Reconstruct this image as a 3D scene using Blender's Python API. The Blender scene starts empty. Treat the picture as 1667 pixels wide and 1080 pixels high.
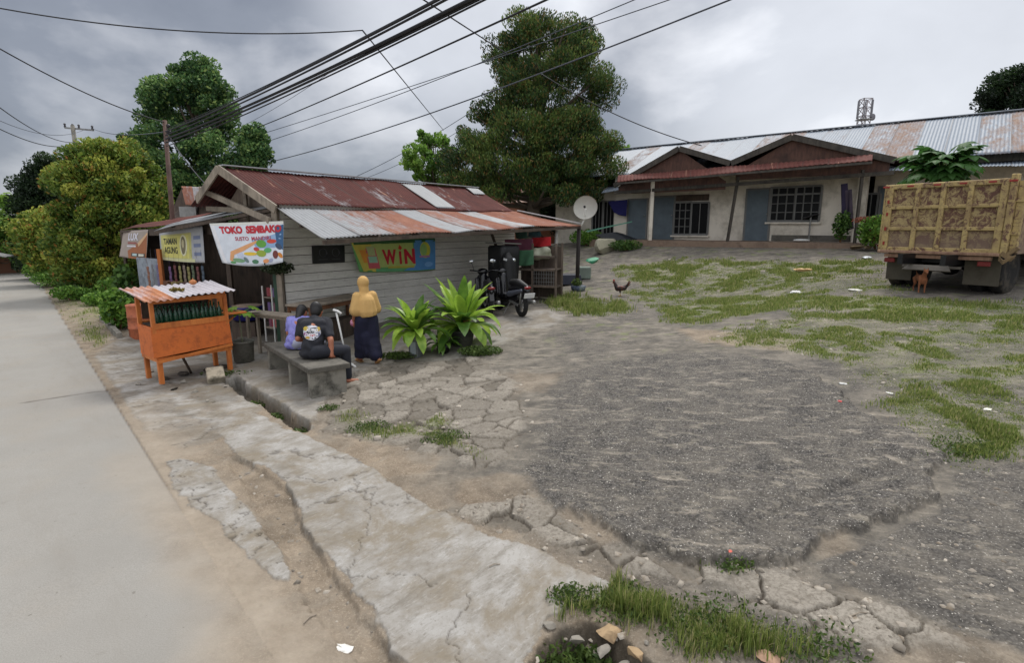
import bpy, bmesh, math, random
import numpy as np
from mathutils import Vector, Matrix
from mathutils.bvhtree import BVHTree
random.seed(7); RNG = np.random.default_rng(11)
SC = bpy.context.scene
COL = SC.collection
# ---------------------------------------------------------------- camera
F_PX = 900.0; W_PX = 1667.0
PITCH = math.atan(170/900.0); CP, SP = math.cos(PITCH), math.sin(PITCH)
CAM = Vector((0, 0, 2.5))
cd = bpy.data.cameras.new('camera'); cam = bpy.data.objects.new('camera', cd); COL.objects.link(cam)
cam.location = CAM; cam.rotation_euler = (math.pi/2-PITCH, 0, 0)
cd.sensor_width = 36; cd.lens = 36*F_PX/W_PX; cd.clip_end = 2000; cd.clip_start = .05
SC.camera = cam
# ---------------------------------------------------------------- world: overcast daylight
SUN_EL, SUN_AZ = 58.0, 15.0     # azimuth measured from +Y towards +X
wd = bpy.data.worlds.new('World'); SC.world = wd; wd.use_nodes = True
nt = wd.node_tree; nt.nodes.clear()
def N(t, **kw):
    n = nt.nodes.new(t)
    for k, v in kw.items(): setattr(n, k, v)
    return n
def Lk(a, b): nt.links.new(a, b)
wo = N('ShaderNodeOutputWorld'); bg = N('ShaderNodeBackground'); bg.inputs[1].default_value = .1
sky = N('ShaderNodeTexSky', sky_type='NISHITA', sun_disc=False, sun_elevation=math.radians(SUN_EL), sun_rotation=math.radians(SUN_AZ))
tc = N('ShaderNodeTexCoord')
mp = N('ShaderNodeMapping'); mp.inputs['Scale'].default_value = (1.0, 1.0, 1.5); mp.inputs['Location'].default_value = (.3, .1, .2)
n1 = N('ShaderNodeTexNoise'); n1.inputs['Scale'].default_value = 2.9; n1.inputs['Detail'].default_value = 7; n1.inputs['Roughness'].default_value = .52; n1.inputs['Distortion'].default_value = .15
Lk(tc.outputs['Generated'], mp.inputs[0]); Lk(mp.outputs[0], n1.inputs['Vector'])
cr = N('ShaderNodeValToRGB'); e = cr.color_ramp.elements
e[0].position = .36; e[0].color = (1.45, 1.6, 1.95, 1); e[1].position = .68; e[1].color = (4.5, 4.6, 4.9, 1)
m_ = e.new(.52); m_.color = (1.95, 2.12, 2.5, 1)
Lk(n1.outputs['Fac'], cr.inputs[0])
# veiled sun, thin cloud on the right and an added rear glow brighten the overcast
def glow(direction, lo, hi, strength):
    d = Vector(direction).normalized()
    vm = N('ShaderNodeVectorMath', operation='DOT_PRODUCT'); vm.inputs[1].default_value = d
    Lk(tc.outputs['Generated'], vm.inputs[0])
    mr = N('ShaderNodeMapRange', interpolation_type='SMOOTHERSTEP'); mr.inputs['From Min'].default_value = lo; mr.inputs['From Max'].default_value = hi
    mr.inputs['To Min'].default_value = 0; mr.inputs['To Max'].default_value = strength
    Lk(vm.outputs['Value'], mr.inputs[0]); return mr.outputs[0]
def skydir(px, py):
    u = (px-833.5)/F_PX; v = (540-py)/F_PX
    return (u, CP+v*SP, -SP+v*CP)
g1 = glow(skydir(760, -40), .955, 1.0, 3.0)
g2 = glow(skydir(1480, 170), .90, 1.0, 3.4)
g3 = glow((0.1, .2, 1), .45, 1.0, 9.5)
g4 = glow((-.1, -1, .45), .05, 1.0, 5.0)  # unseen glow added behind the camera to lift the walls facing it
ad = N('ShaderNodeMath', operation='ADD'); Lk(g1, ad.inputs[0]); Lk(g2, ad.inputs[1])
ad2 = N('ShaderNodeMath', operation='ADD'); Lk(ad.outputs[0], ad2.inputs[0]); Lk(g3, ad2.inputs[1])
ad3 = N('ShaderNodeMath', operation='ADD'); Lk(ad2.outputs[0], ad3.inputs[0]); Lk(g4, ad3.inputs[1]); ad2 = ad3
mul = N('ShaderNodeVectorMath', operation='ADD'); Lk(cr.outputs[0], mul.inputs[0]); Lk(ad2.outputs[0], mul.inputs[1])
mx = N('ShaderNodeMix', data_type='RGBA'); mx.inputs['Factor'].default_value = .93
Lk(sky.outputs[0], mx.inputs['A']); Lk(mul.outputs[0], mx.inputs['B']); Lk(mx.outputs['Result'], bg.inputs[0]); Lk(bg.outputs[0], wo.inputs[0])
sl = bpy.data.lights.new('sun', 'SUN'); sl.energy = 1.5; sl.angle = math.radians(15); sl.color = (1, .96, .9)
so = bpy.data.objects.new('sun', sl); COL.objects.link(so)
a_, e_ = math.radians(SUN_AZ), math.radians(SUN_EL)
so.rotation_euler = Vector((-math.sin(a_)*math.cos(e_), -math.cos(a_)*math.cos(e_), -math.sin(e_))).to_track_quat('-Z', 'Y').to_euler()
SC.view_settings.view_transform = 'Standard'; SC.view_settings.look = 'None'; SC.view_settings.exposure = .56; SC.view_settings.gamma = 1
SC.cycles.max_bounces = 6; SC.cycles.diffuse_bounces = 3; SC.cycles.transparent_max_bounces = 8
# ---------------------------------------------------------------- helpers: pixel -> place
def at(px, py, zd):
    u = (px-833.5)/F_PX; v = (540-py)/F_PX
    return CAM + zd*Vector((u, CP+v*SP, -SP+v*CP))
RD = np.array((-.669, .743)); SD = np.array((.743, .669))       # along the road (away), across it (to the right)
PA = np.array([(0, 0), (2.5, .0), (3.3, .04), (4.5, .13), (8.7, .47), (13, .64), (16, 1.12), (17.8, 1.48), (19, 1.73), (21, 1.85), (60, 1.9)])
PB = np.array([(0, 0), (1.2, 0), (3, .16), (5, .36), (8, .68), (13, 1.14), (16, 1.4), (19, 1.74), (21, 1.85), (60, 1.95)])
def sstep(a, b, x):
    t = np.clip((x-a)/(b-a), 0, 1); return t*t*(3-2*t)
def H0(x, y):
    x = np.asarray(x, float); y = np.asarray(y, float)
    s = x*SD[0]+y*SD[1]; t = x*RD[0]+y*RD[1]
    za = np.interp(s, PA[:, 0], PA[:, 1]); zb = np.interp(s, PB[:, 0], PB[:, 1])
    k = sstep(3, 8, t); z = zb*(1-k)+za*k
    return z*(1-.5*sstep(16, 30, t))
def hz(x, y): return float(H0(x, y))
def gp(px, py):
    """where the sight line through a pixel meets the ground"""
    d = (at(px, py, 1)-CAM); lo = .5; step = .05; z0 = lo
    while z0 < 120:
        p = CAM+d*z0
        if p.z < hz(p.x, p.y): break
        z0 += step; step *= 1.02
    a, b = z0-step, z0
    for _ in range(20):
        m = (a+b)/2; p = CAM+d*m
        if p.z < hz(p.x, p.y): b = m
        else: a = m
    p = CAM+d*b; return Vector((p.x, p.y, hz(p.x, p.y)))
# ---------------------------------------------------------------- numpy noise
def _h(ix, iy, seed):
    n = (ix.astype(np.int64)*374761393 + iy.astype(np.int64)*668265263 + seed*974711) & 0xFFFFFFFF
    n = ((n ^ (n >> 13))*1274126177) & 0xFFFFFFFF
    n = n ^ (n >> 16)
    return (n & 0xFFFFFF)/float(0xFFFFFF)
def vn(x, y, sc, seed=0):
    x = x*sc; y = y*sc; ix = np.floor(x); iy = np.floor(y); fx = x-ix; fy = y-iy
    fx = fx*fx*(3-2*fx); fy = fy*fy*(3-2*fy)
    a = _h(ix, iy, seed); b = _h(ix+1, iy, seed); c = _h(ix, iy+1, seed); d = _h(ix+1, iy+1, seed)
    return (a*(1-fx)+b*fx)*(1-fy)+(c*(1-fx)+d*fx)*fy
def fbm(x, y, sc, seed=0, o=4):
    s = 0; a = .5; t = 0
    for i in range(o):
        s = s+a*vn(x+i*17.3, y-i*9.1, sc, seed+i); t += a; sc *= 2.03; a *= .5
    return s/t
def worley(x, y, sc, seed=0):
    x = x*sc; y = y*sc; ix = np.floor(x); iy = np.floor(y)
    f1 = np.full(x.shape, 9.); f2 = f1.copy(); rid = np.zeros(x.shape)
    for i in (-1, 0, 1):
        for j in (-1, 0, 1):
            cx = ix+i; cy = iy+j
            d = np.hypot(cx+_h(cx, cy, seed)-x, cy+_h(cx, cy, seed+5)-y); r = _h(cx, cy, seed+9)
            m = d < f1; f2 = np.where(m, f1, np.minimum(f2, d)); rid = np.where(m, r, rid); f1 = np.where(m, d, f1)
    return f1, f2, rid
def sdpoly(x, y, poly):
    """signed distance, positive inside"""
    P = np.array(poly); best = np.full(x.shape, 1e9); ins = np.zeros(x.shape, bool)
    for i in range(len(P)):
        a = P[i]; b = P[(i+1) % len(P)]; e = b-a; L = e@e+1e-12
        t = np.clip(((x-a[0])*e[0]+(y-a[1])*e[1])/L, 0, 1)
        best = np.minimum(best, np.hypot(x-a[0]-t*e[0], y-a[1]-t*e[1]))
        c = ((a[1] > y) != (b[1] > y)) & (x < (b[0]-a[0])*(y-a[1])/((b[1]-a[1]) if b[1] != a[1] else 1e-9)+a[0])
        ins ^= c
    return np.where(ins, best, -best)
def gpoly(pts): return [tuple(gp(*p)[:2]) for p in pts]
# ---------------------------------------------------------------- objects
def link(name, me, parent=None, mat=None, smooth=False):
    o = bpy.data.objects.new(name, me); COL.objects.link(o)
    if mat is not None and not me.materials: me.materials.append(mat)
    if parent is not None: o.parent = parent; o.matrix_parent_inverse = parent.matrix_basis.inverted()
    if smooth and len(me.polygons): me.polygons.foreach_set('use_smooth', [True]*len(me.polygons))
    return o
def tag(o, label=None, cat=None, group=None, kind=None):
    if label: o['label'] = label
    if cat: o['category'] = cat
    if group: o['group'] = group
    if kind: o['kind'] = kind
    return o
def thing(name, label, cat, loc=(0, 0, 0), rz=0, group=None):
    o = bpy.data.objects.new(name, None); COL.objects.link(o); o.empty_display_size = .2
    o.location = loc; o.rotation_euler = (0, 0, rz); bpy_update(o)
    return tag(o, label, cat, group)
def bpy_update(o): o.matrix_basis = Matrix.LocRotScale(o.location, o.rotation_euler, o.scale)
def child(name, me, parent, mat, smooth=False):
    """part given in the parent's local frame"""
    o = bpy.data.objects.new(name, me); COL.objects.link(o); o.parent = parent
    if mat is not None and not me.materials: me.materials.append(mat)
    if smooth and len(me.polygons): me.polygons.foreach_set('use_smooth', [True]*len(me.polygons))
    return o
def meshpy(name, verts, faces):
    me = bpy.data.meshes.new(name); me.from_pydata([tuple(v) for v in verts], [], faces); me.update(); return me
def meshnp(name, V, Fq, cols=None, cname='tint'):
    """V (n,3), Fq (m,k) fast; cols per-vertex (n,4)"""
    me = bpy.data.meshes.new(name); V = np.asarray(V, np.float32); Fq = np.asarray(Fq, np.int32); k = Fq.shape[1]
    me.vertices.add(len(V)); me.vertices.foreach_set('co', V.ravel())
    me.loops.add(Fq.size); me.loops.foreach_set('vertex_index', Fq.ravel())
    me.polygons.add(len(Fq)); me.polygons.foreach_set('loop_start', np.arange(0, Fq.size, k, dtype=np.int32))
    me.update(calc_edges=True)
    if cols is not None:
        for nm, c in (cols.items() if isinstance(cols, dict) else {cname: cols}.items()):
            a = me.color_attributes.new(nm, 'FLOAT_COLOR', 'POINT'); a.data.foreach_set('color', np.asarray(c, np.float32).ravel())
    return me
class MB:
    """collects shapes in one local frame and turns them into ONE mesh"""
    def __init__(s): s.bm = bmesh.new()
    def box(s, c, d, rz=0, rx=0, ry=0, bev=0):
        m = Matrix.Translation(c) @ Matrix.Rotation(rz, 4, 'Z') @ Matrix.Rotation(ry, 4, 'Y') @ Matrix.Rotation(rx, 4, 'X') @ Matrix.Diagonal((*d, 1))
        g = bmesh.ops.create_cube(s.bm, size=1, matrix=m)
        if bev:
            es = list({e for v in g['verts'] for e in v.link_edges})
            bmesh.ops.bevel(s.bm, geom=es, offset=bev, segments=1, affect='EDGES')
        return s
    def bar(s, p0, p1, w, h=None, up=(0, 0, 1)):
        """rectangular bar between two points"""
        p0 = Vector(p0); p1 = Vector(p1); h = h or w; d = (p1-p0); L = d.length; d.normalize(); up = Vector(up)
        if abs(d.dot(up)) > .98: up = Vector((0, 1, 0))
        x = d.cross(up).normalized(); z = x.cross(d)
        m = Matrix((x, d, z)).transposed().to_4x4(); m.translation = (p0+p1)/2
        bmesh.ops.create_cube(s.bm, size=1, matrix=m @ Matrix.Diagonal((w, L, h, 1))); return s
    def tube(s, pts, r, n=8, cap=True):
        pts = [Vector(p) for p in pts]; rs = r if isinstance(r, (list, tuple)) else [r]*len(pts); rings = []
        prev = None
        for i, p in enumerate(pts):
            d = ((pts[min(i+1, len(pts)-1)]-pts[max(i-1, 0)])).normalized()
            a = prev if prev is not None and abs(prev.dot(d)) < .95 else (Vector((0, 0, 1)) if abs(d.z) < .9 else Vector((1, 0, 0)))
            x = (a-d*a.dot(d)).normalized(); prev = x; y = d.cross(x)
            rings.append([s.bm.verts.new(p+x*math.cos(k*2*math.pi/n)*rs[i]+y*math.sin(k*2*math.pi/n)*rs[i]) for k in range(n)])
        for A, B in zip(rings, rings[1:]):
            for k in range(n): s.bm.faces.new((A[k], A[(k+1) % n], B[(k+1) % n], B[k]))
        if cap: s.bm.faces.new(rings[0][::-1]); s.bm.faces.new(rings[-1])
        return s
    def lathe(s, c, prof, n=20, axis='Z', rot=None):
        m = Matrix.Translation(c) @ (rot.to_4x4() if rot is not None else Matrix.Identity(4))
        rings = [[s.bm.verts.new(m @ Vector((r*math.cos(k*2*math.pi/n), r*math.sin(k*2*math.pi/n), z))) for k in range(n)] for r, z in prof]
        for A, B in zip(rings, rings[1:]):
            for k in range(n): s.bm.faces.new((A[k], A[(k+1) % n], B[(k+1) % n], B[k]))
        s.bm.faces.new(rings[0][::-1]); s.bm.faces.new(rings[-1]); return s
    def ell(s, c, r, u=12, v=8, rot=None):
        m = Matrix.Translation(c) @ (rot.to_4x4() if rot is not None else Matrix.Identity(4)) @ Matrix.Diagonal((*(r if hasattr(r, '__len__') else (r, r, r)), 1))
        bmesh.ops.create_uvsphere(s.bm, u_segments=u, v_segments=v, radius=1, matrix=m); return s
    def prism(s, pts, vec):
        """planar outline (3D points) extruded by vec"""
        A = [s.bm.verts.new(Vector(p)) for p in pts]; B = [s.bm.verts.new(Vector(p)+Vector(vec)) for p in pts]; n = len(A)
        s.bm.faces.new(A[::-1]); s.bm.faces.new(B)
        for k in range(n): s.bm.faces.new((A[k], A[(k+1) % n], B[(k+1) % n], B[k]))
        return s
    def quad(s, *p):
        s.bm.faces.new([s.bm.verts.new(Vector(q)) for q in p]); return s
    def torus(s, c, R, r, rot=None, n=28, k=8):
        m = Matrix.Translation(c) @ (rot.to_4x4() if rot is not None else Matrix.Identity(4)); rings = []
        for i in range(n):
            a = i*2*math.pi/n
            rings.append([s.bm.verts.new(m @ Vector(((R+r*math.cos(b))*math.cos(a), (R+r*math.cos(b))*math.sin(a), r*math.sin(b)))) for b in [j*2*math.pi/k for j in range(k)]])
        for i in range(n):
            A, B = rings[i], rings[(i+1) % n]
            for j in range(k): s.bm.faces.new((A[j], B[j], B[(j+1) % k], A[(j+1) % k]))
        return s
    def mesh(s, name='m', fix=True):
        if fix: bmesh.ops.recalc_face_normals(s.bm, faces=s.bm.faces)
        me = bpy.data.meshes.new(name); s.bm.to_mesh(me); s.bm.free(); return me
    def build(s, name, mat, parent=None, smooth=False, local=True):
        me = s.mesh(name)
        return child(name, me, parent, mat, smooth) if parent is not None else link(name, me, None, mat, smooth)
def smooth_mesh(mb, voxel=.012, it=4, name='m'):
    """weld overlapping tapered limbs into one continuous surface"""
    me = mb.mesh(name, True); o = bpy.data.objects.new('tmp', me); COL.objects.link(o)
    r = o.modifiers.new('r', 'REMESH'); r.mode = 'VOXEL'; r.voxel_size = voxel; r.use_smooth_shade = True
    sm = o.modifiers.new('s', 'SMOOTH'); sm.iterations = it; sm.factor = .5
    dg = bpy.context.evaluated_depsgraph_get(); dg.update()
    new = bpy.data.meshes.new_from_object(o.evaluated_get(dg)); bpy.data.objects.remove(o); new.name = name
    return new
def cap(mb, p0, r0, p1, r1, n=14):
    """tapered limb with round ends"""
    p0 = Vector(p0); p1 = Vector(p1); mb.ell(p0, r0, n, 8); mb.ell(p1, r1, n, 8)
    mb.tube([p0, p1], [r0, r1], n); return mb
def copy_tree(o, parent=None):
    c = o.copy(); COL.objects.link(c)
    if parent is not None: c.parent = parent
    for ch in o.children: copy_tree(ch, c)
    return c
# ---------------------------------------------------------------- materials
def srgb(r, g, b): return tuple(((c/255)/12.92 if c/255 <= .04045 else ((c/255+.055)/1.055)**2.4) for c in (r, g, b))+(1,)
class NT:
    def __init__(s, name):
        s.m = bpy.data.materials.new(name); s.m.use_nodes = True; s.t = s.m.node_tree; s.t.nodes.clear()
        s.out = s.n('ShaderNodeOutputMaterial'); s.p = s.n('ShaderNodeBsdfPrincipled'); s.l(s.p.outputs[0], s.out.inputs[0])
        s.tc = s.n('ShaderNodeTexCoord').outputs['Object']
    def n(s, t, **kw):
        n = s.t.nodes.new(t)
        for k, v in kw.items(): setattr(n, k, v)
        return n
    def l(s, a, b): s.t.links.new(a, b)
    def _i(s, sock, v):
        if hasattr(v, 'is_linked') or hasattr(v, 'links'): s.l(v, sock)
        else: sock.default_value = v
    def noise(s, scale, detail=4, rough=.55, vec=None, dist=0, stretch=None, rot=0):
        v = vec or s.tc
        if stretch:
            mp = s.n('ShaderNodeMapping', vector_type='TEXTURE' if rot else 'POINT'); mp.inputs['Scale'].default_value = tuple(1/q for q in stretch) if rot else stretch; mp.inputs['Rotation'].default_value = (0, 0, rot); s.l(v, mp.inputs[0]); v = mp.outputs[0]
        n = s.n('ShaderNodeTexNoise'); n.inputs['Scale'].default_value = scale; n.inputs['Detail'].default_value = detail
        n.inputs['Roughness'].default_value = rough; n.inputs['Distortion'].default_value = dist; s.l(v, n.inputs['Vector']); return n.outputs['Fac']
    def vor(s, scale, feat='F1', vec=None, out='Distance', rnd=1):
        n = s.n('ShaderNodeTexVoronoi', feature=feat); n.inputs['Scale'].default_value = scale; n.inputs['Randomness'].default_value = rnd
        s.l(vec or s.tc, n.inputs['Vector']); return n.outputs[out]
    def ramp(s, fac, a, b, c0=None, c1=None):
        """without colours: a 0-1 mask"""
        if c0 is None:
            n = s.n('ShaderNodeMapRange'); n.inputs['From Min'].default_value = a; n.inputs['From Max'].default_value = b; s._i(n.inputs[0], fac); return n.outputs[0]
        n = s.n('ShaderNodeValToRGB'); e = n.color_ramp.elements; e[0].position = a; e[0].color = c0; e[1].position = b; e[1].color = c1
        s._i(n.inputs[0], fac); return n.outputs[0]
    def mix(s, f, a, b, mode='MIX'):
        n = s.n('ShaderNodeMix', data_type='RGBA', blend_type=mode); s._i(n.inputs['Factor'], f); s._i(n.inputs['A'], a); s._i(n.inputs['B'], b); return n.outputs['Result']
    def math(s, op, a, b=0, cl=False):
        n = s.n('ShaderNodeMath', operation=op, use_clamp=cl); s._i(n.inputs[0], a); s._i(n.inputs[1], b); return n.outputs[0]
    def attr(s, name, out='Color'):
        n = s.n('ShaderNodeAttribute', attribute_name=name); return n.outputs[out]
    def sep(s, c):
        n = s.n('ShaderNodeSeparateColor'); s.l(c, n.inputs[0]); return n.outputs
    def bump(s, h, dist=.01, strength=1, nrm=None):
        n = s.n('ShaderNodeBump'); n.inputs['Distance'].default_value = dist; n.inputs['Strength'].default_value = strength; s.l(h, n.inputs['Height'])
        if nrm is not None: s.l(nrm, n.inputs['Normal'])
        return n.outputs[0]
    def fin(s, col, rough=.8, nrm=None, metal=0, spec=None):
        s._i(s.p.inputs['Base Color'], col); s._i(s.p.inputs['Roughness'], rough); s._i(s.p.inputs['Metallic'], metal)
        if spec is not None: s.p.inputs['Specular IOR Level'].default_value = spec
        if nrm is not None: s.l(nrm, s.p.inputs['Normal'])
        return s.m
def plain(name, rgb, rough=.7, var=.25, scale=6, metal=0, bump=.002, dirt=None, dsc=3, spec=None, stretch=None):
    """a painted / cloth / stone surface: uneven tone, optional dirt patches, fine bump"""
    t = NT(name); c = srgb(*rgb); d = tuple(x*(1-var) for x in c[:3])+(1,); l_ = tuple(min(1, x*(1+var*.6)) for x in c[:3])+(1,)
    f = t.noise(scale, 6, .65, stretch=stretch); col = t.ramp(f, .3, .7, d, l_)
    if dirt: col = t.mix(t.ramp(t.noise(dsc, 7, .7, stretch=stretch), .48, .68), col, srgb(*dirt))
    nr = t.bump(t.noise(scale*9, 4), bump, .6) if bump else None
    return t.fin(col, rough, nr, metal, spec)
def wood(name, rgb, rgb2, axis=(1, 1, .12), rough=.8):
    t = NT(name); f = t.noise(14, 6, .7, stretch=tuple(axis)); c = t.ramp(f, .3, .7, srgb(*rgb), srgb(*rgb2))
    c = t.mix(t.ramp(t.noise(2.3, 5), .5, .75), c, tuple(x*.55 for x in srgb(*rgb)[:3])+(1,)); return t.fin(c, rough, t.bump(f, .004, .6))
# ================================================================ ground
Z = {k: gpoly(v) for k, v in dict(
    apron=[(352, 690), (400, 662), (450, 690), (500, 712), (560, 735), (640, 790), (700, 828), (790, 868), (870, 890), (950, 925), (1003, 958), (975, 975), (925, 990), (893, 1012), (870, 1050), (835, 1100), (700, 1120), (650, 1070), (600, 1000), (540, 920), (493, 850), (478, 800), (430, 765), (375, 738)],
    shoulder=[(150, 578), (212, 548), (260, 552), (380, 590), (440, 660), (400, 700), (350, 720), (290, 735), (232, 700), (185, 635)],
    strip=[(268, 752), (300, 745), (345, 762), (385, 800), (420, 850), (470, 900), (480, 955), (440, 945), (395, 905), (350, 850), (310, 830), (285, 795)],
    trench=[(368, 738), (440, 764), (478, 800), (493, 850), (540, 920), (600, 1000), (660, 1090), (600, 1110), (540, 1040), (490, 985), (475, 930), (430, 860), (392, 800)],
    patch=[(868, 652), (895, 612), (960, 588), (1060, 572), (1170, 568), (1280, 590), (1345, 625), (1400, 672), (1530, 742), (1530, 790), (1515, 825), (1400, 870), (1290, 915), (1180, 918), (1090, 912), (1000, 880), (900, 838), (850, 800), (815, 770), (845, 720)],
    patch2=[(1300, 925), (1520, 832), (1548, 775), (1667, 745), (1900, 760), (1900, 1100), (1667, 1075), (1500, 1010), (1380, 960)],
    slabs=[(520, 655), (570, 610), (650, 590), (780, 580), (860, 625), (868, 700), (820, 760), (740, 770), (640, 730), (520, 705)],
    slabs2=[(700, 830), (860, 800), (1000, 885), (1180, 925), (1300, 920), (1500, 1010), (1667, 1080), (1500, 1090), (1300, 1040), (1130, 960), (1000, 950), (870, 888), (790, 865)],
    plat=[(385, 560), (470, 500), (640, 490), (720, 560), (640, 590), (560, 615), (505, 700), (372, 615)],
    smooth=[(640, 585), (700, 560), (800, 515), (900, 500), (930, 518), (870, 545), (810, 570), (720, 600)],
    orange=[(1090, 532), (1230, 545), (1330, 560), (1280, 573), (1130, 562)],
    g13=[(880, 990), (915, 958), (985, 955), (1015, 985), (1000, 1010), (955, 1000), (925, 1012), (895, 1030)],
    g14=[(66, 472), (100, 462), (235, 478), (235, 520), (165, 530), (190, 560), (150, 580), (110, 540)],
    under=[(238, 612), (262, 598), (372, 588), (408, 625), (392, 655), (330, 662), (262, 640)],  # dark earth under the cart, its shadow put into the colour too
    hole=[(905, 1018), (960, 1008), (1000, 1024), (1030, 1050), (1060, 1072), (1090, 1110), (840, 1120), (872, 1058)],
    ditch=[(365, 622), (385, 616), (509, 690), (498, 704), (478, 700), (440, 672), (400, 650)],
    verge=[(60, 470), (78, 455), (240, 470), (250, 545), (160, 580), (110, 535)],
    g1=[(1060, 502), (1150, 488), (1400, 480), (1560, 488), (1667, 492), (1740, 500), (1700, 535), (1450, 527), (1300, 502), (1180, 522), (1080, 532)],
    g2=[(985, 436), (1100, 420), (1440, 423), (1440, 446), (1250, 462), (1180, 478), (1080, 475), (1000, 455)],
    g3=[(870, 495), (925, 478), (1010, 492), (1050, 508), (980, 518), (900, 510)],
    g4=[(1400, 640), (1540, 625), (1660, 630), (1760, 690), (1740, 755), (1560, 775), (1495, 728), (1430, 680)],
    g5=[(1345, 602), (1430, 600), (1445, 622), (1380, 640), (1350, 625)],
    g6=[(905, 962), (985, 932), (1040, 945), (1130, 955), (1200, 1000), (1330, 1045), (1440, 1075), (1300, 1100), (1120, 1090), (1020, 1030), (975, 1005), (935, 1005)],
    g7=[(540, 672), (600, 660), (640, 690), (735, 668), (760, 720), (800, 752), (735, 745), (660, 715), (600, 722), (545, 705)],
    g8=[(380, 628), (420, 645), (503, 690), (495, 702), (440, 672), (395, 645)],
    g9=[(120, 542), (175, 530), (200, 556), (158, 577)],
    g10=[(1120, 556), (1300, 505), (1500, 515), (1740, 520), (1800, 650), (1420, 640), (1340, 590)],
    g11=[(1000, 470), (1300, 450), (1460, 452), (1480, 480), (1200, 490), (1040, 500)],
    g12=[(1120, 915), (1190, 905), (1260, 930), (1200, 950), (1150, 940)],
).items()}
Z['hole'] = [tuple(p) for p in Z['hole']]
def zones(x, y):
    """material weights and the height offset at ground points; shared by the ground mesh and by what grows on it"""
    wob = (fbm(x, y, 3.1, 3, 4)-.5)*.34 + (fbm(x, y, 17, 8, 3)-.5)*.10+(vn(x, y, 60, 9)-.5)*.05
    D = {k: sdpoly(x, y, Z[k])+wob*(.9 if k in ('slabs', 'slabs2', 'verge', 'g14', 'g10', 'g11', 'g1', 'g2', 'g4', 'smooth', 'plat', 'orange', 'patch', 'g6', 'g7', 'g13') else .38) for k in Z}
    s = x*SD[0]+y*SD[1]; t = x*RD[0]+y*RD[1]
    W = {}
    W['road'] = s < .86
    st = lambda k, w=.03: sstep(0, w, D[k])
    dz = np.zeros_like(x)
    # pavement pieces
    ke = sstep(4.2, 2.2, t); W['patch'] = st('patch', .04*ke+.32*(1-ke)+.01); W['patch2'] = st('patch2', .05)
    W['apron'] = st('apron', .02); W['strip'] = st('strip', .02)*(D['trench'] < 0); W['shoulder'] = st('shoulder', .08)*(1-W['apron'])
    W['trench'] = st('trench', .05)*(1-W['apron']); W['hole'] = st('hole', .04); W['ditch'] = st('ditch', .03)
    W['plat'] = st('plat', .05)*(1-W['ditch']); W['smooth'] = st('smooth', .25); W['orange'] = st('orange', .2)
    sl = np.maximum(st('slabs', .2), st('slabs2', .15)); W['slabs'] = sl*(1-W['patch'])*(1-W['apron'])*(1-W['hole'])
    W['verge'] = st('verge', .2)
    # broken slabs: cells sunk at their joints
    wx = x+(fbm(x, y, 5, 21, 3)-.5)*.14; wy = y+(fbm(x, y, 5, 31, 3)-.5)*.14
    f1, f2, rid = worley(wx, wy, 2.9, 2); edge = f2-f1
    u1, u2, ru = worley(wx+2, wy, 9.5, 3); fedge = np.clip(1-(u2-u1)/.09, 0, 1); lost = rid < .30+.25*(fbm(x, y, 1.7, 4, 2)-.5)
    slab_h = np.where(lost, -.014+.012*fbm(x, y, 22, 5, 3)+.012*ru*(ru > .5), .02*rid+.01+.004*fbm(x, y, 18, 6, 3)-.004*fedge)*sstep(.0, .06, edge)-.01*(1-sstep(.0, .06, edge))
    dz += W['slabs']*slab_h
    # big cracks through the concrete
    c1, c2, _ = worley(x+(fbm(x, y, 4, 41, 4)-.5)*.5, y+(fbm(x, y, 4, 51, 4)-.5)*.5, .9, 12); crk = np.clip(1-(c2-c1)/.022, 0, 1)*(fbm(x, y, 1.1, 61, 2) > .44)
    c3, c4, _ = worley(x+(fbm(x, y, 9, 42, 3)-.5)*.2, y+(fbm(x, y, 9, 52, 3)-.5)*.2, 3.2, 15); crk2 = np.clip(1-(c4-c3)/.05, 0, 1)
    conc = np.clip(W['apron']+W['strip']+W['shoulder'], 0, 1)
    scrk = W['slabs']*np.clip((1-sstep(.0, .09, edge))*1.0+fedge*.45*(fbm(x, y, 1.3, 33, 2) > .45), 0, 1)
    crack = np.clip(scrk+crk*np.clip(W['apron']+W['shoulder'], 0, 1)*.8+crk2*W['strip'], 0, 1)
    dz += conc*.012-crack*.014*(1-W['slabs']*.5)
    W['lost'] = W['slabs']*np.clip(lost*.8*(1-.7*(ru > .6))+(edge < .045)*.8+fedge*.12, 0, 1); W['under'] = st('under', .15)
    dz -= W['trench']*(.035+.04*(fbm(x, y, 5, 71, 4)-.3))
    # gravelly asphalt, thick at its torn edge
    g1_, g2_, gr = worley(x, y, 26, 7); peb = np.clip(.62-g1_, 0, 1)*(gr > .25)
    h1_, h2_, hr = worley(x+3, y, 47, 17); peb2 = np.clip(.6-h1_, 0, 1)*(hr > .3)
    dz += W['patch']*ke*(.04+.02*sstep(.0, .5, .5-D['patch'])) + W['patch']*(peb*(.009+.012*ke*sstep(1.2, .1, D['patch']))+peb2*.006)
    # two shallow ruts run across the lower right of the patch
    for (a, b, wd_, dp) in (((1110, 905), (1540, 735), .07, .03), ((1180, 870), (1500, 745), .05, .018)):
        A = np.array(gp(*a)[:2]); B = np.array(gp(*b)[:2]); e = B-A; L = np.hypot(*e); q = ((x-A[0])*e[0]+(y-A[1])*e[1])/L; d = np.abs((x-A[0])*e[1]-(y-A[1])*e[0])/L
        dz -= W['patch']*np.exp(-(d/wd_)**2)*dp*sstep(0, .3, q)*sstep(L+.2, L-.3, q)
    dz += W['patch2']*(.012+peb*.006)
    rest = np.clip(1-W['patch']-W['patch2']-conc-W['trench']-W['plat']-W['smooth'], 0, 1)*(~W['road'])
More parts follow.
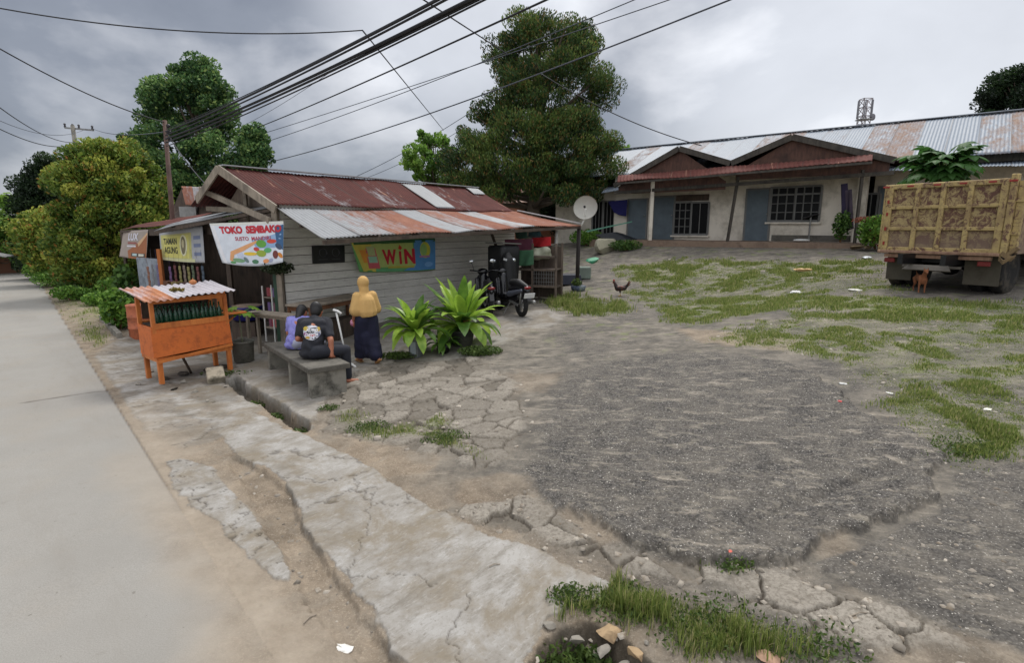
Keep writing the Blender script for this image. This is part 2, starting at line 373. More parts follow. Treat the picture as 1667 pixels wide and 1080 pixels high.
    dz += rest*((fbm(x, y, 2.2, 81, 4)-.5)*.05*sstep(1.2, 3.5, s)+(peb*.008+peb2*.004)*(1-W['slabs']))
    dz -= W['ditch']*(.16+.05*fbm(x, y, 9, 7, 3)); dz += W['plat']*.035*(1-W['ditch'])
    dz -= W['hole']*(.2+.16*fbm(x, y, 7, 91, 4))*sstep(0, .22, D['hole'])
    dirtz = rest*sstep(3.3, 2.0, s)*(~W['road']); dz += dirtz*((fbm(x, y, 9, 85, 4)-.5)*.03+peb2*.006*(hr > .7)+peb*.01*(gr > .85)); dz += W['trench']*peb*.012*(gr > .7)
    dz += W['verge']*(.05+.1*(fbm(x, y, 1.6, 95, 4)-.4))*sstep(.86, 1.6, s)
    # grass cover
    gn = fbm(x, y, 2.6, 101, 4)*.55+fbm(x, y, 8, 131, 4)*.45; g = np.zeros_like(x)
    for k, thr, am in (('g1', .36, 1), ('g2', .40, .9), ('g3', .40, 1), ('g4', .40, .85), ('g5', .42, .7), ('g6', .34, 1), ('g7', .34, .9), ('g8', .2, 1), ('g9', .42, .7), ('g10', .46, .8), ('g11', .47, .75), ('g12', .42, .8), ('g13', .3, 1), ('g14', .44, .9)):
        g = np.maximum(g, st(k, .6)*np.clip((.2 if k in ('g1', 'g2', 'g4', 'g10', 'g11', 'g7') else .08)+1.0*sstep(thr-.02, thr+.2, gn), 0, 1)*am)
    g = np.maximum(g, sstep(.60, .68, gn)*.6*rest*sstep(6, 9, s)*sstep(4.5, 7, y))
    W['grass'] = g*(1-W['patch'])*(1-W['road'])*(1-.9*W['apron'])
    tone = np.where(W['slabs'] > .4, rid, gr)
    return W, dz, crack, tone, rest, s, t, np.maximum(peb, peb2*.8)
def Hs(x, y):
    xa = np.array([float(x)]); ya = np.array([float(y)])
    return hz(x, y)+float(zones(xa, ya)[1][0])
def gs(px, py):
    p = gp(px, py); return Vector((p.x, p.y, Hs(p.x, p.y)))
def ground_mat():
    t = NT('ground_surface'); A = t.sep(t.attr('za')); B = t.sep(t.attr('zb')); C = t.sep(t.attr('zc'))
    road, conc, asph = A[0], A[1], A[2]; dirt, grass, slab = B[0], B[1], B[2]; tone, crack, wet_shade = C[0], C[1], C[2]
    big = t.noise(.55, 5, .6); mid = t.noise(3.2, 7, .7); fine = t.noise(38, 5, .7); gr = t.noise(150, 2, .6)
    streak = t.noise(4.6, 6, .7, stretch=(.45, 1.6, 1), dist=.35, rot=-.32)
    # bare gravelly ground
    base = t.mix(t.ramp(mid, .36, .64), srgb(82, 78, 72), srgb(128, 121, 110))
    base = t.mix(t.math('MULTIPLY', t.ramp(streak, .52, .68), .7), base, srgb(158, 148, 133)); base = t.mix(t.math('MULTIPLY', t.ramp(t.noise(2.3, 6, .7, stretch=(.35, 1.6, 1), rot=-.3), .53, .66), .6), base, srgb(88, 84, 80))
    base = t.mix(t.math('MULTIPLY', t.ramp(fine, .52, .6), .45), base, srgb(84, 80, 76))
    # asphalt
    vs = t.vor(62, 'F1', out='Color'); vd = t.vor(62, 'F1'); vsr = t.sep(vs)[0]; as_ = t.mix(t.ramp(t.math('ADD', t.math('MULTIPLY', vsr, .75), t.math('ADD', t.math('MULTIPLY', fine, .35), t.math('MULTIPLY', tone, .18))), .25, 1.05), srgb(44, 42, 41), srgb(108, 104, 99)); as_ = t.mix(t.math('MULTIPLY', t.ramp(vd, .35, .75), .6), as_, srgb(52, 50, 48)); as_ = t.mix(t.math('MULTIPLY', t.ramp(mid, .42, .62), .3), as_, srgb(126, 119, 108))
    as_ = t.mix(t.math('MULTIPLY', t.ramp(t.noise(6.5, 6, .72, stretch=(.65, 1.4, 1), dist=.5, rot=-.32), .53, .68), .65), as_, srgb(150, 142, 128)); as_ = t.mix(t.math('MULTIPLY', t.ramp(streak, .58, .69), .6), as_, srgb(166, 156, 141)); as_ = t.mix(t.math('MULTIPLY', t.ramp(t.noise(.9, 5, .65), .5, .65), .2), as_, srgb(112, 106, 97))
    as_ = t.mix(t.ramp(t.noise(70, 2, .5), .66, .7), as_, srgb(186, 181, 172))
    col = t.mix(asph, base, as_)
    # red-brown earth
    ea = t.mix(t.ramp(mid, .35, .65), srgb(108, 96, 82), srgb(148, 134, 116)); ea = t.mix(t.math('MULTIPLY', t.ramp(fine, .5, .7), .3), ea, srgb(95, 78, 62)); ea = t.mix(t.math('MULTIPLY', t.ramp(t.noise(64, 3, .7), .55, .62), .5), ea, srgb(172, 160, 142)); ea = t.mix(t.math('MULTIPLY', t.ramp(t.noise(1.9, 6, .7, dist=.8), .5, .64), .6), ea, srgb(134, 126, 114)); ea = t.mix(t.math('MULTIPLY', t.ramp(t.noise(11, 6, .75, dist=.8), .56, .66), .5), ea, srgb(92, 80, 66))
    col = t.mix(dirt, col, ea)
    # worn concrete with scuffed pale skin
    co = t.mix(t.ramp(mid, .3, .62), srgb(122, 115, 104), srgb(158, 155, 150))
    co = t.mix(t.math('MULTIPLY', t.ramp(t.noise(1.5, 6, .7, dist=.5), .47, .6), .85), co, srgb(124, 114, 98)); co = t.mix(t.math('MULTIPLY', t.ramp(t.noise(7, 7, .75, stretch=(.5, 1.6, 1), rot=.8), .52, .64), .6), co, srgb(112, 106, 96))
    co = t.mix(t.math('MULTIPLY', t.ramp(t.noise(24, 5, .75, stretch=(.5, 1.4, 1), rot=.8), .56, .7), .4), co, srgb(182, 180, 176))
    co = t.mix(t.math('MULTIPLY', t.ramp(fine, .56, .66), .5), co, srgb(112, 104, 94))
    col = t.mix(conc, col, co)
    sb = t.mix(t.ramp(t.math('ADD', t.math('MULTIPLY', tone, .6), t.math('MULTIPLY', mid, .8)), .4, 1.1), srgb(104, 98, 89), srgb(154, 147, 136))
    sb = t.mix(t.math('MULTIPLY', t.ramp(fine, .47, .62), .6), sb, srgb(96, 88, 77)); sb = t.mix(t.math('MULTIPLY', t.ramp(t.noise(6, 7, .8, dist=.6), .5, .64), .55), sb, srgb(98, 91, 80)); col = t.mix(slab, col, sb)
    # cast road
    ro = t.mix(t.ramp(big, .3, .7), srgb(138, 135, 129), srgb(152, 149, 143)); ro = t.mix(t.math('MULTIPLY', t.ramp(t.noise(.9, 6, .6, stretch=(1, 1, 1)), .5, .7), .5), ro, srgb(150, 142, 130))
    ro = t.mix(t.math('MULTIPLY', t.ramp(t.noise(120, 4, .8), .42, .6), .5), ro, srgb(116, 112, 106)); ro = t.mix(t.math('MULTIPLY', t.ramp(t.noise(1.1, 6, .7, stretch=(1.6, .25, 1), rot=.75), .52, .7), .4), ro, srgb(128, 122, 113))
    ro = t.mix(t.math('MULTIPLY', t.ramp(t.noise(5, 8, .75), .6, .7), .4), ro, srgb(118, 112, 103)); ro = t.mix(t.math('MULTIPLY', t.ramp(t.noise(17, 3, .6), .7, .74), .6), ro, srgb(96, 90, 82))
    col = t.mix(road, col, ro)
    # sand blown over the edge of the road
    sand = t.mix(t.ramp(mid, .3, .7), srgb(144, 132, 116), srgb(162, 151, 136)); col = t.mix(t.attr('zc', 'Alpha'), col, sand)
    # low mossy green between the blades
    gc = t.mix(t.ramp(mid, .3, .7), srgb(84, 98, 50), srgb(126, 136, 78)); col = t.mix(t.math('MULTIPLY', grass, t.ramp(fine, .36, .54), True), col, gc)
    col = t.mix(t.math('MULTIPLY', crack, .8), col, srgb(58, 50, 42))
    col = t.mix(t.math('MULTIPLY', wet_shade, .75), col, srgb(48, 44, 37))  # wet ditch, hole and trench, plus the cart's shadow put into the colour
    h = t.math('ADD', t.math('MULTIPLY', fine, .7), t.math('MULTIPLY', gr, .3))
    rs = t.math('SUBTRACT', 1, t.math('MULTIPLY', t.math('ADD', road, conc, True), .72))
    nb = t.n('ShaderNodeBump'); nb.inputs['Distance'].default_value = .014; t.l(t.math('MULTIPLY', h, rs), nb.inputs['Height']); nb.inputs['Strength'].default_value = .9
    return t.fin(col, .9, nb.outputs[0], 0, .25)
GM = ground_mat()
def build_ground():
    a0 = np.radians(56); ang = np.concatenate([np.linspace(-a0, a0, 760), np.linspace(a0, 2*np.pi-a0, 60)[1:-1]])
    rad = np.concatenate([np.linspace(.3, 2.0, 30)[:-1], 2.0*np.exp(np.arange(0, math.log(34/2.0), .0048)), np.geomspace(34.3, 900, 60)])
    R, A = np.meshgrid(rad, ang, indexing='ij'); x = (R*np.sin(A)).ravel(); y = (R*np.cos(A)).ravel()
    W, dz, crack, tone, rest, s, t, peb = zones(x, y)
    far = sstep(36, 30, R.ravel()); z = H0(x, y)+dz*far
    # a gentle waviness of the cast road, and the saw-cut joint between two casts
    jA = np.array(gp(0, 663)[:2]); jB = np.array(gp(175, 637)[:2]); e = (jB-jA)/np.hypot(*(jB-jA)); off = (x-jA[0])*e[1]-(y-jA[1])*e[0]
    joint = np.zeros_like(x)
    for k in (0,): joint = np.maximum(joint, np.clip(1-np.abs(off-k*5.2+(fbm(x, y, 3, 5, 3)-.5)*.05)/.016, 0, 1))
    joint *= W['road']; ejn = np.clip(1-np.abs(s-.86)/.02, 0, 1)*sstep(5.0, 6.6, t)
    z += W['road']*.015*sstep(.86, .7, s)*sstep(4, 6, t)-joint*.012-.006*ejn
    conc = np.clip(W['apron']+W['strip']+W['shoulder']*(.35+.65*sstep(.42, .55, fbm(x, y, 2.4, 19, 4)))+W['smooth']*.75+W['plat']*.7, 0, 1)
    asph = np.clip(W['patch']+W['patch2']*.8+rest*.6*sstep(.45, .6, fbm(x, y, .8, 7, 3)), 0, 1)
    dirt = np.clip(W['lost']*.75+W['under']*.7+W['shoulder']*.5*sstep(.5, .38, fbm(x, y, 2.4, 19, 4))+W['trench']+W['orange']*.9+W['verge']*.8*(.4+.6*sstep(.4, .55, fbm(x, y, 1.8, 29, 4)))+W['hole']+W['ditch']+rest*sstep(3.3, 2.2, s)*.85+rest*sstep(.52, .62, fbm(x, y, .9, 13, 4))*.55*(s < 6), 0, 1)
    sand = np.clip(sstep(.25, .84, s+(fbm(x, y, 1.3, 77, 4)-.5)*.9)*W['road']*.45*sstep(9, 6, t) + (~W['road'])*sstep(1.5, .9, s+(fbm(x, y, 2, 78, 4)-.5)*.5)*.85*sstep(10, 7, t)*(1-W['strip'])*(1-W['hole']), 0, 1)
    nv = len(x); one = np.ones(nv)
    roadc = W['road']*(1-.85*sstep(.4, .9, s+(fbm(x, y, 1.1, 177, 5)-.5)*.9)*sstep(6.5, 4.5, t)); dirt = np.maximum(dirt, W['road']*1.0)
    za = np.stack([roadc, conc, asph, one], 1).astype(float); zb = np.stack([dirt, W['grass'], W['slabs'], one], 1)
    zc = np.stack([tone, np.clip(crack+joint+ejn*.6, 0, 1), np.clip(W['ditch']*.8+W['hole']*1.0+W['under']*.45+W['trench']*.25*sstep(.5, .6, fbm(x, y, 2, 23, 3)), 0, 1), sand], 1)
    nr, na = len(rad), len(ang)
    i, j = np.meshgrid(np.arange(nr-1), np.arange(na), indexing='ij'); j2 = (j+1) % na
    F = np.stack([i*na+j, i*na+j2, (i+1)*na+j2, (i+1)*na+j], -1).reshape(-1, 4)[:, ::-1]
    V = np.stack([x, y, z], 1)
    fc = lambda w: w[F].mean(1) > .5
    lab = np.zeros(len(F), int); lab[fc(W['patch'])] = 2; lab[fc(W['apron'])] = 3; lab[fc(W['road'].astype(float))] = 1
    for k, nm in ((0, 'ground'), (1, 'road'), (2, 'asphalt_patch'), (3, 'pavement')):
        f = F[lab == k]; u, inv = np.unique(f, return_inverse=True)
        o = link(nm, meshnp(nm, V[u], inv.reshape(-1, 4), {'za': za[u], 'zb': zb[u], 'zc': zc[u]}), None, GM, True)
        tag(o, kind='structure')
    return V
build_ground()
# kerb wall of the ditch is part of the raised slab edge
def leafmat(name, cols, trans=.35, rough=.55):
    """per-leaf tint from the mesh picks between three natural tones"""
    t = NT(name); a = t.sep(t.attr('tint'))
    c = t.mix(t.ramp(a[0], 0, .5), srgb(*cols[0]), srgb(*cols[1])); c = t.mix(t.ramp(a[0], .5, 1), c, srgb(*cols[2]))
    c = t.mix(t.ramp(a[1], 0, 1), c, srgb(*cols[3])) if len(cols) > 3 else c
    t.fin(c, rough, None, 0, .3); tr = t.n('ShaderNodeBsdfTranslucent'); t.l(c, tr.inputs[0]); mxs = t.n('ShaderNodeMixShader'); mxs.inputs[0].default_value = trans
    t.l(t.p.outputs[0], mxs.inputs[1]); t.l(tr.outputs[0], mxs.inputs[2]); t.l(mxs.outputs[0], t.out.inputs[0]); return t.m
def blades(P, h, w, seed=0, lean=.5):
    """thin bent blades standing at the points P (n,3)"""
    r = np.random.default_rng(seed); n = len(P); a = r.uniform(0, 2*np.pi, n); H_ = h*r.uniform(.45, 1.3, n) if np.isscalar(h) else h*r.uniform(.5, 1.2, n)
    d = np.stack([np.cos(a), np.sin(a), np.zeros(n)], 1); sd = np.stack([-np.sin(a), np.cos(a), np.zeros(n)], 1)
    ln = (r.uniform(.1, 1, n)*lean)[:, None]; up = np.array([0, 0, 1.])
    w_ = (w*r.uniform(.6, 1.3, n))[:, None]; H_ = H_[:, None]
    v0 = P-sd*w_; v1 = P+sd*w_; m = P+up*H_*.6+d*H_*ln*.35; v2 = m+sd*w_*.8; v3 = m-sd*w_*.8; tip = P+up*H_*(1-.35*ln)+d*H_*ln; v4 = tip+sd*w_*.12; v5 = tip-sd*w_*.12
    V = np.stack([v0, v1, v2, v3, v4, v5], 1).reshape(-1, 3); b = (np.arange(n)*6)[:, None]
    F = np.concatenate([b+[0, 1, 2, 3], b+[3, 2, 4, 5]], 0)
    tn = np.repeat(np.clip(r.normal(.5, .25, n), 0, 1), 6); t2 = np.repeat((r.random(n) < .13)*r.uniform(.5, 1, n), 6)
    return V, F, np.stack([tn, t2, tn*0, tn*0+1], 1)
GRM = leafmat('grass_blades', [(78, 96, 46), (118, 134, 66), (156, 162, 94), (186, 174, 130)], .42)
def grass():
    keys = (('g1', 30000, .055, .0055), ('g2', 30000, .065, .008), ('g3', 7000, .12, .007), ('g4', 14000, .045, .004), ('g5', 1500, .05, .004), ('g6', 17000, .12, .0028), ('g7', 11000, .045, .003), ('g8', 3200, .09, .004), ('g9', 2000, .06, .005), ('g10', 36000, .035, .0045), ('g11', 20000, .045, .006), ('g12', 1500, .05, .003), ('g13', 4200, .19, .0026), ('g14', 9000, .07, .006))
    VV = []; FF = []; CC = []; off = 0
    for i, (k, n, h, w) in enumerate(keys):
        P = np.array(Z[k]); r = np.random.default_rng(50+i); m = n*5
        x = r.uniform(P[:, 0].min(), P[:, 0].max(), m); y = r.uniform(P[:, 1].min(), P[:, 1].max(), m)
        W, dz, *_ = zones(x, y); keep = (r.random(m) < W['grass']) & (sdpoly(x, y, Z[k]) > -.1); x, y, dz = x[keep][:n], y[keep][:n], dz[keep][:n]
        hh = h*(.4+1.1*sstep(.38, .68, fbm(x, y, 2.6, 101, 4)))
        V, F, c = blades(np.stack([x, y, H0(x, y)+dz-.005], 1), hh, w, 60+i); VV.append(V); FF.append(F+off); CC.append(c); off += len(V)
    o = link('grass', meshnp('grass', np.concatenate(VV), np.concatenate(FF), np.concatenate(CC)), None, GRM); tag(o, 'short wild grass and weeds in patches over the gravel yard', 'grass', kind='stuff')
grass()
# ================================================================ shared materials
def sheetmat(name, zinc, rust, rust2, dark=(52, 30, 26)):
    """corrugated iron: per-sheet rust amount in 'tint', streaks running down the sheet (uv-like coordinate in 'suv')"""
    t = NT(name); a = t.sep(t.attr('tint')); uv = t.attr('suv')
    f = t.noise(1.6, 7, .72, vec=uv, stretch=(1.2, .55, 1)); f2 = t.noise(9, 5, .7, vec=uv, stretch=(1.5, .35, 1)); f3 = t.noise(.8, 4, .6, vec=uv)
    amt = t.math('ADD', t.math('MULTIPLY', a[0], 1.25), t.math('MULTIPLY', t.math('SUBTRACT', t.math('ADD', t.math('MULTIPLY', f, .65), t.math('MULTIPLY', f2, .35)), .5), 1.7))
    z = t.mix(t.ramp(f2, .3, .7), srgb(*zinc), tuple(min(1, c*.78) for c in srgb(*zinc)[:3])+(1,))
    r = t.mix(t.ramp(f, .3, .7), srgb(*rust), srgb(*rust2)); r = t.mix(t.math('MULTIPLY', t.ramp(f2, .5, .75), .6), r, srgb(*dark))
    r = t.mix(t.math('MULTIPLY', t.ramp(f3, .55, .7), .5), r, srgb(*rust2))
    k = t.ramp(amt, .42, .72); col = t.mix(k, z, r)
    # pale lap joints: 'tint' blue channel
    col = t.mix(t.math('MULTIPLY', a[2], .55), col, srgb(70, 60, 55))
    scr = t.noise(2.6, 5, .7, vec=uv, stretch=(3.2, .3, 1), dist=.6); col = t.mix(t.math('MULTIPLY', t.math('MULTIPLY', t.ramp(scr, .63, .68), k), .75), col, srgb(168, 128, 106))
    return t.fin(col, t.math('ADD', .5, t.math('MULTIPLY', k, .35), True), t.bump(f2, .003, .5), 0, .35)
M_RED = sheetmat('red_rusty_roof_sheet', (170, 172, 175), (68, 31, 28), (92, 45, 38), (52, 28, 25))
M_GREY = sheetmat('grey_rusty_roof_sheet', (146, 148, 150), (124, 74, 58), (148, 104, 84), (90, 48, 38))
M_HOUSE = sheetmat('house_roof_sheet', (118, 128, 140), (116, 92, 80), (138, 116, 102), (90, 66, 56))
M_GBR = sheetmat('dark_brown_roof_sheet', (96, 84, 78), (62, 44, 38), (84, 60, 52), (44, 34, 32))
M_AWN = sheetmat('maroon_awning_sheet', (130, 100, 92), (82, 42, 37), (104, 60, 52))
def roof_sheet(name, c, mat, rust, parent=None, pitch=.085, amp=.011, sheet=.76, nv=14, across=True, thick=True, sag=.0, seed=1):
    """corrugated roof between four corners (eave0, eave1, ridge1, ridge0); rust = list giving the rust amount of each sheet"""
    e0, e1, r1, r0 = [np.array(p, float) for p in c]; Lw = (np.linalg.norm(e1-e0)+np.linalg.norm(r1-r0))/2; Lh = (np.linalg.norm(r0-e0)+np.linalg.norm(r1-e1))/2
    nu = max(8, int(Lw/pitch*6)); u = np.linspace(0, 1, nu+1); v = np.linspace(0, 1, nv+1); U, V = np.meshgrid(u, v, indexing='ij')
    P = (e0*(1-U)[..., None]+e1*U[..., None])*(1-V)[..., None]+(r0*(1-U)[..., None]+r1*U[..., None])*V[..., None]
    nrm = np.cross(e1-e0, r0-e0); nrm /= np.linalg.norm(nrm); nrm = nrm if nrm[2] > 0 else -nrm
    sx = U*Lw/sheet; idx = np.floor(sx).astype(int); r = np.random.default_rng(seed)
    wave = amp*np.sin(U*Lw/pitch*2*np.pi)+(idx % 2)*.006+.012*np.sin(V*3+idx)+(vn(U*Lw, V*Lh, 1.3, seed)-.5)*.03-sag*np.sin(V*np.pi)
    ev = (vn(U*Lw, V*0, 1/sheet*1.0, seed+3)-.5)*.09*(1-V)**8
    P = P+nrm*wave[..., None]+((e0-r0)/Lh)*ev[..., None]
    rr = np.array([rust[i % len(rust)] if len(rust) else .5 for i in range(idx.max()+2)]); tn = rr[idx]
    fr = sx-idx; lap = ((fr < .035)).astype(float)
    col = np.stack([tn, tn*0, lap, tn*0+1], -1).reshape(-1, 4); suv = np.stack([U*Lw+seed*7.1, V*Lh+idx*3.7, U*0, U*0+1], -1).reshape(-1, 4)
    n1 = nv+1; i, j = np.meshgrid(np.arange(nu), np.arange(nv), indexing='ij'); F = np.stack([i*n1+j, (i+1)*n1+j, (i+1)*n1+j+1, i*n1+j+1], -1).reshape(-1, 4)
    me = meshnp(name, P.reshape(-1, 3), F, {'tint': col, 'suv': suv})
    if parent is not None:
        o = bpy.data.objects.new(name, me); COL.objects.link(o); me.materials.append(mat); o.parent = parent; o.matrix_parent_inverse = parent.matrix_basis.inverted()
    else: o = link(name, me, None, mat)
    me.polygons.foreach_set('use_smooth', [True]*len(me.polygons))
    md = o.modifiers.new('thickness', 'SOLIDIFY'); md.thickness = .004; md.offset = -1
    return o
def boards(name, hcol, dark, stretch=(1, 1, 1)):
    """whitewashed horizontal planks, weathered grey"""
    t = NT(name); f = t.noise(3, 7, .7, stretch=(.5, .5, 3)); f2 = t.noise(22, 4, .7, stretch=(.4, .4, 3))
    c = t.mix(t.ramp(f, .3, .7), srgb(*hcol), tuple(x*.72 for x in srgb(*hcol)[:3])+(1,)); c = t.mix(t.math('MULTIPLY', t.ramp(f2, .55, .72), .6), c, srgb(*dark))
    return t.fin(c, .85, t.bump(f2, .003, .6))
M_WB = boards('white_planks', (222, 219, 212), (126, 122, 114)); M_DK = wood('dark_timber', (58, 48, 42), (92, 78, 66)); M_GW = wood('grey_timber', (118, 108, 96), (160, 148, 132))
M_BW = wood('brown_timber', (92, 60, 40), (128, 86, 56)); M_OW = wood('orange_timber', (150, 84, 40), (186, 112, 60)); M_BLK = plain('black_plastic', (22, 22, 24), .4, .3, 8, bump=.001)
M_DARK = plain('dark_cloth', (30, 30, 34), .9, .3, 5); M_CONC = plain('cast_concrete', (132, 128, 119), .9, .22, 4, dirt=(70, 68, 60), dsc=2.2, bump=.004)
M_STEEL = plain('dull_steel', (140, 140, 138), .45, .2, 9, metal=.6); M_WHITE = plain('white_plastic', (222, 222, 218), .5, .12, 4); M_GRN = plain('dark_green_paint', (42, 72, 54), .6, .3, 5)
M_ORG = None
# ================================================================ the shop
SO = Vector((-4.46, 10.85, 0)); SL = Vector((.588, .809, 0)); SW = Vector((.809, -.588, 0))
def sp(l, w, z): return SO+SL*l+SW*w+Vector((0, 0, z))
shop = thing('shop_building', 'low white plank shop with rusty red gabled roof and sloping tin lean-to', 'shop', (SO.x, SO.y, hz(SO.x, SO.y)))
def ws(name, mb, mat, parent=shop, smooth=False):
    """part built in world coordinates and hung under its thing"""
    me = mb.mesh(name); return link(name, me, parent, mat, smooth)
def plankwall(name, p0, p1, z0a, z0b, z1, mat, parent, h=.17, out=None, th=.02, gap=.012, holes=()):
    """horizontal planks from p0 to p1, each tilted a little like clapboard; holes = (u0,u1,z0,z1) in metres"""
    mb = MB(); d = (Vector(p1)-Vector(p0)); d.z = 0; L = d.length; d.normalize(); nrm = Vector((d.y, -d.x, 0)) if out is None else out; z = min(z0a, z0b); r = random.Random(3)
    while z < z1:
        hh = h*r.uniform(.9, 1.1); segs = [(0, L)]
        for (a, b, c, e) in holes:
            if z+hh*.5 > c and z+hh*.5 < e: segs = [q for s_ in segs for q in ((s_[0], min(a, s_[1])), (max(b, s_[0]), s_[1])) if q[1]-q[0] > .02]
        for (a, b) in segs:
            cut = [a]+([a+(b-a)*r.uniform(.3, .7)] if b-a > 3 else [])+[b]
            for u, v in zip(cut, cut[1:]):
                o = nrm*r.uniform(0, .008); A = Vector(p0)+d*(u+.003); B = Vector(p0)+d*(v-.003)
                zt = min(z+hh-gap, z1); pts = [A+nrm*.014+o, A-nrm*th+o, A-nrm*th+o, A+o]
                for q, zz in zip(pts, (z, z, zt, zt)): q.z = zz
                mb.prism(pts, B-A)
        z += hh
    return ws(name, mb, mat, parent)
WL = 7.7
w_r = plankwall('side_wall', sp(0, 0, 0), sp(WL, 0, 0), .05, .05, 2.95, M_WB, shop, out=SW)
w_r['label'] = 'white plank side wall'
mb = MB(); mb.box(sp(3.75, -.04, .22), (.06, WL-.3, .4), rz=-math.atan2(SL.x, SL.y)); ws('skirting', mb, plain('grey_render', (98, 98, 96), .9, .3, 3))
FRW = 6.6   # front runs towards -W
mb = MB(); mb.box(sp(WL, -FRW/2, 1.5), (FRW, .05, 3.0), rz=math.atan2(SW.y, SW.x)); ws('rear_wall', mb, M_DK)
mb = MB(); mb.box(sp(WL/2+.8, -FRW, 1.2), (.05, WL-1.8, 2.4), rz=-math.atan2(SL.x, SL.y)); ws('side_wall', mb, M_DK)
mb = MB(); mb.box(sp(1.3, -4.1, 1.3), (4.6, .05, 2.5), rz=math.atan2(SW.y, SW.x)); ws('partition', mb, M_DK)  # dark panel added close behind the front to darken the opening
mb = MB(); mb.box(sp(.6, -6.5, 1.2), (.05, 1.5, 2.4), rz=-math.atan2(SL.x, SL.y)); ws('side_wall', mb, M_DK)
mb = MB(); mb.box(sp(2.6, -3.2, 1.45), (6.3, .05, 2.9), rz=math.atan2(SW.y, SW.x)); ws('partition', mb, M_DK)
mb = MB(); mb.box(sp(1.4, -3.3, hz(*sp(.6, -3.3, 0)[:2])+.05), (6.4, 3.2, .1), rz=math.atan2(SW.y, SW.x)); ws('shop_floor', mb, plain('worn_screed', (92, 86, 78), .9, .3, 2))
# roofs
RZ = 3.66
roof_sheet('roof', (sp(-.12, .14, 2.92), sp(7.65, .14, 2.93), sp(7.6, -1.35, RZ+.02), sp(-.35, -1.35, RZ)), M_RED, [.75, .8, .62, .85, .58, .72, .9, .6, .82, .7, .8, .75], shop, sag=.03, seed=2)
roof_sheet('roof', (sp(-.35, -2.85, 2.92), sp(7.65, -2.85, 2.92), sp(7.6, -1.352, RZ+.02), sp(-.35, -1.352, RZ)), M_RED, [.8, .7, .85], shop, seed=3)
roof_sheet('replaced_sheet', (sp(4.28, .08, 2.985), sp(5.02, .08, 2.985), sp(5.02, -1.22, 3.63), sp(4.28, -1.22, 3.63)), M_GREY, [-.6], shop, sheet=2, seed=9)['label'] = 'new pale zinc sheet in the red roof'
roof_sheet('replaced_sheet', (sp(6.95, -.95, 3.475), sp(7.5, -.95, 3.475), sp(7.5, -1.30, 3.68), sp(6.95, -1.30, 3.68)), M_GREY, [-.6], shop, sheet=2, seed=19)
ln = [.2, .34, .5, .6, .3, .46, .64, .36, .68, .62, .8, .85, .8]
A_ = at(525, 388, 9.3); B_ = at(945, 366, 16.3)
roof_sheet('lean_to_roof', (tuple(A_), tuple(B_), tuple(sp(7.75, .06, 2.96)), tuple(sp(-.1, .06, 2.86))), M_GREY, ln, shop, seed=5, sag=.03)
mb = MB(); mb.bar(sp(7.72, .1, 3.0), B_+Vector((0, 0, .04)), .11, .03); mb.bar(sp(-.35, -1.35, RZ+.05), sp(7.6, -1.35, RZ+.06), .16, .02)
ws('ridge_flashing', mb, sheetmat('flashing', (186, 188, 190), (120, 70, 60), (150, 96, 80)))
# gable timbers
mb = MB()
mb.bar(sp(-.42, -1.35, RZ-.03), sp(-.2, .2, 2.83), .035, .16); mb.bar(sp(-.42, -1.35, RZ-.03), sp(-.42, -2.35, 3.05), .035, .16)
ws('barge_board', mb, M_GW)
mb = MB(); mb.bar(sp(-.1, 0, .1), sp(-.1, 0, 2.9), .1, .1); mb.bar(sp(-.05, .0, 2.78), sp(-.05, -2.7, 2.9), .06, .1); mb.bar(sp(-.05, -1.1, 2.8), sp(-.05, -1.1, 3.5), .06, .08); mb.bar(sp(-.2, -2.6, 3.3), sp(-.25, .05, 2.62), .06, .11)
mb.bar(sp(.02, -1.2, 3.1), sp(.02, -1.2, 2.5), .05, .05)
ws('gable_frame', mb, M_GW)
mb = MB(); mb.prism([sp(.1, -.35, 2.9), sp(.1, -2.2, 2.9), sp(.1, -1.35, 3.5)], SL*.02); ws('gable_panel', mb, wood('faded_ply', (110, 98, 88), (140, 126, 112)))
# front: green door post, lintel, brown counter post, left panel
mb = MB(); mb.bar(sp(-.12, -.12, .1), sp(-.12, -.12, 2.3), .07, .09); ws('door_post', mb, M_GRN)
mb = MB(); mb.bar(sp(-.1, -1.9, .1), sp(-.1, -1.9, 2.7), .09, .09); mb.bar(sp(-.1, -6.4, 2.35), sp(-.1, -.1, 2.45), .07, .14); ws('porch_frame', mb, M_DK)
ppost = at(266, 470, 13.0); mb = MB(); mb.bar((ppost.x, ppost.y, .1), (ppost.x, ppost.y, 2.0), .08, .08); ws('counter_post', mb, M_OW)
mb = MB(); q0 = at(224, 430, 14.0); q1 = at(262, 430, 13.2)
mb.bar((q0.x, q0.y, 1.0), (q1.x, q1.y, 1.0), .03, 1.5); ws('side_panel', mb, plain('pale_blue_sheet', (142, 150, 160), .6, .3, 3, dirt=(96, 100, 108), dsc=5))
mb = MB(); q2 = at(345, 470, 12.0); mb.bar((q1.x, q1.y, .55), (q2.x, q2.y, .55), .5, .9); ws('counter', mb, wood('old_counter', (74, 58, 46), (104, 82, 62)))
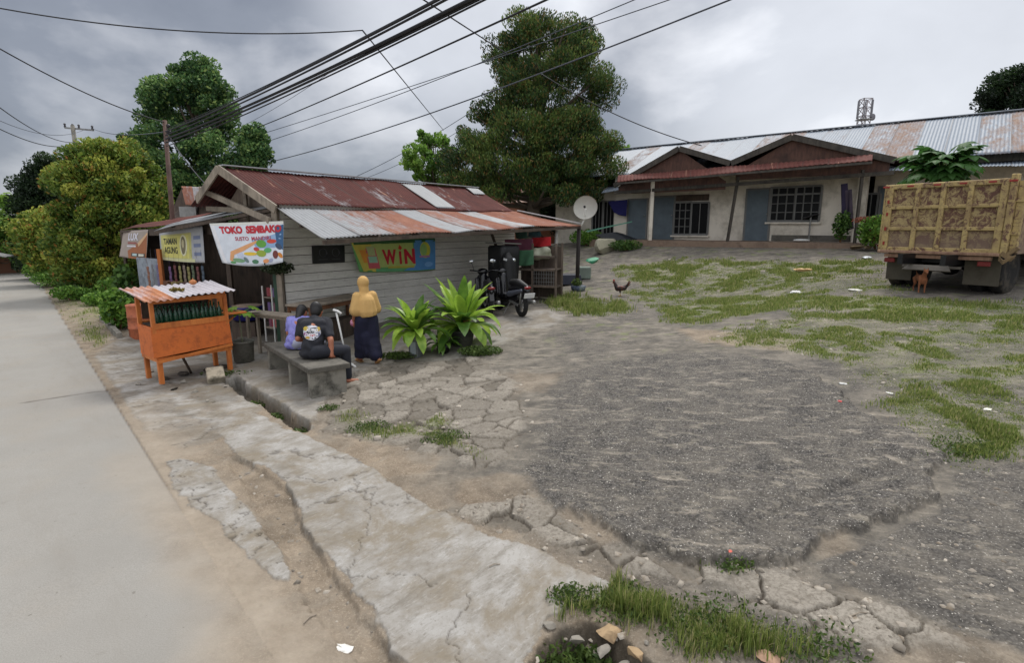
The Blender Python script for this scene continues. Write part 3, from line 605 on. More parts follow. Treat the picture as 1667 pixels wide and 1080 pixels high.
# porch roofs in front
g = at
roof_sheet('porch_roof', (g(250, 376, 12.4), g(300, 360, 14.0), g(430, 331, 12.2), g(450, 336, 10.5)), M_GREY, [-.5, -.3], shop, seed=21, pitch=.07, sheet=.7)['label'] = 'bare zinc porch roof sheet over the shop front'
roof_sheet('porch_roof', (g(196, 374, 14.6), g(240, 364, 16.8), g(345, 346, 15.0), g(300, 366, 13.2)), M_AWN, [.7, .8, .75], shop, seed=23)['label'] = 'maroon porch roof at the left end'
mb = MB(); 
for (a, b) in ((g(252, 379, 12.4), g(448, 341, 10.5)), (g(197, 377, 14.6), g(300, 372, 13.2)), (g(300, 372, 13.2), g(404, 350, 11.4))): mb.bar(a, b, .05, .06)
mb.bar((*g(198, 377, 14.6)[:2], .0), g(198, 377, 14.6), .06, .06)
ws('porch_beam', mb, M_DK)
# lean-to rafters, braces and posts
PB_ = gs(938, 474); WP = gs(903, 474)
mb = MB()
for k in range(9):
    f = (k+.2)/8.6; e_ = A_.lerp(B_, min(f, 1)); s_ = sp(-.1+f*7.85, .06, 2.8); mb.bar(e_+Vector((0, 0, -.05)), s_+Vector((0, 0, -.03)), .045, .07)
mb.bar(A_+Vector((0, 0, -.07)), B_+Vector((0, 0, -.07)), .04, .07); mb.bar(A_.lerp(sp(0, 0, 2.86), .5)-Vector((0, 0, .07)), B_.lerp(sp(7.7, 0, 2.9), .5)-Vector((0, 0, .07)), .05, .05)
ws('rafters', mb, M_DK)
PBt = Vector((B_.x-.04, B_.y+.02, B_.z-.08)); PBb = Vector((PBt.x-.02, PBt.y, Hs(PBt.x, PBt.y)-.05))
mb = MB(); mb.tube([PBb, PBt], .06, 8); ws('corner_post', mb, plain('blackened_post', (40, 34, 32), .8, .4, 6), smooth=True)['label'] = 'dark corner post'
wpt = at(906, 384, 15.6); mb = MB(); mb.tube([(wpt.x-.05, wpt.y, Hs(wpt.x, wpt.y)), (wpt.x, wpt.y, wpt.z+.15)], .045, 8); ws('corner_post', mb, plain('whitewashed_post', (176, 174, 168), .8, .25, 6, dirt=(110, 104, 96), dsc=6), smooth=True)['label'] = 'whitewashed pole'
mb = MB(); mb.bar(at(872, 372, 15.6), at(912, 420, 15.6), .05, .05); ws('brace', mb, M_DK); mb = MB(); mb.bar(at(800, 380, 14.4), at(822, 440, 14.4), .05, .06); ws('brace', mb, M_DK)
# ---------------------------------------------------------------- banners
def cloth_fn(c, sag=.03, wave=.02, nrm=None, seed=0):
    """corners top-left, top-right, bottom-right, bottom-left -> surface function (u right, v down)"""
    tl, tr, br, bl = [Vector(p) for p in c]; n = nrm or ((tr-tl).cross(bl-tl)).normalized()
    if n.dot(CAM-tl) < 0: n = -n
    def f(u, v, lift=0):
        p = tl.lerp(tr, u).lerp(bl.lerp(br, u), v)
        o = wave*(math.sin(u*5.3+seed+v*1.7)*.6+math.sin(u*11+v*4+seed*2)*.25)*(.3+.7*v)
        return p+n*(o+lift)+Vector((0, 0, -sag*4*v*u*(1-u)))
    return f
def cloth(name, f, mat, label, cat, th=.003, nu=28, nv=14, group=None):
    vs = [f(i/nu, j/nv) for i in range(nu+1) for j in range(nv+1)]; n1 = nv+1
    fs = [(i*n1+j, (i+1)*n1+j, (i+1)*n1+j+1, i*n1+j+1) for i in range(nu) for j in range(nv)]
    o = link(name, meshpy(name, vs, fs), None, mat, True); m = o.modifiers.new('t', 'SOLIDIFY'); m.thickness = th; m.offset = -1
    return tag(o, label, cat, group)
_cm = {}
def flat(rgb, rough=.6):
    k = (rgb, rough)
    if k not in _cm: _cm[k] = plain('print_%d_%d_%d' % rgb, rgb, rough, .12, 7, bump=0)
    return _cm[k]
def decal(par, f, pts, rgb, lift=.006, name='print', fine=6):
    """printed shape on the cloth: outline in (u, v)"""
    bm = bmesh.new(); vv = [bm.verts.new((u, v, 0)) for u, v in pts]; bm.faces.new(vv); bmesh.ops.triangulate(bm, faces=bm.faces[:])
    for _ in range(3):
        es = [e for e in bm.edges if e.calc_length() > 1.0/fine]
        if not es: break
        bmesh.ops.subdivide_edges(bm, edges=es, cuts=1); bmesh.ops.triangulate(bm, faces=bm.faces[:])
    for v in bm.verts: v.co = f(v.co.x, v.co.y, lift)
    me = bpy.data.meshes.new(name); bm.to_mesh(me); bm.free(); return link(name, me, par, flat(rgb))
def ellp(cu, cv, ru, rv, n=18, rot=0): return [(cu+ru*math.cos(a)*math.cos(rot)-rv*math.sin(a)*math.sin(rot), cv+ru*math.cos(a)*math.sin(rot)+rv*math.sin(a)*math.cos(rot)) for a in [k*2*math.pi/n for k in range(n)]]
def rct(u0, v0, u1, v1): return [(u0, v0), (u1, v0), (u1, v1), (u0, v1)]
def lettering(par, f, text, u0, u1, v0, v1, rgb, lift=.009, bold=.03, name='lettering'):
    c = bpy.data.curves.new('t', 'FONT'); c.body = text; c.offset = bold; c.resolution_u = 3; o = bpy.data.objects.new('t', c); COL.objects.link(o)
    dg = bpy.context.evaluated_depsgraph_get(); dg.update(); me = bpy.data.meshes.new_from_object(o.evaluated_get(dg)); bpy.data.objects.remove(o)
    xs = [v.co.x for v in me.vertices]; ys = [v.co.y for v in me.vertices]; a, b, cc, d = min(xs), max(xs), min(ys), max(ys)
    for v in me.vertices: v.co = f(u0+(v.co.x-a)/(b-a)*(u1-u0), v1-(v.co.y-cc)/(d-cc)*(v1-v0), lift)
    me.name = name; return link(name, me, par, flat(rgb))
# TOKO SEMBAKO
f = cloth_fn((at(341, 364, 11.1), at(461, 360, 10.25), at(462, 427, 10.25), at(363, 428, 11.0)), .07, .03)
b = cloth('banner', f, flat((214, 220, 228)), 'white printed grocery banner with red heading over the shop door', 'banner')
decal(b, f, [(.0, .0), (1, 0), (1, .06), (.02, .06)], (214, 214, 206), .004)
decal(b, f, [(.0, .05), (.06, .05), (.09, .98), (.03, .98)], (225, 225, 228), .004)
decal(b, f, [(.55, .42), (1, .25), (1, .62), (.6, .6)], (142, 172, 206), .004); decal(b, f, [(.88, .12), (1, .08), (1, .7), (.9, .6)], (52, 92, 132), .005)
decal(b, f, [(.15, .9), (.2, .68), (.45, .52), (.62, .42), (.64, .46), (.4, .66), (.25, .75), (.2, .92)], (218, 160, 110), .006)
for (u, v, ru, rv, c) in ((.68, .5, .07, .09, (98, 160, 62)), (.83, .46, .07, .05, (204, 70, 50)), (.5, .72, .1, .04, (226, 190, 60)), (.66, .72, .07, .08, (150, 170, 60)), (.76, .66, .06, .06, (92, 168, 104)), (.93, .6, .04, .09, (60, 74, 96)),
                        (.88, .78, .045, .1, (112, 52, 44)), (.96, .82, .03, .08, (206, 130, 46)), (.72, .9, .05, .05, (222, 150, 96)), (.3, .88, .1, .05, (120, 160, 120)), (.55, .9, .05, .05, (74, 122, 90)), (.8, .9, .04, .05, (160, 166, 190)), (.6, .62, .04, .05, (196, 66, 58)), (.2, .94, .05, .03, (92, 150, 92)), (.42, .86, .03, .07, (110, 130, 130))):
    decal(b, f, ellp(u, v, ru, rv, 12, random.uniform(-.5, .5)), c, .007+random.random()*.002)
decal(b, f, [(.28, .7), (.38, .68), (.42, .95), (.32, .95)], (196, 204, 222), .006)
lettering(b, f, 'TOKO', .13, .45, .08, .26, (186, 40, 52), bold=.06); lettering(b, f, 'SEMBAKO', .5, .975, .08, .26, (186, 40, 52), bold=.06); lettering(b, f, 'SUSTO  MANDIRI', .32, .82, .33, .42, (176, 52, 70), bold=.02)
# yellow banner
f = cloth_fn((at(259, 377, 13.0), at(330, 368, 12.0), at(334, 428, 12.0), at(263, 423, 13.0)), .02, .02, seed=2)
b = cloth('banner', f, flat((166, 168, 172)), 'grey and yellow printed banner with dark block words left of the shop door', 'banner')
decal(b, f, rct(.03, .14, .74, .96), (186, 182, 116), .004); decal(b, f, rct(.1, .2, .68, .88), (206, 200, 112), .0055); decal(b, f, rct(0, .9, .8, .99), (196, 196, 150), .0065)
lettering(b, f, 'TAMAN', .1, .4, .26, .46, (58, 60, 40)); lettering(b, f, 'AGUNG', .1, .4, .54, .76, (58, 60, 40))
decal(b, f, ellp(.55, .5, .09, .32, 20), (216, 214, 180), .007); decal(b, f, ellp(.545, .5, .06, .27, 18), (120, 112, 84), .008); decal(b, f, ellp(.54, .45, .03, .13, 14), (186, 178, 140), .009)
for v in (.3, .52, .76): decal(b, f, rct(.79, v-.05, .94, v+.05), (112, 122, 150), .006)
# brown banner
f = cloth_fn((at(200, 377, 14.6), at(241, 374, 13.8), at(237, 423, 13.8), at(195, 418, 14.5)), .01, .02, seed=5)
b = cloth('banner', f, flat((150, 138, 128)), 'brown product banner at the far left end of the shop', 'banner')
decal(b, f, [(.36, 1), (.3, .74), (.98, .18), (1, 1)], (150, 92, 56), .004); decal(b, f, [(.66, .45), (.98, .1), (1, .16), (.7, .58)], (196, 160, 122), .006)
lettering(b, f, 'LUX', .28, .66, .1, .36, (206, 204, 214)); decal(b, f, rct(.28, .42, .62, .48), (140, 74, 66), .006); decal(b, f, rct(.26, .54, .6, .59), (200, 196, 200), .006); decal(b, f, rct(.45, .8, .95, .93), (80, 66, 54), .006)
decal(b, f, rct(.5, .82, .66, .9), (170, 190, 190), .008); decal(b, f, rct(.72, .82, .9, .9), (200, 196, 180), .008)
# WIN banner
wn = SW
def onwall(px, py, off=.12):
    """point of the side-wall plane seen through a pixel"""
    d = at(px, py, 1)-CAM; o = SO+SW*off; k = (o-CAM).dot(SW)/d.dot(SW); return CAM+d*k
f = cloth_fn((onwall(570, 391, .35), onwall(708, 388, .3), onwall(708, 439, .16), onwall(585, 443, .16)), .03, .025, seed=1)
b = cloth('banner', f, flat((104, 166, 98)), 'green and blue detergent banner with big red WIN lettering on the side wall', 'banner')
decal(b, f, [(0, .05), (.25, .05), (.2, .98), (.05, .98)], (206, 190, 86), .004); decal(b, f, [(.02, .0), (1, 0), (1, .1), (.02, .14)], (44, 92, 48), .005)
decal(b, f, [(.2, .12), (.7, .12), (.72, .82), (.25, .85)], (176, 192, 112), .005); decal(b, f, [(.72, .05), (1, .05), (1, .97), (.55, .97), (.7, .8)], (84, 142, 198), .005)
decal(b, f, [(.06, .3), (.16, .3), (.12, .7), (.08, .7)], (222, 148, 60), .006)
decal(b, f, [(.13, .25), (.24, .25), (.26, .88), (.12, .88)], (204, 96, 104), .006); decal(b, f, rct(.14, .5, .24, .7), (150, 196, 170), .007); decal(b, f, [(.14, .2), (.23, .2), (.23, .48), (.15, .48)], (176, 186, 132), .0065)
lettering(b, f, 'W', .31, .48, .3, .76, (190, 36, 56), bold=.05); lettering(b, f, 'I', .515, .545, .36, .76, (190, 36, 56), bold=.04); lettering(b, f, 'N', .58, .72, .3, .76, (190, 36, 56), bold=.05); decal(b, f, [(.51, .28), (.53, .16), (.56, .26), (.54, .33)], (200, 60, 40), .01)
decal(b, f, rct(.36, .82, .7, .88), (186, 176, 70), .006); decal(b, f, ellp(.86, .35, .07, .25, 16), (200, 198, 70), .007); decal(b, f, ellp(.84, .34, .045, .18, 14), (150, 190, 110), .008); decal(b, f, rct(.78, .52, .92, .58), (176, 120, 170), .008); decal(b, f, ellp(.9, .8, .06, .08, 12), (120, 170, 220), .007)
decal(b, f, rct(.2, .9, .55, .98), (104, 172, 124), .006)
# black plaque
p0 = onwall(509, 400, .06); p1 = onwall(561, 399, .06); p2 = onwall(510, 430, .06); t_ = thing('wall_sign', 'black plaque with two faint grey rings on the white plank wall', 'sign', p2)
mb = MB(); mb.prism([p2, p2+(p1-p0), p1, p0], SW*-.03); ws('panel', mb, plain('black_board', (20, 20, 24), .5, .2, 5), t_)
ff = lambda u, v, l=0: p0+(p1-p0)*u+(p2-p0)*v+SW*l
for cx in (.3, .7):
    for k in range(14):
        a = k*2*math.pi/14; a2 = (k+1)*2*math.pi/14
        decal(t_, ff, [(cx+.15*math.cos(a), .4+.25*math.sin(a)), (cx+.15*math.cos(a2), .4+.25*math.sin(a2)), (cx+.12*math.cos(a2), .4+.2*math.sin(a2)), (cx+.12*math.cos(a), .4+.2*math.sin(a))], (62, 62, 68), .004, 'ring') if k == 0 else None
    mb = MB(); rotm = Matrix((SL, Vector((0, 0, 1)), SW)).transposed(); mb.torus(ff(cx, .4, .004), .085, .007, rotm, 24, 4); ws('ring', mb, flat((64, 64, 70)), t_)
    decal(t_, ff, rct(cx-.14, .76, cx+.14, .79), (72, 72, 76), .004, 'print')
# ---------------------------------------------------------------- goods in the shop front
SACH = [((96, 66, 112), 'purple'), ((124, 118, 60), 'olive yellow'), ((92, 30, 30), 'dark red'), ((70, 86, 60), 'green'), ((116, 100, 88), 'beige'), ((98, 92, 128), 'lilac'), ((110, 112, 118), 'silver'), ((128, 74, 40), 'orange'), ((46, 66, 84), 'blue')]
def strip(px, py, zd, n, ci, w=.1):
    p = at(px, py, zd); mb = MB()
    for k in range(n): mb.box((0, (k % 2)*.006, -.05-k*.1), (w, .012, .094), ry=0, bev=.004, rx=.06*((k % 2)*2-1))
    mb.tube([(0, 0, 0), (0, 0, .35)], .002, 4)
    o = link('sachet_strip', mb.mesh('sachet_strip'), None, plain('foil_%s_%d' % (SACH[ci][1].replace(' ', '_'), px), SACH[ci][0], .35, .4, 22, bump=.001)); o.location = p; o.rotation_euler = (0, 0, -.6); return o
names = {}
spots = [(240, 440, 13.2, 5, 7, 'at the left end of the pale blue panel'), (247, 436, 13.1, 5, 6, 'on the pale blue panel'), (255, 437, 13.0, 6, 5, 'hanging beside the orange counter post'), (276, 440, 12.8, 6, 0, 'just right of the orange counter post'), (284, 438, 12.7, 5, 2, 'under the left end of the yellow banner'), (292, 439, 12.6, 6, 1, 'under the middle of the yellow banner'),
         (299, 438, 12.5, 5, 4, 'under the yellow banner in the counter opening'), (306, 440, 12.4, 6, 1, 'under the right half of the yellow banner'), (313, 438, 12.3, 6, 3, 'under the yellow banner in the counter opening'), (321, 440, 12.2, 6, 2, 'near the right edge of the yellow banner'), (329, 439, 12.1, 5, 8, 'below the right corner of the yellow banner')]
for (px, py, zd, n, ci, wh) in spots:
    o = strip(px, py-6, zd, n, ci); tag(o, '%s sachet strip %s' % (SACH[ci][1], wh), 'snack strip', 'sachet strips hanging in the shop front')
for k, (px, zz, w_, c_, nm) in enumerate(((275, 1.05, .3, (96, 60, 40), 'brown carton'), (289, 1.05, .26, (120, 104, 60), 'tan carton'), (303, 1.05, .28, (70, 40, 44), 'maroon carton'), (318, 1.05, .24, (60, 76, 84), 'grey blue carton'), (332, 1.05, .28, (110, 70, 50), 'orange brown carton'))):
    q = at(px, 455, 12.95-(px-275)*.014); o = MB().box((0, 0, .13), (w_, .2, .26), bev=.006).build('carton', plain('carton_%d' % k, c_, .7, .3, 8)); o.location = (q.x, q.y, 1.001); o.rotation_euler = (0, 0, -.63); tag(o, '%s on the counter behind the hanging sachets, %s from the left' % (nm, ('first', 'second', 'third', 'fourth', 'last')[k]), 'carton', 'cartons on the shop counter')
# shelf rack and things in the doorway
rp = at(445, 512, 11.3); rk = thing('shelf_rack', 'small pale wire rack with packets just inside the shop door', 'rack', (rp.x, rp.y, hz(rp.x, rp.y)+.1), -.6)
mb = MB()
for x in (-.16, .16):
    for y in (-.1, .1): mb.bar((x, y, 0), (x, y, 1.15), .022)
mb.build('frame', M_WHITE, rk)
for i, z in enumerate((.3, .62, .92)): mb = MB(); mb.box((0, 0, z), (.34, .22, .015)); mb.build('shelf', M_GW, rk)
pk = [(132, 72, 96), (150, 60, 70), (178, 96, 92), (110, 86, 140), (90, 96, 100)]
for i in range(9):
    z = (.31, .63, .93)[i//3]; o = MB().box((0, 0, .09), (.085, .05, .18), bev=.008).build('snack_packet', plain('packet_%d' % i, pk[i % 5], .4, .3, 20), None); o.location = Vector((rp.x, rp.y, hz(rp.x, rp.y)+.1+z))+Vector(((-.1+.1*(i % 3))*math.cos(-.6), (-.1+.1*(i % 3))*math.sin(-.6), 0)); o.rotation_euler = (0, 0, -.6)
    tag(o, '%s snack packet, %s on the %s shelf of the wire rack' % (('wine coloured', 'red', 'salmon pink', 'violet', 'grey')[i % 5], ('left', 'middle', 'right')[i % 3], ('lowest', 'middle', 'top')[i//3]), 'packet', 'packets on the wire rack')
bp = at(402, 497, 12.0); tb = thing('wash_tub', 'deep blue plastic tub on a stand in the dark doorway', 'tub', (bp.x, bp.y, bp.z-.32))
MB().lathe((0, 0, 0), [(.2, 0), (.29, .02), (.33, .26), (.345, .27), (.345, .3), (.31, .3), (.27, .05), (.2, .04)], 24).build('basin', plain('blue_plastic', (34, 36, 120), .4, .2, 5), tb, True)
mb = MB(); mb.box((0, 0, -.3), (.5, .5, .55)); mb.build('stand', M_DK, tb)
mb = MB(); mb.lathe((0, 0, .3), [(.3, 0), (.3, .02), (.1, .03)], 20); mb.build('lid', plain('tray_beige', (150, 128, 110), .6, .2, 6), tb)
# hanging foliage below the TOKO banner's right corner
def leafcloud(n, cen, rad, size, seed=0, aspect=1.9, up=.3):
    r = np.random.default_rng(seed); P = r.normal(0, .45, (n, 3)); P = P/np.maximum(1, np.linalg.norm(P, axis=1)/.95)[:, None]*rad+cen
    return leaves(P, size, r, aspect, up)
def leaves(P, size, r, aspect=1.9, up=.3, axis=None, tint=None):
    n = len(P); d = r.normal(0, 1, (n, 3)); d[:, 2] += up
    if axis is not None: d = d*.75+axis
    d /= np.linalg.norm(d, axis=1)[:, None]; q = r.normal(0, 1, (n, 3)); sd = np.cross(d, q); sd /= np.linalg.norm(sd, axis=1)[:, None]
    L = (size*r.uniform(.6, 1.35, n))[:, None]; w = L/aspect*.5; nn = np.cross(d, sd)
    V = np.stack([P-d*L*.5, P+sd*w-nn*w*.25, P+d*L*.5, P-sd*w-nn*w*.25], 1).reshape(-1, 3); F = (np.arange(n)*4)[:, None]+np.array([0, 1, 2, 3])
    t_ = np.clip(r.normal(.5, .24, n), 0, 1) if tint is None else tint; t2 = np.zeros(n)
    return V, F, np.repeat(np.stack([t_, t2, t_*0, t_*0+1], 1), 4, 0)
hb = onwall(452, 436, .1); hf = thing('hanging_plant', 'dark trailing plant hanging at the shop corner below the white banner', 'plant', hb)
V, F_, c_ = leafcloud(900, (0, 0, 0), (.34, .2, .13), .06, 4); child('foliage', meshnp('foliage', V, F_, c_), hf, leafmat('dark_leaf', [(34, 44, 26), (46, 58, 34), (58, 66, 40)], .2))
MB().tube([(0, 0, 0), (0, 0, .45)], .006, 5).build('hanger', M_DK, hf)
# second shack roof behind the gable
sh = thing('rear_shack', 'small shack with rusty orange roof peeping out behind the shop gable', 'shed', (*at(310, 400, 17)[:2], .2))
roof_sheet('roof', (g(302, 334, 16.5), g(352, 334, 15.2), g(350, 306, 16.0), g(295, 303, 17.4)), M_GREY, [.6, .4, .7], sh, seed=31)
mb = MB(); mb.prism([g(296, 306, 17.2), g(276, 352, 17.2), g(276, 372, 17.2), g(350, 372, 16.2), g(346, 338, 16.2), g(304, 332, 17.2)], (.15, .2, 0)); ws('gable_wall', mb, M_DK, sh)
mb = MB(); p_ = g(310, 345, 16.8); mb.box(p_, (.5, .3, .3)); ws('vent', mb, M_STEEL, sh)
# ================================================================ street cart
M_ORG = plain('orange_paint', (208, 110, 50), .6, .14, 2.2, dirt=(164, 84, 42), dsc=9, spec=.4); M_ORW = wood('orange_painted_wood', (186, 100, 44), (214, 130, 62), rough=.6)
def frame_at(p, xdir):
    x = Vector((xdir.x, xdir.y, 0)).normalized(); return math.atan2(x.y, x.x)
cl_ = at(262, 628, 8.9); cr_ = at(378, 590, 9.75); crz = frame_at(cl_, cr_-cl_); CWd = (Vector((cr_.x, cr_.y, 0))-Vector((cl_.x, cl_.y, 0))).length
c0 = Vector((cl_.x, cl_.y, Hs(cl_.x, cl_.y)))
cart = thing('food_cart', 'orange wooden food cart with corrugated tin roof and glassless window full of bottles', 'cart', c0, crz)
D = .62   # depth, +y local is away from the viewer
zr = lambda lx, ly: Hs(*(c0+Vector((lx*math.cos(crz)-ly*math.sin(crz), lx*math.sin(crz)+ly*math.cos(crz), 0)))[:2])-c0.z
for (x, y) in ((.03, .03), (CWd-.03, .03), (.03, D-.03), (CWd-.03, D-.03)):
    o = MB().bar((x, y, zr(x, y)-.01), (x, y, .42), .065, .065).build('leg', M_ORW, cart)
mb = MB(); mb.box((CWd/2, D/2, .40), (CWd+.04, D+.02, .06)); mb.bar((-.02, -.03, .37), (CWd+.02, -.03, .47), .03, .05); mb.build('base_frame', M_ORW, cart)
mb = MB(); mb.prism([(-.06, -.035, .44), (CWd+.02, -.035, .5), (CWd+.01, .0, .93), (-.05, .0, .93)], (0, .02, 0)); mb.box((-.02, D/2, .68), (.02, D, .5)); mb.box((CWd-.0, D/2, .7), (.02, D, .46)); mb.box((CWd/2, D, .68), (CWd, .02, .5)); mb.build('body_panel', M_ORG, cart)
mb = MB()
for x in (.0, CWd-.02):
    for y in (.02, D-.02): mb.bar((x, y, .45), (x, y, 1.36), .055, .055)
mb.bar((0, .02, 1.33), (CWd, .02, 1.33), .04, .07); mb.bar((0, D-.02, 1.36), (CWd, D-.02, 1.36), .04, .06); mb.bar((0, .0, .94), (CWd, .0, .94), .03, .09); mb.bar((0, D, .94), (CWd, D, .94), .03, .06); mb.build('window_frame', M_ORW, cart)
MB().box((CWd/2, D/2, .93), (CWd-.05, D-.04, .02)).build('shelf', M_DK, cart)
mb = MB(); mb.box((CWd/2+.0, D-.01, 1.17), (CWd-.1, .01, .34)); mb.build('back_board', M_DK, cart)
rm = thing('t', '', '')  # temporary
bpy.data.objects.remove(rm)
def cw(x, y, z): return c0+Vector((x*math.cos(crz)-y*math.sin(crz), x*math.sin(crz)+y*math.cos(crz), z))
M_CT = sheetmat('cart_roof_tin', (190, 184, 188), (158, 96, 68), (186, 130, 92))
roof_sheet('roof', (tuple(cw(-.14, -.16, 1.35)), tuple(cw(CWd+.1, -.16, 1.41)), tuple(cw(CWd+.08, D+.12, 1.53)), tuple(cw(-.2, D+.12, 1.5))), M_CT, [.55, -.35, -.2, -.4], cart, pitch=.1, amp=.016, sheet=.42, nv=8, seed=44)
mb = MB(); mb.box((CWd+.2, .22, .99), (.34, .3, .025)); mb.bar((CWd+.03, .22, .8), (CWd+.3, .22, .98), .03); mb.build('side_shelf', M_ORW, cart)
mb = MB(); mb.prism([(CWd+.12, D+.02, 1.0), (CWd+.28, D+.02, 1.0), (CWd+.27, D+.02, 1.36), (CWd+.13, D+.02, 1.4)], (0, .02, 0)); mb.build('side_board', M_ORW, cart)
mb = MB(); mb.bar((.35, .0, .42), (.6, .35, zr(.6, .35)), .03); mb.build('prop', M_DK, cart)
bprof = [(.033, 0), (.036, .01), (.036, .13), (.03, .17), (.013, .21), (.012, .27), (.015, .27), (.015, .285)]
t = NT('green_glass'); t.p.inputs['Transmission Weight'].default_value = .35; M_GL = t.fin(srgb(40, 84, 60), .15, None, 0, .6)
bme = MB().lathe((0, 0, 0), bprof, 14).mesh('bottle')
for k in range(15):
    x = .09+k*(CWd-.18)/14; y = .1+.03*(k % 2); o = link('bottle', bme if not k else bme, None, M_GL, True); o.location = cw(x, y, .942); tag(o, 'dark green glass bottle standing in the window of the orange cart', 'bottle', 'green bottles in the orange cart')
for k in range(12):
    x = .12+k*(CWd-.24)/11; o = link('bottle', bme, None, M_GL, True); o.location = cw(x, .3+.02*(k % 3), .942); tag(o, 'dark green glass bottle standing in the window of the orange cart', 'bottle', 'green bottles in the orange cart')
# things lying on the cart roof
o = MB().ell((0, 0, 0), (.06, .055, .045)).ell((0, 0, .04), (.012, .012, .03)).build('dried_gourd', plain('gourd_skin', (178, 112, 66), .7, .2, 6), None, True); o.location = cw(CWd*.72, D*.75, 1.555); tag(o, 'small round orange gourd lying on the tin roof of the cart', 'gourd')
V, F_, c_ = leafcloud(60, (0, 0, 0), (.12, .05, .012), .09, 8); o = link('leaf_litter', meshnp('leaf_litter', V, F_, c_), None, leafmat('dry_leaf', [(96, 88, 46), (134, 118, 62), (160, 144, 84)], .2)); o.location = cw(CWd*.4, D*.35, 1.475); tag(o, 'little heap of withered leaves on the tin roof of the cart', 'leaves')
# orange drum
dp = gs(234, 551); dr = thing('steel_drum', 'small ribbed orange steel drum standing left of the cart', 'drum', dp)
s_ = (dp-CAM).length*CP/900*16
prof = [(.97, 0), (1, .06)]
for k in (1, 2): prof += [(1, k*.95-.06), (1.05, k*.95), (1, k*.95+.06)]
prof += [(1, 2.78), (1.04, 2.85), (1.04, 2.92), (.96, 2.92)]
MB().lathe((0, 0, 0), [(r*s_, z*s_) for r, z in prof], 28).build('body', plain('faded_orange_drum', (180, 100, 66), .65, .25, 3, dirt=(112, 64, 44), dsc=4), dr, True)
MB().lathe((0, 0, 2.8*s_), [(.93*s_, 0), (.93*s_, .02)], 24).build('lid', M_DK, dr)
# ================================================================ cast bench
n1 = at(503, 601, 7.85); f1 = at(431, 561, 9.6); n2 = at(566, 593, 8.25)
bz = Hs((n1.x+f1.x)/2, (n1.y+f1.y)/2); ax = Vector((f1.x-n1.x, f1.y-n1.y, 0)); Lb = ax.length; ax.normalize(); bxv = Vector((ax.y, -ax.x, 0)); Wb = .6
B0 = Vector((n1.x, n1.y, bz)); bench = thing('concrete_bench', 'mossy cast concrete bench on three block supports by the ditch', 'bench', B0)
def bw(l, w, z): return B0+ax*l+bxv*w+Vector((0, 0, z))
M_BN = plain('stained_bench_concrete', (134, 130, 120), .9, .25, 3.5, dirt=(52, 50, 44), dsc=3.2, bump=.006); M_BT = plain('bench_top_concrete', (96, 92, 84), .85, .3, 5, dirt=(58, 56, 50), dsc=4, bump=.005)
SZ = n1.z-bz
mb = MB(); P = [bw(-.03, -.02, SZ-.075), bw(Lb, -.02, SZ-.075), bw(Lb, Wb-.02, SZ-.075), bw(-.03, Wb+.0, SZ-.075)]; mb.prism(P, (0, 0, .075)); bmesh.ops.bevel(mb.bm, geom=mb.bm.edges[:], offset=.008, segments=2, affect='EDGES'); ws('seat', mb, M_BT, bench)
for l, th_ in ((.03, .13), (Lb*.42, .12), (Lb-.16, .13)):
    zz = [Hs(*bw(l, w, 0)[:2])-bz-.03 for w in (.02, Wb-.04)]
    mb = MB(); mb.prism([bw(l, .02, zz[0]), bw(l, Wb-.05, zz[1]), bw(l, Wb-.05, SZ-.077), bw(l, .02, SZ-.077)], ax*th_); bmesh.ops.bevel(mb.bm, geom=mb.bm.edges[:], offset=.008, segments=2, affect='EDGES'); ws('support', mb, M_BN, bench)
# ================================================================ table and wooden bench
def plank_table(name, label, cat, p, rz, L, Wd, Hh, mat, topm, leg=.05, apron=.09):
    t_ = thing(name, label, cat, p, rz)
    MB().box((0, 0, Hh-.018), (L, Wd, .036), bev=.004).build('table_top' if Hh > .5 else 'seat', topm, t_)
    mb = MB(); mb.box((0, -Wd/2+.05, Hh-.036-apron/2), (L-.12, .022, apron)); mb.box((0, Wd/2-.05, Hh-.036-apron/2), (L-.12, .022, apron)); mb.box((-L/2+.06, 0, Hh-.036-apron/2), (.022, Wd-.13, apron)); mb.box((L/2-.06, 0, Hh-.036-apron/2), (.022, Wd-.13, apron)); mb.build('apron_rail', mat, t_)
    for sx in (-1, 1):
        for sy in (-1, 1): MB().bar((sx*(L/2-.06), sy*(Wd/2-.05), 0), (sx*(L/2-.06), sy*(Wd/2-.05), Hh-.037), leg).build('leg', mat, t_)
    return t_
tl_ = at(478, 492, 10.3); tr_ = at(572, 484, 11.9); tm = (tl_+tr_)/2; rzt = frame_at(tl_, tr_-tl_)
tz = hz(tm.x, tm.y)+.04; plank_table('wooden_table', 'brown wooden table with a slatted grey top against the white plank wall', 'table', (tm.x+.1, tm.y+.02, tz), rzt, 1.85, .6, max(.6, tm.z-tz), M_BW, M_GW)
tl_ = at(420, 508, 10.7); tr_ = at(466, 517, 9.9); tm = (tl_+tr_)/2; plank_table('wooden_bench', 'low grey wooden bench in front of the dark shop doorway', 'bench', (tm.x, tm.y, hz(tm.x, tm.y)+.03), frame_at(tl_, tr_-tl_)+.3, 1.15, .32, max(.4, tm.z-hz(tm.x, tm.y)), M_GW, M_GW, apron=.05)
q = at(590, 520, 11.4); o = MB().box((0, 0, .2), (.9, .5, .42), bev=.01).build('wooden_crate', M_DK); 
q = at(556, 541, 11.9); o.location = (q.x, q.y, hz(q.x, q.y)+.02); o.rotation_euler = (0, 0, rzt); tag(o, 'dark wooden crate standing under the right end of the table', 'crate')
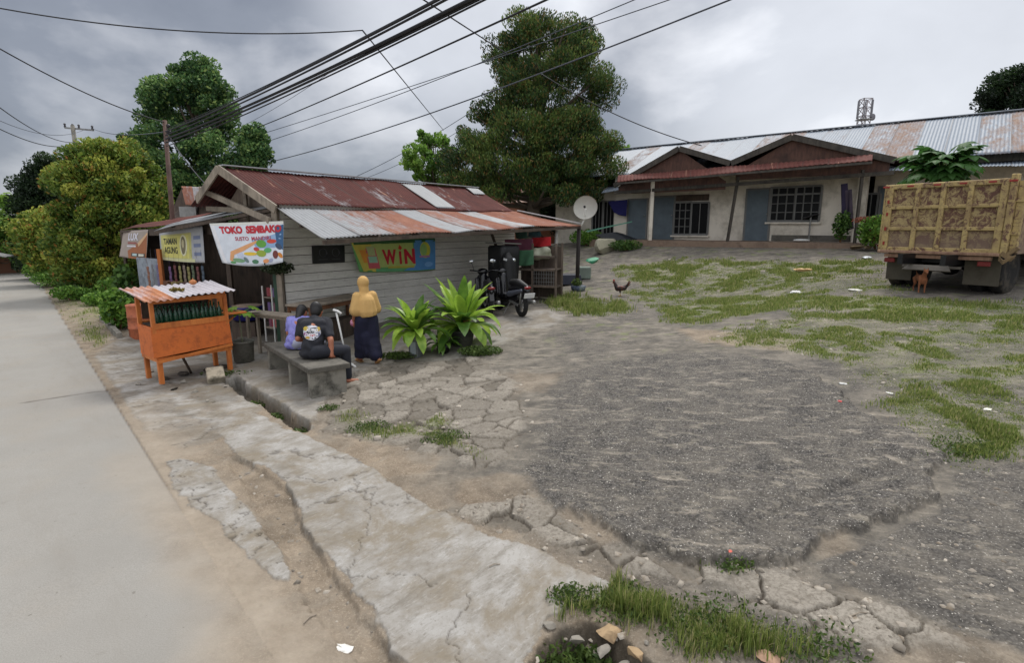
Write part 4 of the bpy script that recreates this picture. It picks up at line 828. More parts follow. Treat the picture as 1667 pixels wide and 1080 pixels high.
# pot with papaya sapling beside the cart
pp = gs(398, 592); pt = thing('potted_sapling', 'young papaya sapling with bright leaves in a grey pot right of the cart', 'plant', pp)
MB().lathe((0, 0, 0), [(.14, 0), (.17, .02), (.19, .36), (.205, .37), (.2, .4), (.17, .39), (.165, .33)], 22).build('pot', plain('grey_cement_pot', (104, 102, 94), .9, .3, 5, dirt=(60, 60, 52)), pt, True)
hT = at(395, 512, 9.7).z-pp.z
MB().tube([(0, 0, .3), (-.01, .01, hT*.5), (-.02, 0, hT)], [.02, .014, .01], 7).build('stem', plain('green_stem', (112, 116, 92), .7, .2, 8), pt, True)
def palmate(mb, c, d, r, up, lobes=7, droop=.25):
    """one lobed papaya leaf, centre c, pointing along d"""
    d = Vector(d).normalized(); s = d.cross(up).normalized(); n = s.cross(d).normalized(); bm = mb.bm; cv = bm.verts.new(c)
    for k in range(lobes):
        a = (k/(lobes-1)-.5)*math.radians(270); q = d*math.cos(a)+s*math.sin(a); pr = q.cross(n); L = r*(1-.28*abs(k/(lobes-1)-.5)*2)
        pts = []
        for (f_, w) in ((.35, .15), (.6, .25), (.82, .13)):
            z_ = -n*droop*r*f_*f_; pts.append((c+q*L*f_+pr*w*r+z_, c+q*L*f_+z_*.9+n*.02*r, c+q*L*f_-pr*w*r+z_))
        tip = bm.verts.new(c+q*L-n*droop*r); R_ = [[bm.verts.new(v) for v in p] for p in pts]
        bm.faces.new((cv, R_[0][0], R_[0][1])); bm.faces.new((cv, R_[0][1], R_[0][2]))
        for A, B in zip(R_, R_[1:]): bm.faces.new((A[0], B[0], B[1], A[1])); bm.faces.new((A[1], B[1], B[2], A[2]))
        bm.faces.new((R_[-1][0], tip, R_[-1][1])); bm.faces.new((R_[-1][1], tip, R_[-1][2]))
t = NT('bright_leaf'); c_ = t.mix(t.ramp(t.noise(9, 3), .35, .65), srgb(92, 138, 44), srgb(140, 176, 70)); M_BL = t.fin(c_, .5, None, 0, .3)
tr2 = t.n('ShaderNodeBsdfTranslucent'); t.l(c_, tr2.inputs[0]); ms = t.n('ShaderNodeMixShader'); ms.inputs[0].default_value = .35; t.l(t.p.outputs[0], ms.inputs[1]); t.l(tr2.outputs[0], ms.inputs[2]); t.l(ms.outputs[0], t.out.inputs[0])
mb = MB(); r = random.Random(4)
for k in range(9):
    a = k*2.4; L = r.uniform(.12, .26); e = Vector((math.cos(a)*L, math.sin(a)*L, hT+r.uniform(-.04, .1))); mb.tube([(-.02, 0, hT-.03), e*.98], .004, 4); palmate(mb, e, (math.cos(a), math.sin(a), -.4), .15, Vector((0, 0, 1)))
mb.build('foliage', M_BL, pt)
# ================================================================ bird's nest ferns
def strap(mb, base, az, el, L, w, droop, cup=.25, wav=.0, seed=0):
    """one long tongue-shaped frond with a raised midrib"""
    bm = mb.bm; n = 12; d = Vector((math.cos(az)*math.cos(el), math.sin(az)*math.cos(el), math.sin(el))); p = Vector(base); prev = None; r = random.Random(seed); rows = []
    for i in range(n+1):
        t_ = i/n; s = d.cross(Vector((0, 0, 1))); s = s.normalized() if s.length > .05 else Vector((-math.sin(az), math.cos(az), 0)); up = s.cross(d).normalized()
        W_ = w*(.22+.78*math.sin(min(1, t_*1.25+.02)*math.pi*.5))*(1-max(0, t_-.55)**2*4.7) if t_ < 1 else .004
        W_ = max(W_, .003)*(1+wav*math.sin(i*2.1+seed)); z_ = up*cup*W_
        rows.append((bm.verts.new(p-s*W_+z_), bm.verts.new(p), bm.verts.new(p+s*W_+z_)))
        p = p+d*(L/n); d = (d+Vector((0, 0, -droop*(1/n)*(.5+2.2*t_)))).normalized()
    for A, B in zip(rows, rows[1:]): bm.faces.new((A[0], A[1], B[1], B[0])); bm.faces.new((A[1], A[2], B[2], B[1]))
def fernmat(name, a, b):
    t = NT(name); c = t.mix(t.ramp(t.noise(5, 3), .35, .65), srgb(*a), srgb(*b)); t.fin(c, .38, None, 0, .45)
    tr = t.n('ShaderNodeBsdfTranslucent'); t.l(c, tr.inputs[0]); m = t.n('ShaderNodeMixShader'); m.inputs[0].default_value = .4; t.l(t.p.outputs[0], m.inputs[1]); t.l(tr.outputs[0], m.inputs[2]); t.l(m.outputs[0], t.out.inputs[0]); return t.m
M_F1 = fernmat('fern_frond', (118, 156, 50), (168, 196, 80)); M_F2 = fernmat('fern_frond_dark', (62, 96, 36), (96, 130, 50)); M_F3 = fernmat('fern_frond_dry', (122, 74, 48), (164, 112, 74))
def fern(p, label, hb, n, L, w, seed, pot):
    f_ = thing('birds_nest_fern', label, 'fern', p, group=None); r = random.Random(seed)
    mb = MB(); mb2 = MB()
    for k in range(n):
        ring = k/n; el = r.uniform(1.0, 1.35) if ring < .3 else (r.uniform(.55, 1.0) if ring < .65 else r.uniform(.05, .5)); az = k*2.399+r.uniform(-.2, .2)
        strap(mb if r.random() < .68 else mb2, (math.cos(az)*.03, math.sin(az)*.03, hb), az, el, L*r.uniform(.75, 1.1), w*r.uniform(.8, 1.15), r.uniform(.7, 1.5)*(1.2 if ring > .5 else .6), r.uniform(.15, .4), .06, k)
    mb.build('fronds', M_F1, f_, True); mb2.build('inner_fronds', M_F2, f_, True); pot(f_); return f_
def pot1(f_):
    MB().lathe((0, 0, 0), [(.0, 0), (.125, 0), (.13, .02), (.128, .3), (.11, .38), (.1, .4), (.09, .38)], 4, rot=Matrix.Rotation(.5, 3, 'Z')).build('pot', plain('grey_jerrycan', (104, 106, 108), .6, .2, 5), f_); MB().box((-.03, -.092, .18), (.1, .01, .22), rz=-.1).build('pot_label', plain('pale_label', (150, 158, 164), .6, .2, 9), f_)
    MB().lathe((.03, .06, .27), [(.1, 0), (.12, .08), (.12, .18), (.1, .2)], 16).build('inner_pot', M_BLK, f_, True)
P1 = gs(677, 581)
fern(P1, "bright green bird's nest fern with drooping fronds in a cut grey canister", .46, 46, .68, .088, 5, pot1)
def pot2(f_):
    MB().lathe((0, 0, 0), [(.17, 0), (.2, .02), (.24, .26), (.26, .27), (.26, .31), (.22, .3)], 20).build('pot', plain('old_dark_pot', (66, 66, 66), .7, .35, 4, dirt=(104, 104, 92)), f_, True)
    mb = MB(); strap(mb, (.06, -.1, .55), -1.2, -.4, .34, .07, .9, .5, .2, 3); mb.build('withered_frond', M_F3, f_, True)
P2 = gs(752, 562)
fern(P2, "tall upright bird's nest fern in a dark round pot beside the scooter", .36, 50, 1.0, .12, 9, pot2)
P3 = gs(722, 574); f3 = thing('fern_clump', 'low dark fern clump between the two potted ferns', 'fern', P3); mb = MB(); r = random.Random(2)
for k in range(14): strap(mb, (0, 0, .12), k*2.4, r.uniform(.3, .9), .42, .05, 1.3, .3, .05, k)
mb.build('fronds', M_F2, f3, True); MB().lathe((0, 0, 0), [(.1, 0), (.14, .18), (.12, .18)], 14).build('pot', M_BLK, f3, True)
# weeds at the pots' feet
V, F_, c_ = leafcloud(1400, (0, 0, .07), (.42, .22, .09), .05, 31); o = link('creeping_weed', meshnp('creeping_weed', V, F_, c_), None, leafmat('weed_leaf', [(52, 72, 34), (78, 98, 46), (104, 122, 60)], .3)); o.location = gs(782, 578); tag(o, 'low creeping weed on the ground right of the fern pots', 'weed')
V, F_, c_ = leafcloud(700, (0, 0, .05), (.34, .16, .06), .05, 32); o = link('creeping_weed', meshnp('creeping_weed', V, F_, c_), None, bpy.data.materials['weed_leaf']); o.location = gs(648, 586); tag(o, 'dark green weed on the ground between the woman and the grey canister', 'weed')
# standpipe with tap
sp0 = gs(567, 600); top = at(552, 519, 8.6); so_ = thing('standpipe', 'thin white standpipe with a tap beside the near end of the concrete bench', 'pipe', sp0)
h_ = top.z-sp0.z; lean = -.15
MB().tube([(0, 0, 0), (lean, 0, h_*.97)], .016, 8).build('pipe', M_WHITE, so_, True)
MB().tube([(lean-.05, 0, h_+.02), (lean+.02, 0, h_), (lean+.09, -.02, h_-.04)], .022, 8).build('tap', M_WHITE, so_, True)
MB().tube([(-.02, 0, .12), (.06, -.04, .06), (.16, -.1, .01)], .02, 8).build('elbow', M_WHITE, so_, True)
M_FRK = wood('old_stall_timber', (74, 64, 56), (112, 98, 86))
# ================================================================ kiosk and clutter under the far end of the lean-to
kp = at(838, 470, 15.0); kp2 = at(905, 470, 14.6); kz = min(Hs(kp.x, kp.y), Hs(kp2.x, kp2.y)); K = thing('timber_kiosk', 'dark timber stall with cage shelves under the far end of the lean-to', 'stall', (kp.x, kp.y, kz), frame_at(kp, kp2-kp)); KL = 1.15
mb = MB()
for x in (0, .5, KL):
    for y in (0, .6): mb.bar((x, y, 0), (x, y, 1.55), .05)
mb.bar((0, 0, .85), (KL, 0, .85), .05); mb.bar((0, 0, .42), (KL, 0, .42), .06); mb.bar((0, 0, 1.2), (KL, 0, 1.2), .05); mb.build('frame', M_FRK, K)
mb = MB(); mb.box((KL/2, .3, .4), (KL, .6, .04)); mb.box((KL/2, .3, .86), (KL, .6, .03)); mb.build('shelf', M_DK, K)
MB().box((KL/2, .6, .75), (KL, .02, 1.4)).build('back_board', M_DK, K); MB().box((.25, 0, .2), (.5, .02, .36)).build('front_board', M_DK, K)
mb = MB()
for k in range(9): mb.bar((.55+k*.068, -.01, .44), (.55+k*.068, -.01, .84), .008)
for k in range(3): mb.bar((.52, -.01, .54+k*.1), (KL, -.01, .54+k*.1), .008)
mb.build('cage_mesh', M_STEEL, K)
def drape(px0, py0, px1, py1, zd, rgb, label, drop=.0, sd=1):
    f = cloth_fn((at(px0, py0, zd), at(px1, py0-1, zd-.3), at(px1, py1-1, zd-.3), at(px0, py1, zd)), .03, .05, seed=sd); return cloth('cloth', f, plain('cloth_%d_%d_%d' % rgb, rgb, .9, .2, 9), label, 'cloth', .004)
drape(822, 390, 868, 412, 15.0, (112, 62, 80), 'maroon cloth hung over a line under the lean-to', sd=1)
drape(842, 408, 869, 432, 14.5, (60, 100, 72), 'green cloth hanging over the front of the timber stall', sd=2)
drape(866, 387, 897, 401, 15.2, (176, 34, 40), 'bright red cloth hung beside the white pole', sd=3)
drape(838, 376, 858, 388, 15.4, (60, 92, 80), 'dull green cloth hung highest under the lean-to edge', sd=4)
drape(860, 378, 880, 386, 15.8, (84, 120, 130), 'pale teal cloth hung behind the rafters of the lean-to', sd=5)
o = MB().bar(at(800, 386, 15.2), at(905, 384, 15.4), .012).build('clothes_line', M_DK); tag(o, 'dark clothes line strung under the far end of the lean-to', 'line')
mb = MB(); [mb.ell((random.uniform(-.2, .2), random.uniform(-.1, .1), random.uniform(0, .16)), (.16, .14, .12)) for _ in range(9)]; me = smooth_mesh(mb, .03, 6, 'plastic_sack'); o = link('plastic_sack', me, None, plain('pale_sack', (146, 148, 128), .6, .25, 6), True); q = at(882, 418, 14.9); o.location = q; tag(o, 'crumpled pale sack lying on top of the timber stall', 'sack')
# black raincoat hanging from the brace, seen as a tall dark shape
q = at(826, 418, 13.6); mb = MB(); cap(mb, (0, 0, -.1), .16, (.02, 0, -.75), .19); cap(mb, (-.12, 0, -.15), .09, (-.17, 0, -.6), .07); cap(mb, (.12, 0, -.15), .09, (.17, 0, -.6), .07); mb.ell((0, 0, .0), (.1, .09, .12)); rc = link('raincoat', smooth_mesh(mb, .02, 5, 'raincoat'), None, plain('black_coat', (14, 14, 17), .6, .3, 8), True); rc.location = q; tag(rc, 'black raincoat hanging from the lean-to brace behind the scooter', 'coat')
o = MB().box((-.05, -.17, -.06), (.09, .006, .05), ry=.3).build('reflective_patch', plain('grey_patch', (168, 170, 172), .4, .1, 5), None); o.parent = rc
bq = at(820, 470, 14.3); cb = thing('covered_booth', 'tall dark booth under a black tarpaulin beside the scooter', 'booth', (bq.x, bq.y, Hs(bq.x, bq.y)), math.atan2(SL.y, SL.x))
mb = MB(); mb.box((0, 0, .8), (.75, .5, 1.5), bev=.05)
bmesh.ops.subdivide_edges(mb.bm, edges=mb.bm.edges[:], cuts=5, use_grid_fill=True)
for v in mb.bm.verts: v.co += Vector((math.sin(v.co.z*5+v.co.x*9), math.cos(v.co.z*4+v.co.y*11), 0))*.02
mb.build('tarpaulin', plain('black_tarp', (24, 24, 27), .6, .35, 4), cb, True); MB().box((0, 0, 1.6), (.8, .55, .03), ry=.05).build('roof', M_STEEL, cb)
for x in (-.34, .34): MB().bar((x, -.22, 0), (x, -.22, .1), .05).build('leg', M_DK, cb)
# basin and stones by the pole
q = gs(893, 476); o = MB().lathe((0, 0, 0), [(.12, 0), (.24, .07), (.26, .08), (.23, .07), (.11, .015)], 22).build('basin', M_WHITE, None, True); o.location = q+Vector((0, 0, .01)); tag(o, 'white enamel basin on the ground by the whitewashed pole', 'basin')
q = PBb+Vector((.02, -.15, .03)); pt = thing('painted_pot', 'blue and green flower pot at the foot of the dark corner post', 'pot', q); MB().lathe((0, 0, 0), [(.15, 0), (.2, .03), (.23, .16), (.2, .17), (.15, .15)], 20).build('pot_body', plain('blue_pot', (52, 66, 92), .7, .5, 6, dirt=(120, 130, 120)), pt, True)
V, F_, c_ = leafcloud(260, (-.05, 0, .24), (.16, .14, .15), .07, 12); child('foliage', meshnp('foliage', V, F_, c_), pt, bpy.data.materials['weed_leaf'])
# satellite dish on the corner post
dq = at(954, 340, 16.2); ds = thing('satellite_dish', 'round grey satellite dish fixed to the top of the dark corner post', 'dish', (B_.x, B_.y, B_.z))
loc = dq-Vector((B_.x, B_.y, B_.z)); aim = (CAM-dq).normalized(); aim = Vector((aim.x-.15, aim.y, .25)).normalized(); rot = aim.to_track_quat('Z', 'Y').to_matrix(); R_ = .33
prof = [(.02+R_*k/9, .14*(k/9)**2) for k in range(10)]
me = MB().lathe(loc, [(.001, 0)]+prof+[(R_+.02, .15), (R_+.02, .135)]+[(r, z-.012) for r, z in prof[::-1]]+[(.001, -.012)], 40, rot=rot).mesh('reflector'); child('reflector', me, ds, plain('dish_grey', (166, 164, 156), .55, .1, 4), True)
foc = loc+aim*.3+Vector((0, 0, -.02)); mb = MB(); mb.tube([loc+Vector((0, 0, -R_))*.9+aim*.12, foc], .012, 6); mb.tube([loc-aim*.01, loc+Vector((.03, .05, -.2)), Vector((.06, .02, .05)), (0, 0, -.05)], .022, 8); mb.build('arm', M_WHITE, ds, True)
MB().ell(foc, (.035, .035, .045)).build('receiver', M_BLK, ds, True)
# ================================================================ scooters
M_TY = plain('black_tyre', (20, 20, 20), .85, .2, 9); M_PB = plain('glossy_black_fairing', (16, 16, 20), .25, .2, 4, bump=0, spec=.6); M_SG = plain('silver_fairing', (92, 96, 108), .3, .15, 4, bump=0, metal=.3)
def scooter(p, rz, label, side=M_SG, plate=True):
    s = thing('motor_scooter', label, 'scooter', p, rz)     # +x forward
    RX = Matrix.Rotation(math.pi/2, 3, 'X')
    for x in (0, 1.25):
        w = MB().torus((x, 0, .28), .225, .055, RX, 28, 10).build('wheel', M_TY, s, True)
        mb = MB(); mb.lathe((x, 0, .28), [(.02, -.03), (.05, -.03), (.05, .03), (.02, .03)], 12, rot=RX)
        for k in range(5): a = k*2*math.pi/5; mb.bar((x, 0, .28), (x+.19*math.cos(a), 0, .28+.19*math.sin(a)), .03, .02)
        mb.torus((x, 0, .28), .185, .014, RX, 24, 6); mb.build('rim', M_STEEL, w)
    mb = MB(); cap(mb, (-.22, 0, .66), .09, (.35, 0, .58), .15); cap(mb, (.1, 0, .45), .1, (.45, 0, .4), .13); cap(mb, (.45, 0, .36), .12, (.95, 0, .34), .1); cap(mb, (.98, 0, .38), .13, (1.02, 0, .88), .1); mb.ell((1.08, 0, .75), (.1, .17, .2)); cap(mb, (.98, -.16, .45), .05, (1.03, -.17, .8), .04); cap(mb, (.98, .16, .45), .05, (1.03, .17, .8), .04); cap(mb, (1.13, 0, .56), .07, (1.38, 0, .5), .06); cap(mb, (-.3, 0, .62), .05, (-.14, 0, .5), .06)
    child('body', smooth_mesh(mb, .02, 5, 'body'), s, M_PB, True)
    mb = MB(); cap(mb, (-.26, .0, .72), .05, (.15, 0, .77), .1); cap(mb, (.15, 0, .77), .1, (.5, 0, .75), .08); child('saddle', smooth_mesh(mb, .02, 5, 'saddle'), s, plain('saddle_vinyl', (20, 20, 22), .6, .2, 9), True)
    for sy in (-1, 1): mb = MB(); cap(mb, (-.18, sy*.09, .63), .04, (.38, sy*.13, .5), .075); child('side_panel', smooth_mesh(mb, .02, 4, 'side_panel'), s, side, True)
    mb = MB(); mb.tube([(1.02, -.33, 1.02), (1.0, -.15, 1.0), (1.02, 0, .94), (1.0, .15, 1.0), (1.02, .33, 1.02)], .018, 8); mb.ell((1.06, 0, .98), (.1, .14, .09)); mb.build('handlebar', M_PB, s, True)
    MB().ell((1.15, 0, .96), (.04, .09, .06)).build('headlight', M_STEEL, s, True)
    for sy in (-1, 1):
        m_ = MB().tube([(1.03, sy*.22, 1.02), (1.02, sy*.28, 1.2)], .007, 6).build('mirror', M_BLK, s, True); MB().ell((1.02, sy*.29, 1.24), (.02, .06, .045)).build('mirror_glass', plain('mirror_glass_%d%d' % (sy, int(p[0]*9)), (210, 214, 218), .15, .05, 3, metal=.8, bump=0), m_, True)
    mb = MB(); mb.bar((-.26, 0, .64), (-.4, 0, .42), .1, .02); mb.build('mudguard', M_BLK, s)
    MB().ell((-.31, 0, .7), (.03, .09, .035)).build('tail_light', plain('red_lens_%d' % int(p[0]*9), (120, 16, 16), .2, .1, 3, bump=0), s, True)
    if plate: pl_ = MB().box((-.39, 0, .53), (.012, .26, .12), ry=-.35, bev=.003).build('number_plate', plain('plate_white', (196, 198, 198), .4, .06, 12, bump=0), s)
    mb = MB(); cap(mb, (-.28, -.17, .36), .055, (.25, -.16, .28), .045); child('exhaust', smooth_mesh(mb, .015, 3, 'exhaust'), s, M_STEEL, True)
    mb = MB(); mb.bar((0, .1, .28), (.45, .1, .34), .03, .05); mb.bar((0, -.09, .28), (.4, -.09, .34), .06, .1); mb.bar((1.25, .07, .28), (1.05, .04, .7), .025); mb.bar((1.25, -.07, .28), (1.05, -.04, .7), .025); mb.bar((.4, .1, .3), (.35, .3, .02), .018); mb.build('chassis', M_STEEL, s)
    for sy in (-1, 1): MB().tube([(-.05, sy*.07, .3), (-.12, sy*.07, .62)], .022, 8).build('shock_absorber', M_STEEL, s, True)
    return s
rw = gs(849, 516); fw = gs(812, 503)
d_ = (fw-rw); scooter(rw, math.atan2(d_.y, d_.x), 'black and silver motor scooter with a white number plate parked beside the wall')
rw2 = gs(797, 515); scooter(rw2, math.atan2(d_.y, d_.x)-.25, 'black motor scooter half hidden behind the tall fern', M_PB, False)
# ================================================================ rubble
def rock(name, p, r, seed, mat, label, cat='rock', flat_=.55, group=None, rz=None, sink=.3):
    bm = bmesh.new(); bmesh.ops.create_icosphere(bm, subdivisions=3, radius=1); rr = random.Random(seed)
    pl = [(Vector((rr.uniform(-1, 1), rr.uniform(-1, 1), rr.uniform(-1, 1))).normalized(), rr.uniform(.4, .68)) for _ in range(13)]
    for v in bm.verts:
        for n_, d in pl:
            k = v.co.dot(n_)-d
            if k > 0: v.co -= n_*k
        v.co = Vector((v.co.x*r[0], v.co.y*r[1], v.co.z*r[2]))
    me = bpy.data.meshes.new(name); bm.to_mesh(me); bm.free(); o = link(name, me, None, mat); o.location = p+Vector((0, 0, r[2]*(1-sink)*.6)); o.rotation_euler = (rr.uniform(-.15, .15), rr.uniform(-.15, .15), rr.uniform(0, 6) if rz is None else rz); return tag(o, label, cat, group)
M_RK = plain('buff_stone', (172, 146, 112), .9, .25, 5, dirt=(112, 92, 70), dsc=5, bump=.006); M_RK2 = plain('grey_stone', (138, 132, 122), .9, .25, 6, dirt=(90, 84, 74), bump=.006)
rock('rock', gp(992, 1030)+Vector((0, 0, -.07)), (.135, .085, .07), 1, M_RK, 'large angular buff stone at the mouth of the grassy hole', rz=.6, sink=-.6)
rock('rock', gp(1040, 1060)+Vector((0, 0, -.07)), (.085, .06, .045), 2, M_RK, 'long buff stone resting right of the large angular one', rz=-.4, sink=-.4)
rock('rock', gp(1008, 1072)+Vector((0, 0, -.14)), (.1, .07, .07), 3, M_RK2, 'dark mossy stone below the large angular buff stone', sink=0)
rock('rock', gp(1003, 1003)+Vector((0, 0, -.03)), (.05, .03, .02), 4, M_RK2, 'thin pale stone just above the large angular buff stone', rz=0, sink=-1)
rock('rock', gp(957, 990)+Vector((0, 0, -.02)), (.03, .027, .024), 5, M_RK, 'small round stone in the grass left of the hole')
rock('rock', gs(1052, 1050), (.03, .02, .018), 6, M_RK2, 'small grey stone at the right lip of the hole')
rock('rock', gs(1250, 1075), (.11, .075, .03), 7, plain('pink_slab', (176, 142, 118), .9, .15, 5), 'flat pinkish slab in the grass at the bottom edge', rz=-.2, flat_=.2)
rock('rock', gs(893, 1025), (.04, .05, .03), 8, M_RK2, 'pale stone at the broken end of the concrete strip')
blk = thing('broken_kerb_block', 'tilted broken concrete block lying in front of the cart', 'block', gs(352, 622)); 
mb = MB(); mb.box((0, 0, .1), (.26, .34, .13), rx=.35, rz=.55, bev=.015); mb.build('block_body', plain('pale_block', (158, 148, 130), .9, .2, 5, dirt=(70, 66, 54), dsc=4, bump=.008), blk)
for i, (px, py, r_, nm) in enumerate(((367, 632, .03, 'small white stone right of the tilted kerb block'), (226, 628, .05, 'pale stone under the left leg of the cart'), (318, 640, .05, 'grey stone in the shade under the cart'), (300, 625, .06, 'dark stone under the middle of the cart'), (338, 655, .03, 'small stone just below the tilted kerb block'), (247, 607, .07, 'dark stone behind the left cart leg'))):
    rock('rock', gs(px, py), (r_*1.3, r_, r_*.7), 20+i, M_RK2, nm)
def rubble():
    """broken bits too many to count, mixed through the slab area and the yard"""
    VV = []; FF = []; off = 0; r = np.random.default_rng(77); base = np.array([(-1, -1, 0), (1, -.8, 0), (.8, 1, 0), (-.9, .9, 0), (-.8, -.8, 1), (.7, -.6, .9), (.7, .7, 1), (-.6, .8, .85)]); fs = np.array([(0, 1, 5, 4), (1, 2, 6, 5), (2, 3, 7, 6), (3, 0, 4, 7), (4, 5, 6, 7)])
    for k, n, lo, hi in (('slabs', 110, .01, .035), ('slabs2', 170, .008, .03), ('g10', 500, .01, .03), ('g7', 60, .02, .05), ('patch2', 160, .008, .022), ('trench', 90, .008, .03), ('verge', 150, .015, .05), ('g2', 160, .02, .06), ('g4', 120, .008, .025), ('hole', 45, .012, .035), ('ditch', 30, .02, .05)):
        P = np.array(Z[k]); x = r.uniform(P[:, 0].min(), P[:, 0].max(), n*4); y = r.uniform(P[:, 1].min(), P[:, 1].max(), n*4); m = (sdpoly(x, y, Z[k]) > 0)&(sdpoly(x, y, Z['apron']) < 0); x, y = x[m][:n], y[m][:n]; z = H0(x, y)+zones(x, y)[1]
        for i in range(len(x)):
            s = lo+(hi-lo)*r.random()**2.2; a = r.uniform(0, 6.28); b = base*(1+r.uniform(-.3, .3, (8, 3)))*np.array([s, s*r.uniform(.6, 1), s*r.uniform(.3, .7)]); ca, sa = math.cos(a), math.sin(a)
            VV.append(np.stack([b[:, 0]*ca-b[:, 1]*sa+x[i], b[:, 0]*sa+b[:, 1]*ca+y[i], b[:, 2]+z[i]-s*.12], 1)); FF.append(fs+off); off += 8
    V = np.concatenate(VV); tn = np.repeat(r.random(len(VV)), 8); t = NT('rubble_stone'); a = t.sep(t.attr('tint')); c = t.mix(a[0], srgb(92, 85, 76), srgb(170, 161, 148)); c = t.mix(t.ramp(t.noise(20, 3), .5, .7), c, srgb(116, 104, 88)); m = t.fin(c, .9)
    o = link('rubble', meshnp('rubble', V, np.concatenate(FF), np.stack([tn, tn, tn, tn*0+1], 1)), None, m); tag(o, 'loose broken concrete and gravel scattered over the yard', 'rubble', kind='stuff')
rubble()
# litter
for i, (px, py, rgb, sz, nm) in enumerate(((555, 1052, (214, 212, 206), .07, 'crumpled white plastic scrap on the dirt shoulder at the bottom'), (1412, 421, (214, 218, 222), .2, 'crumpled white bag on the grass in front of the right porch'), (1308, 441, (196, 160, 110), .26, 'flat tan cardboard scrap on the far grass'), (1296, 478, (206, 206, 204), .2, 'white scrap lying on the gravel left of the truck'), (1448, 641, (214, 212, 204), .04, 'small white scrap on the gravel right of the asphalt patch'), (1608, 667, (216, 214, 200), .05, 'white scrap near the right edge of the yard'), (1366, 662, (178, 62, 58), .035, 'little red scrap on the upper right of the asphalt patch'), (1372, 625, (200, 200, 196), .05, 'thin white scrap on the edge of the asphalt patch'), (1188, 911, (190, 84, 66), .02, 'tiny red scrap in the weeds below the asphalt patch'), (1392, 473, (200, 198, 190), .14, 'pale scrap on the gravel in front of the truck'))):
    q = gs(px, py); mb = MB(); rr = random.Random(i); mb.ell((0, 0, 0), (sz, sz*.6, sz*.16), 10, 6)
    for v in mb.bm.verts: v.co += Vector((rr.uniform(-1, 1), rr.uniform(-1, 1), rr.uniform(-.4, .4)))*sz*.15
    o = mb.build('litter_scrap', plain('litter_%d' % i, rgb, .6, .1, 9), None); o.location = q+Vector((0, 0, sz*.1)); o.rotation_euler = (0, 0, i*1.3); tag(o, nm, 'litter')
q = gs(22, 750); o = MB().ell((0, 0, .006), (.05, .022, .008), 12, 6).build('road_stud', M_DK, None, True); o.location = q; o.rotation_euler = (0, 0, .4); tag(o, 'small dark flattened object lying on the concrete road', 'litter')
for i, (px, py, L, a, nm) in enumerate(((805, 925, .08, .3, 'short dry twig lying on the pale concrete strip'), (222, 808, .16, 2.3, 'thin pale stick lying on the road'), (505, 1010, .1, 1.0, 'dry twig on the brown shoulder'), (1400, 1010, .12, 0.2, 'dry stick among the broken asphalt lower right'))):
    q = gs(px, py); o = MB().tube([(-L/2, 0, .006), (0, .01, .012), (L/2, 0, .006)], .004, 5).build('twig', M_GW, None); o.location = q; o.rotation_euler = (0, 0, a); tag(o, nm, 'twig')
# ================================================================ people
SKIN = plain('skin_brown', (164, 104, 78), .55, .1, 6, bump=.0005); HAIRM = plain('black_hair', (18, 15, 14), .5, .3, 30, bump=.002, stretch=(1, 1, .3))
def headshape(mb, c, fw, up, r=.1):
    """skull, jaw, nose and ears; fw = way the face looks"""
    c = Vector(c); fw = Vector(fw).normalized(); up = Vector(up).normalized(); s = fw.cross(up).normalized(); rot = Matrix((s, fw, up)).transposed()
    mb.ell(c, (r*.76, r*.93, r*1.0), 20, 14, rot); mb.ell(c+fw*r*.28-up*r*.55, (r*.55, r*.6, r*.6), 16, 10, rot); mb.ell(c+fw*r*.95-up*r*.18, (r*.12, r*.16, r*.22), 8, 6, rot)
    for k in (-1, 1): mb.ell(c+s*k*r*.78-up*r*.1, (r*.08, r*.18, r*.26), 8, 6, rot); mb.ell(c+s*k*r*.3+fw*r*.82-up*r*.02, (r*.16, r*.08, r*.07), 8, 6, rot)
    mb.ell(c+fw*r*.82-up*r*.55, (r*.25, r*.1, r*.07), 8, 6, rot)
    return s, fw, up
def eyes(par, c, fw, up, r=.1):
    c = Vector(c); fw = Vector(fw).normalized(); up = Vector(up).normalized(); s = fw.cross(up).normalized()
    for k in (-1, 1): MB().ell(c+s*k*r*.31+fw*r*.87+up*r*.02, r*.07, 8, 6).build('eye', flat((28, 22, 20)), par, True)
def hand(mb, w, d, pn, side, curl=.5, size=1.0):
    """palm, four unequal fingers and a thumb from the wrist w along d; pn = back-of-hand normal, side = thumb side"""
    w = Vector(w); d = Vector(d).normalized(); pn = Vector(pn).normalized(); s = Vector(side).normalized(); k = size
    cap(mb, w, .024*k, w+d*.05*k, .026*k, 8); cap(mb, w+s*.016*k+d*.02*k, .018*k, w+s*.026*k+d*.075*k, .014*k, 8); cap(mb, w-s*.016*k+d*.02*k, .018*k, w-s*.026*k+d*.07*k, .013*k, 8)
    for i, (off, L) in enumerate(((.027, .068), (.009, .078), (-.009, .072), (-.026, .056))):
        b = w+d*.08*k+s*off*k; d1 = (d-pn*curl*.6).normalized(); m = b+d1*L*.5*k; d2 = (d-pn*curl*1.8).normalized(); e = m+d2*L*.5*k; cap(mb, b, .0095*k, m, .0085*k, 8); cap(mb, m, .0085*k, e, .0068*k, 8)
    b = w+s*.026*k+d*.02*k; d1 = (d*.6+s*.75-pn*curl*.4).normalized(); m = b+d1*.035*k; cap(mb, b, .012*k, m, .01*k, 8); cap(mb, m, .01*k, m+(d*.9+s*.1-pn*curl*.5).normalized()*.03*k, .008*k, 8)
X, Y, Zv = Vector((1, 0, 0)), Vector((0, 1, 0)), Vector((0, 0, 1))
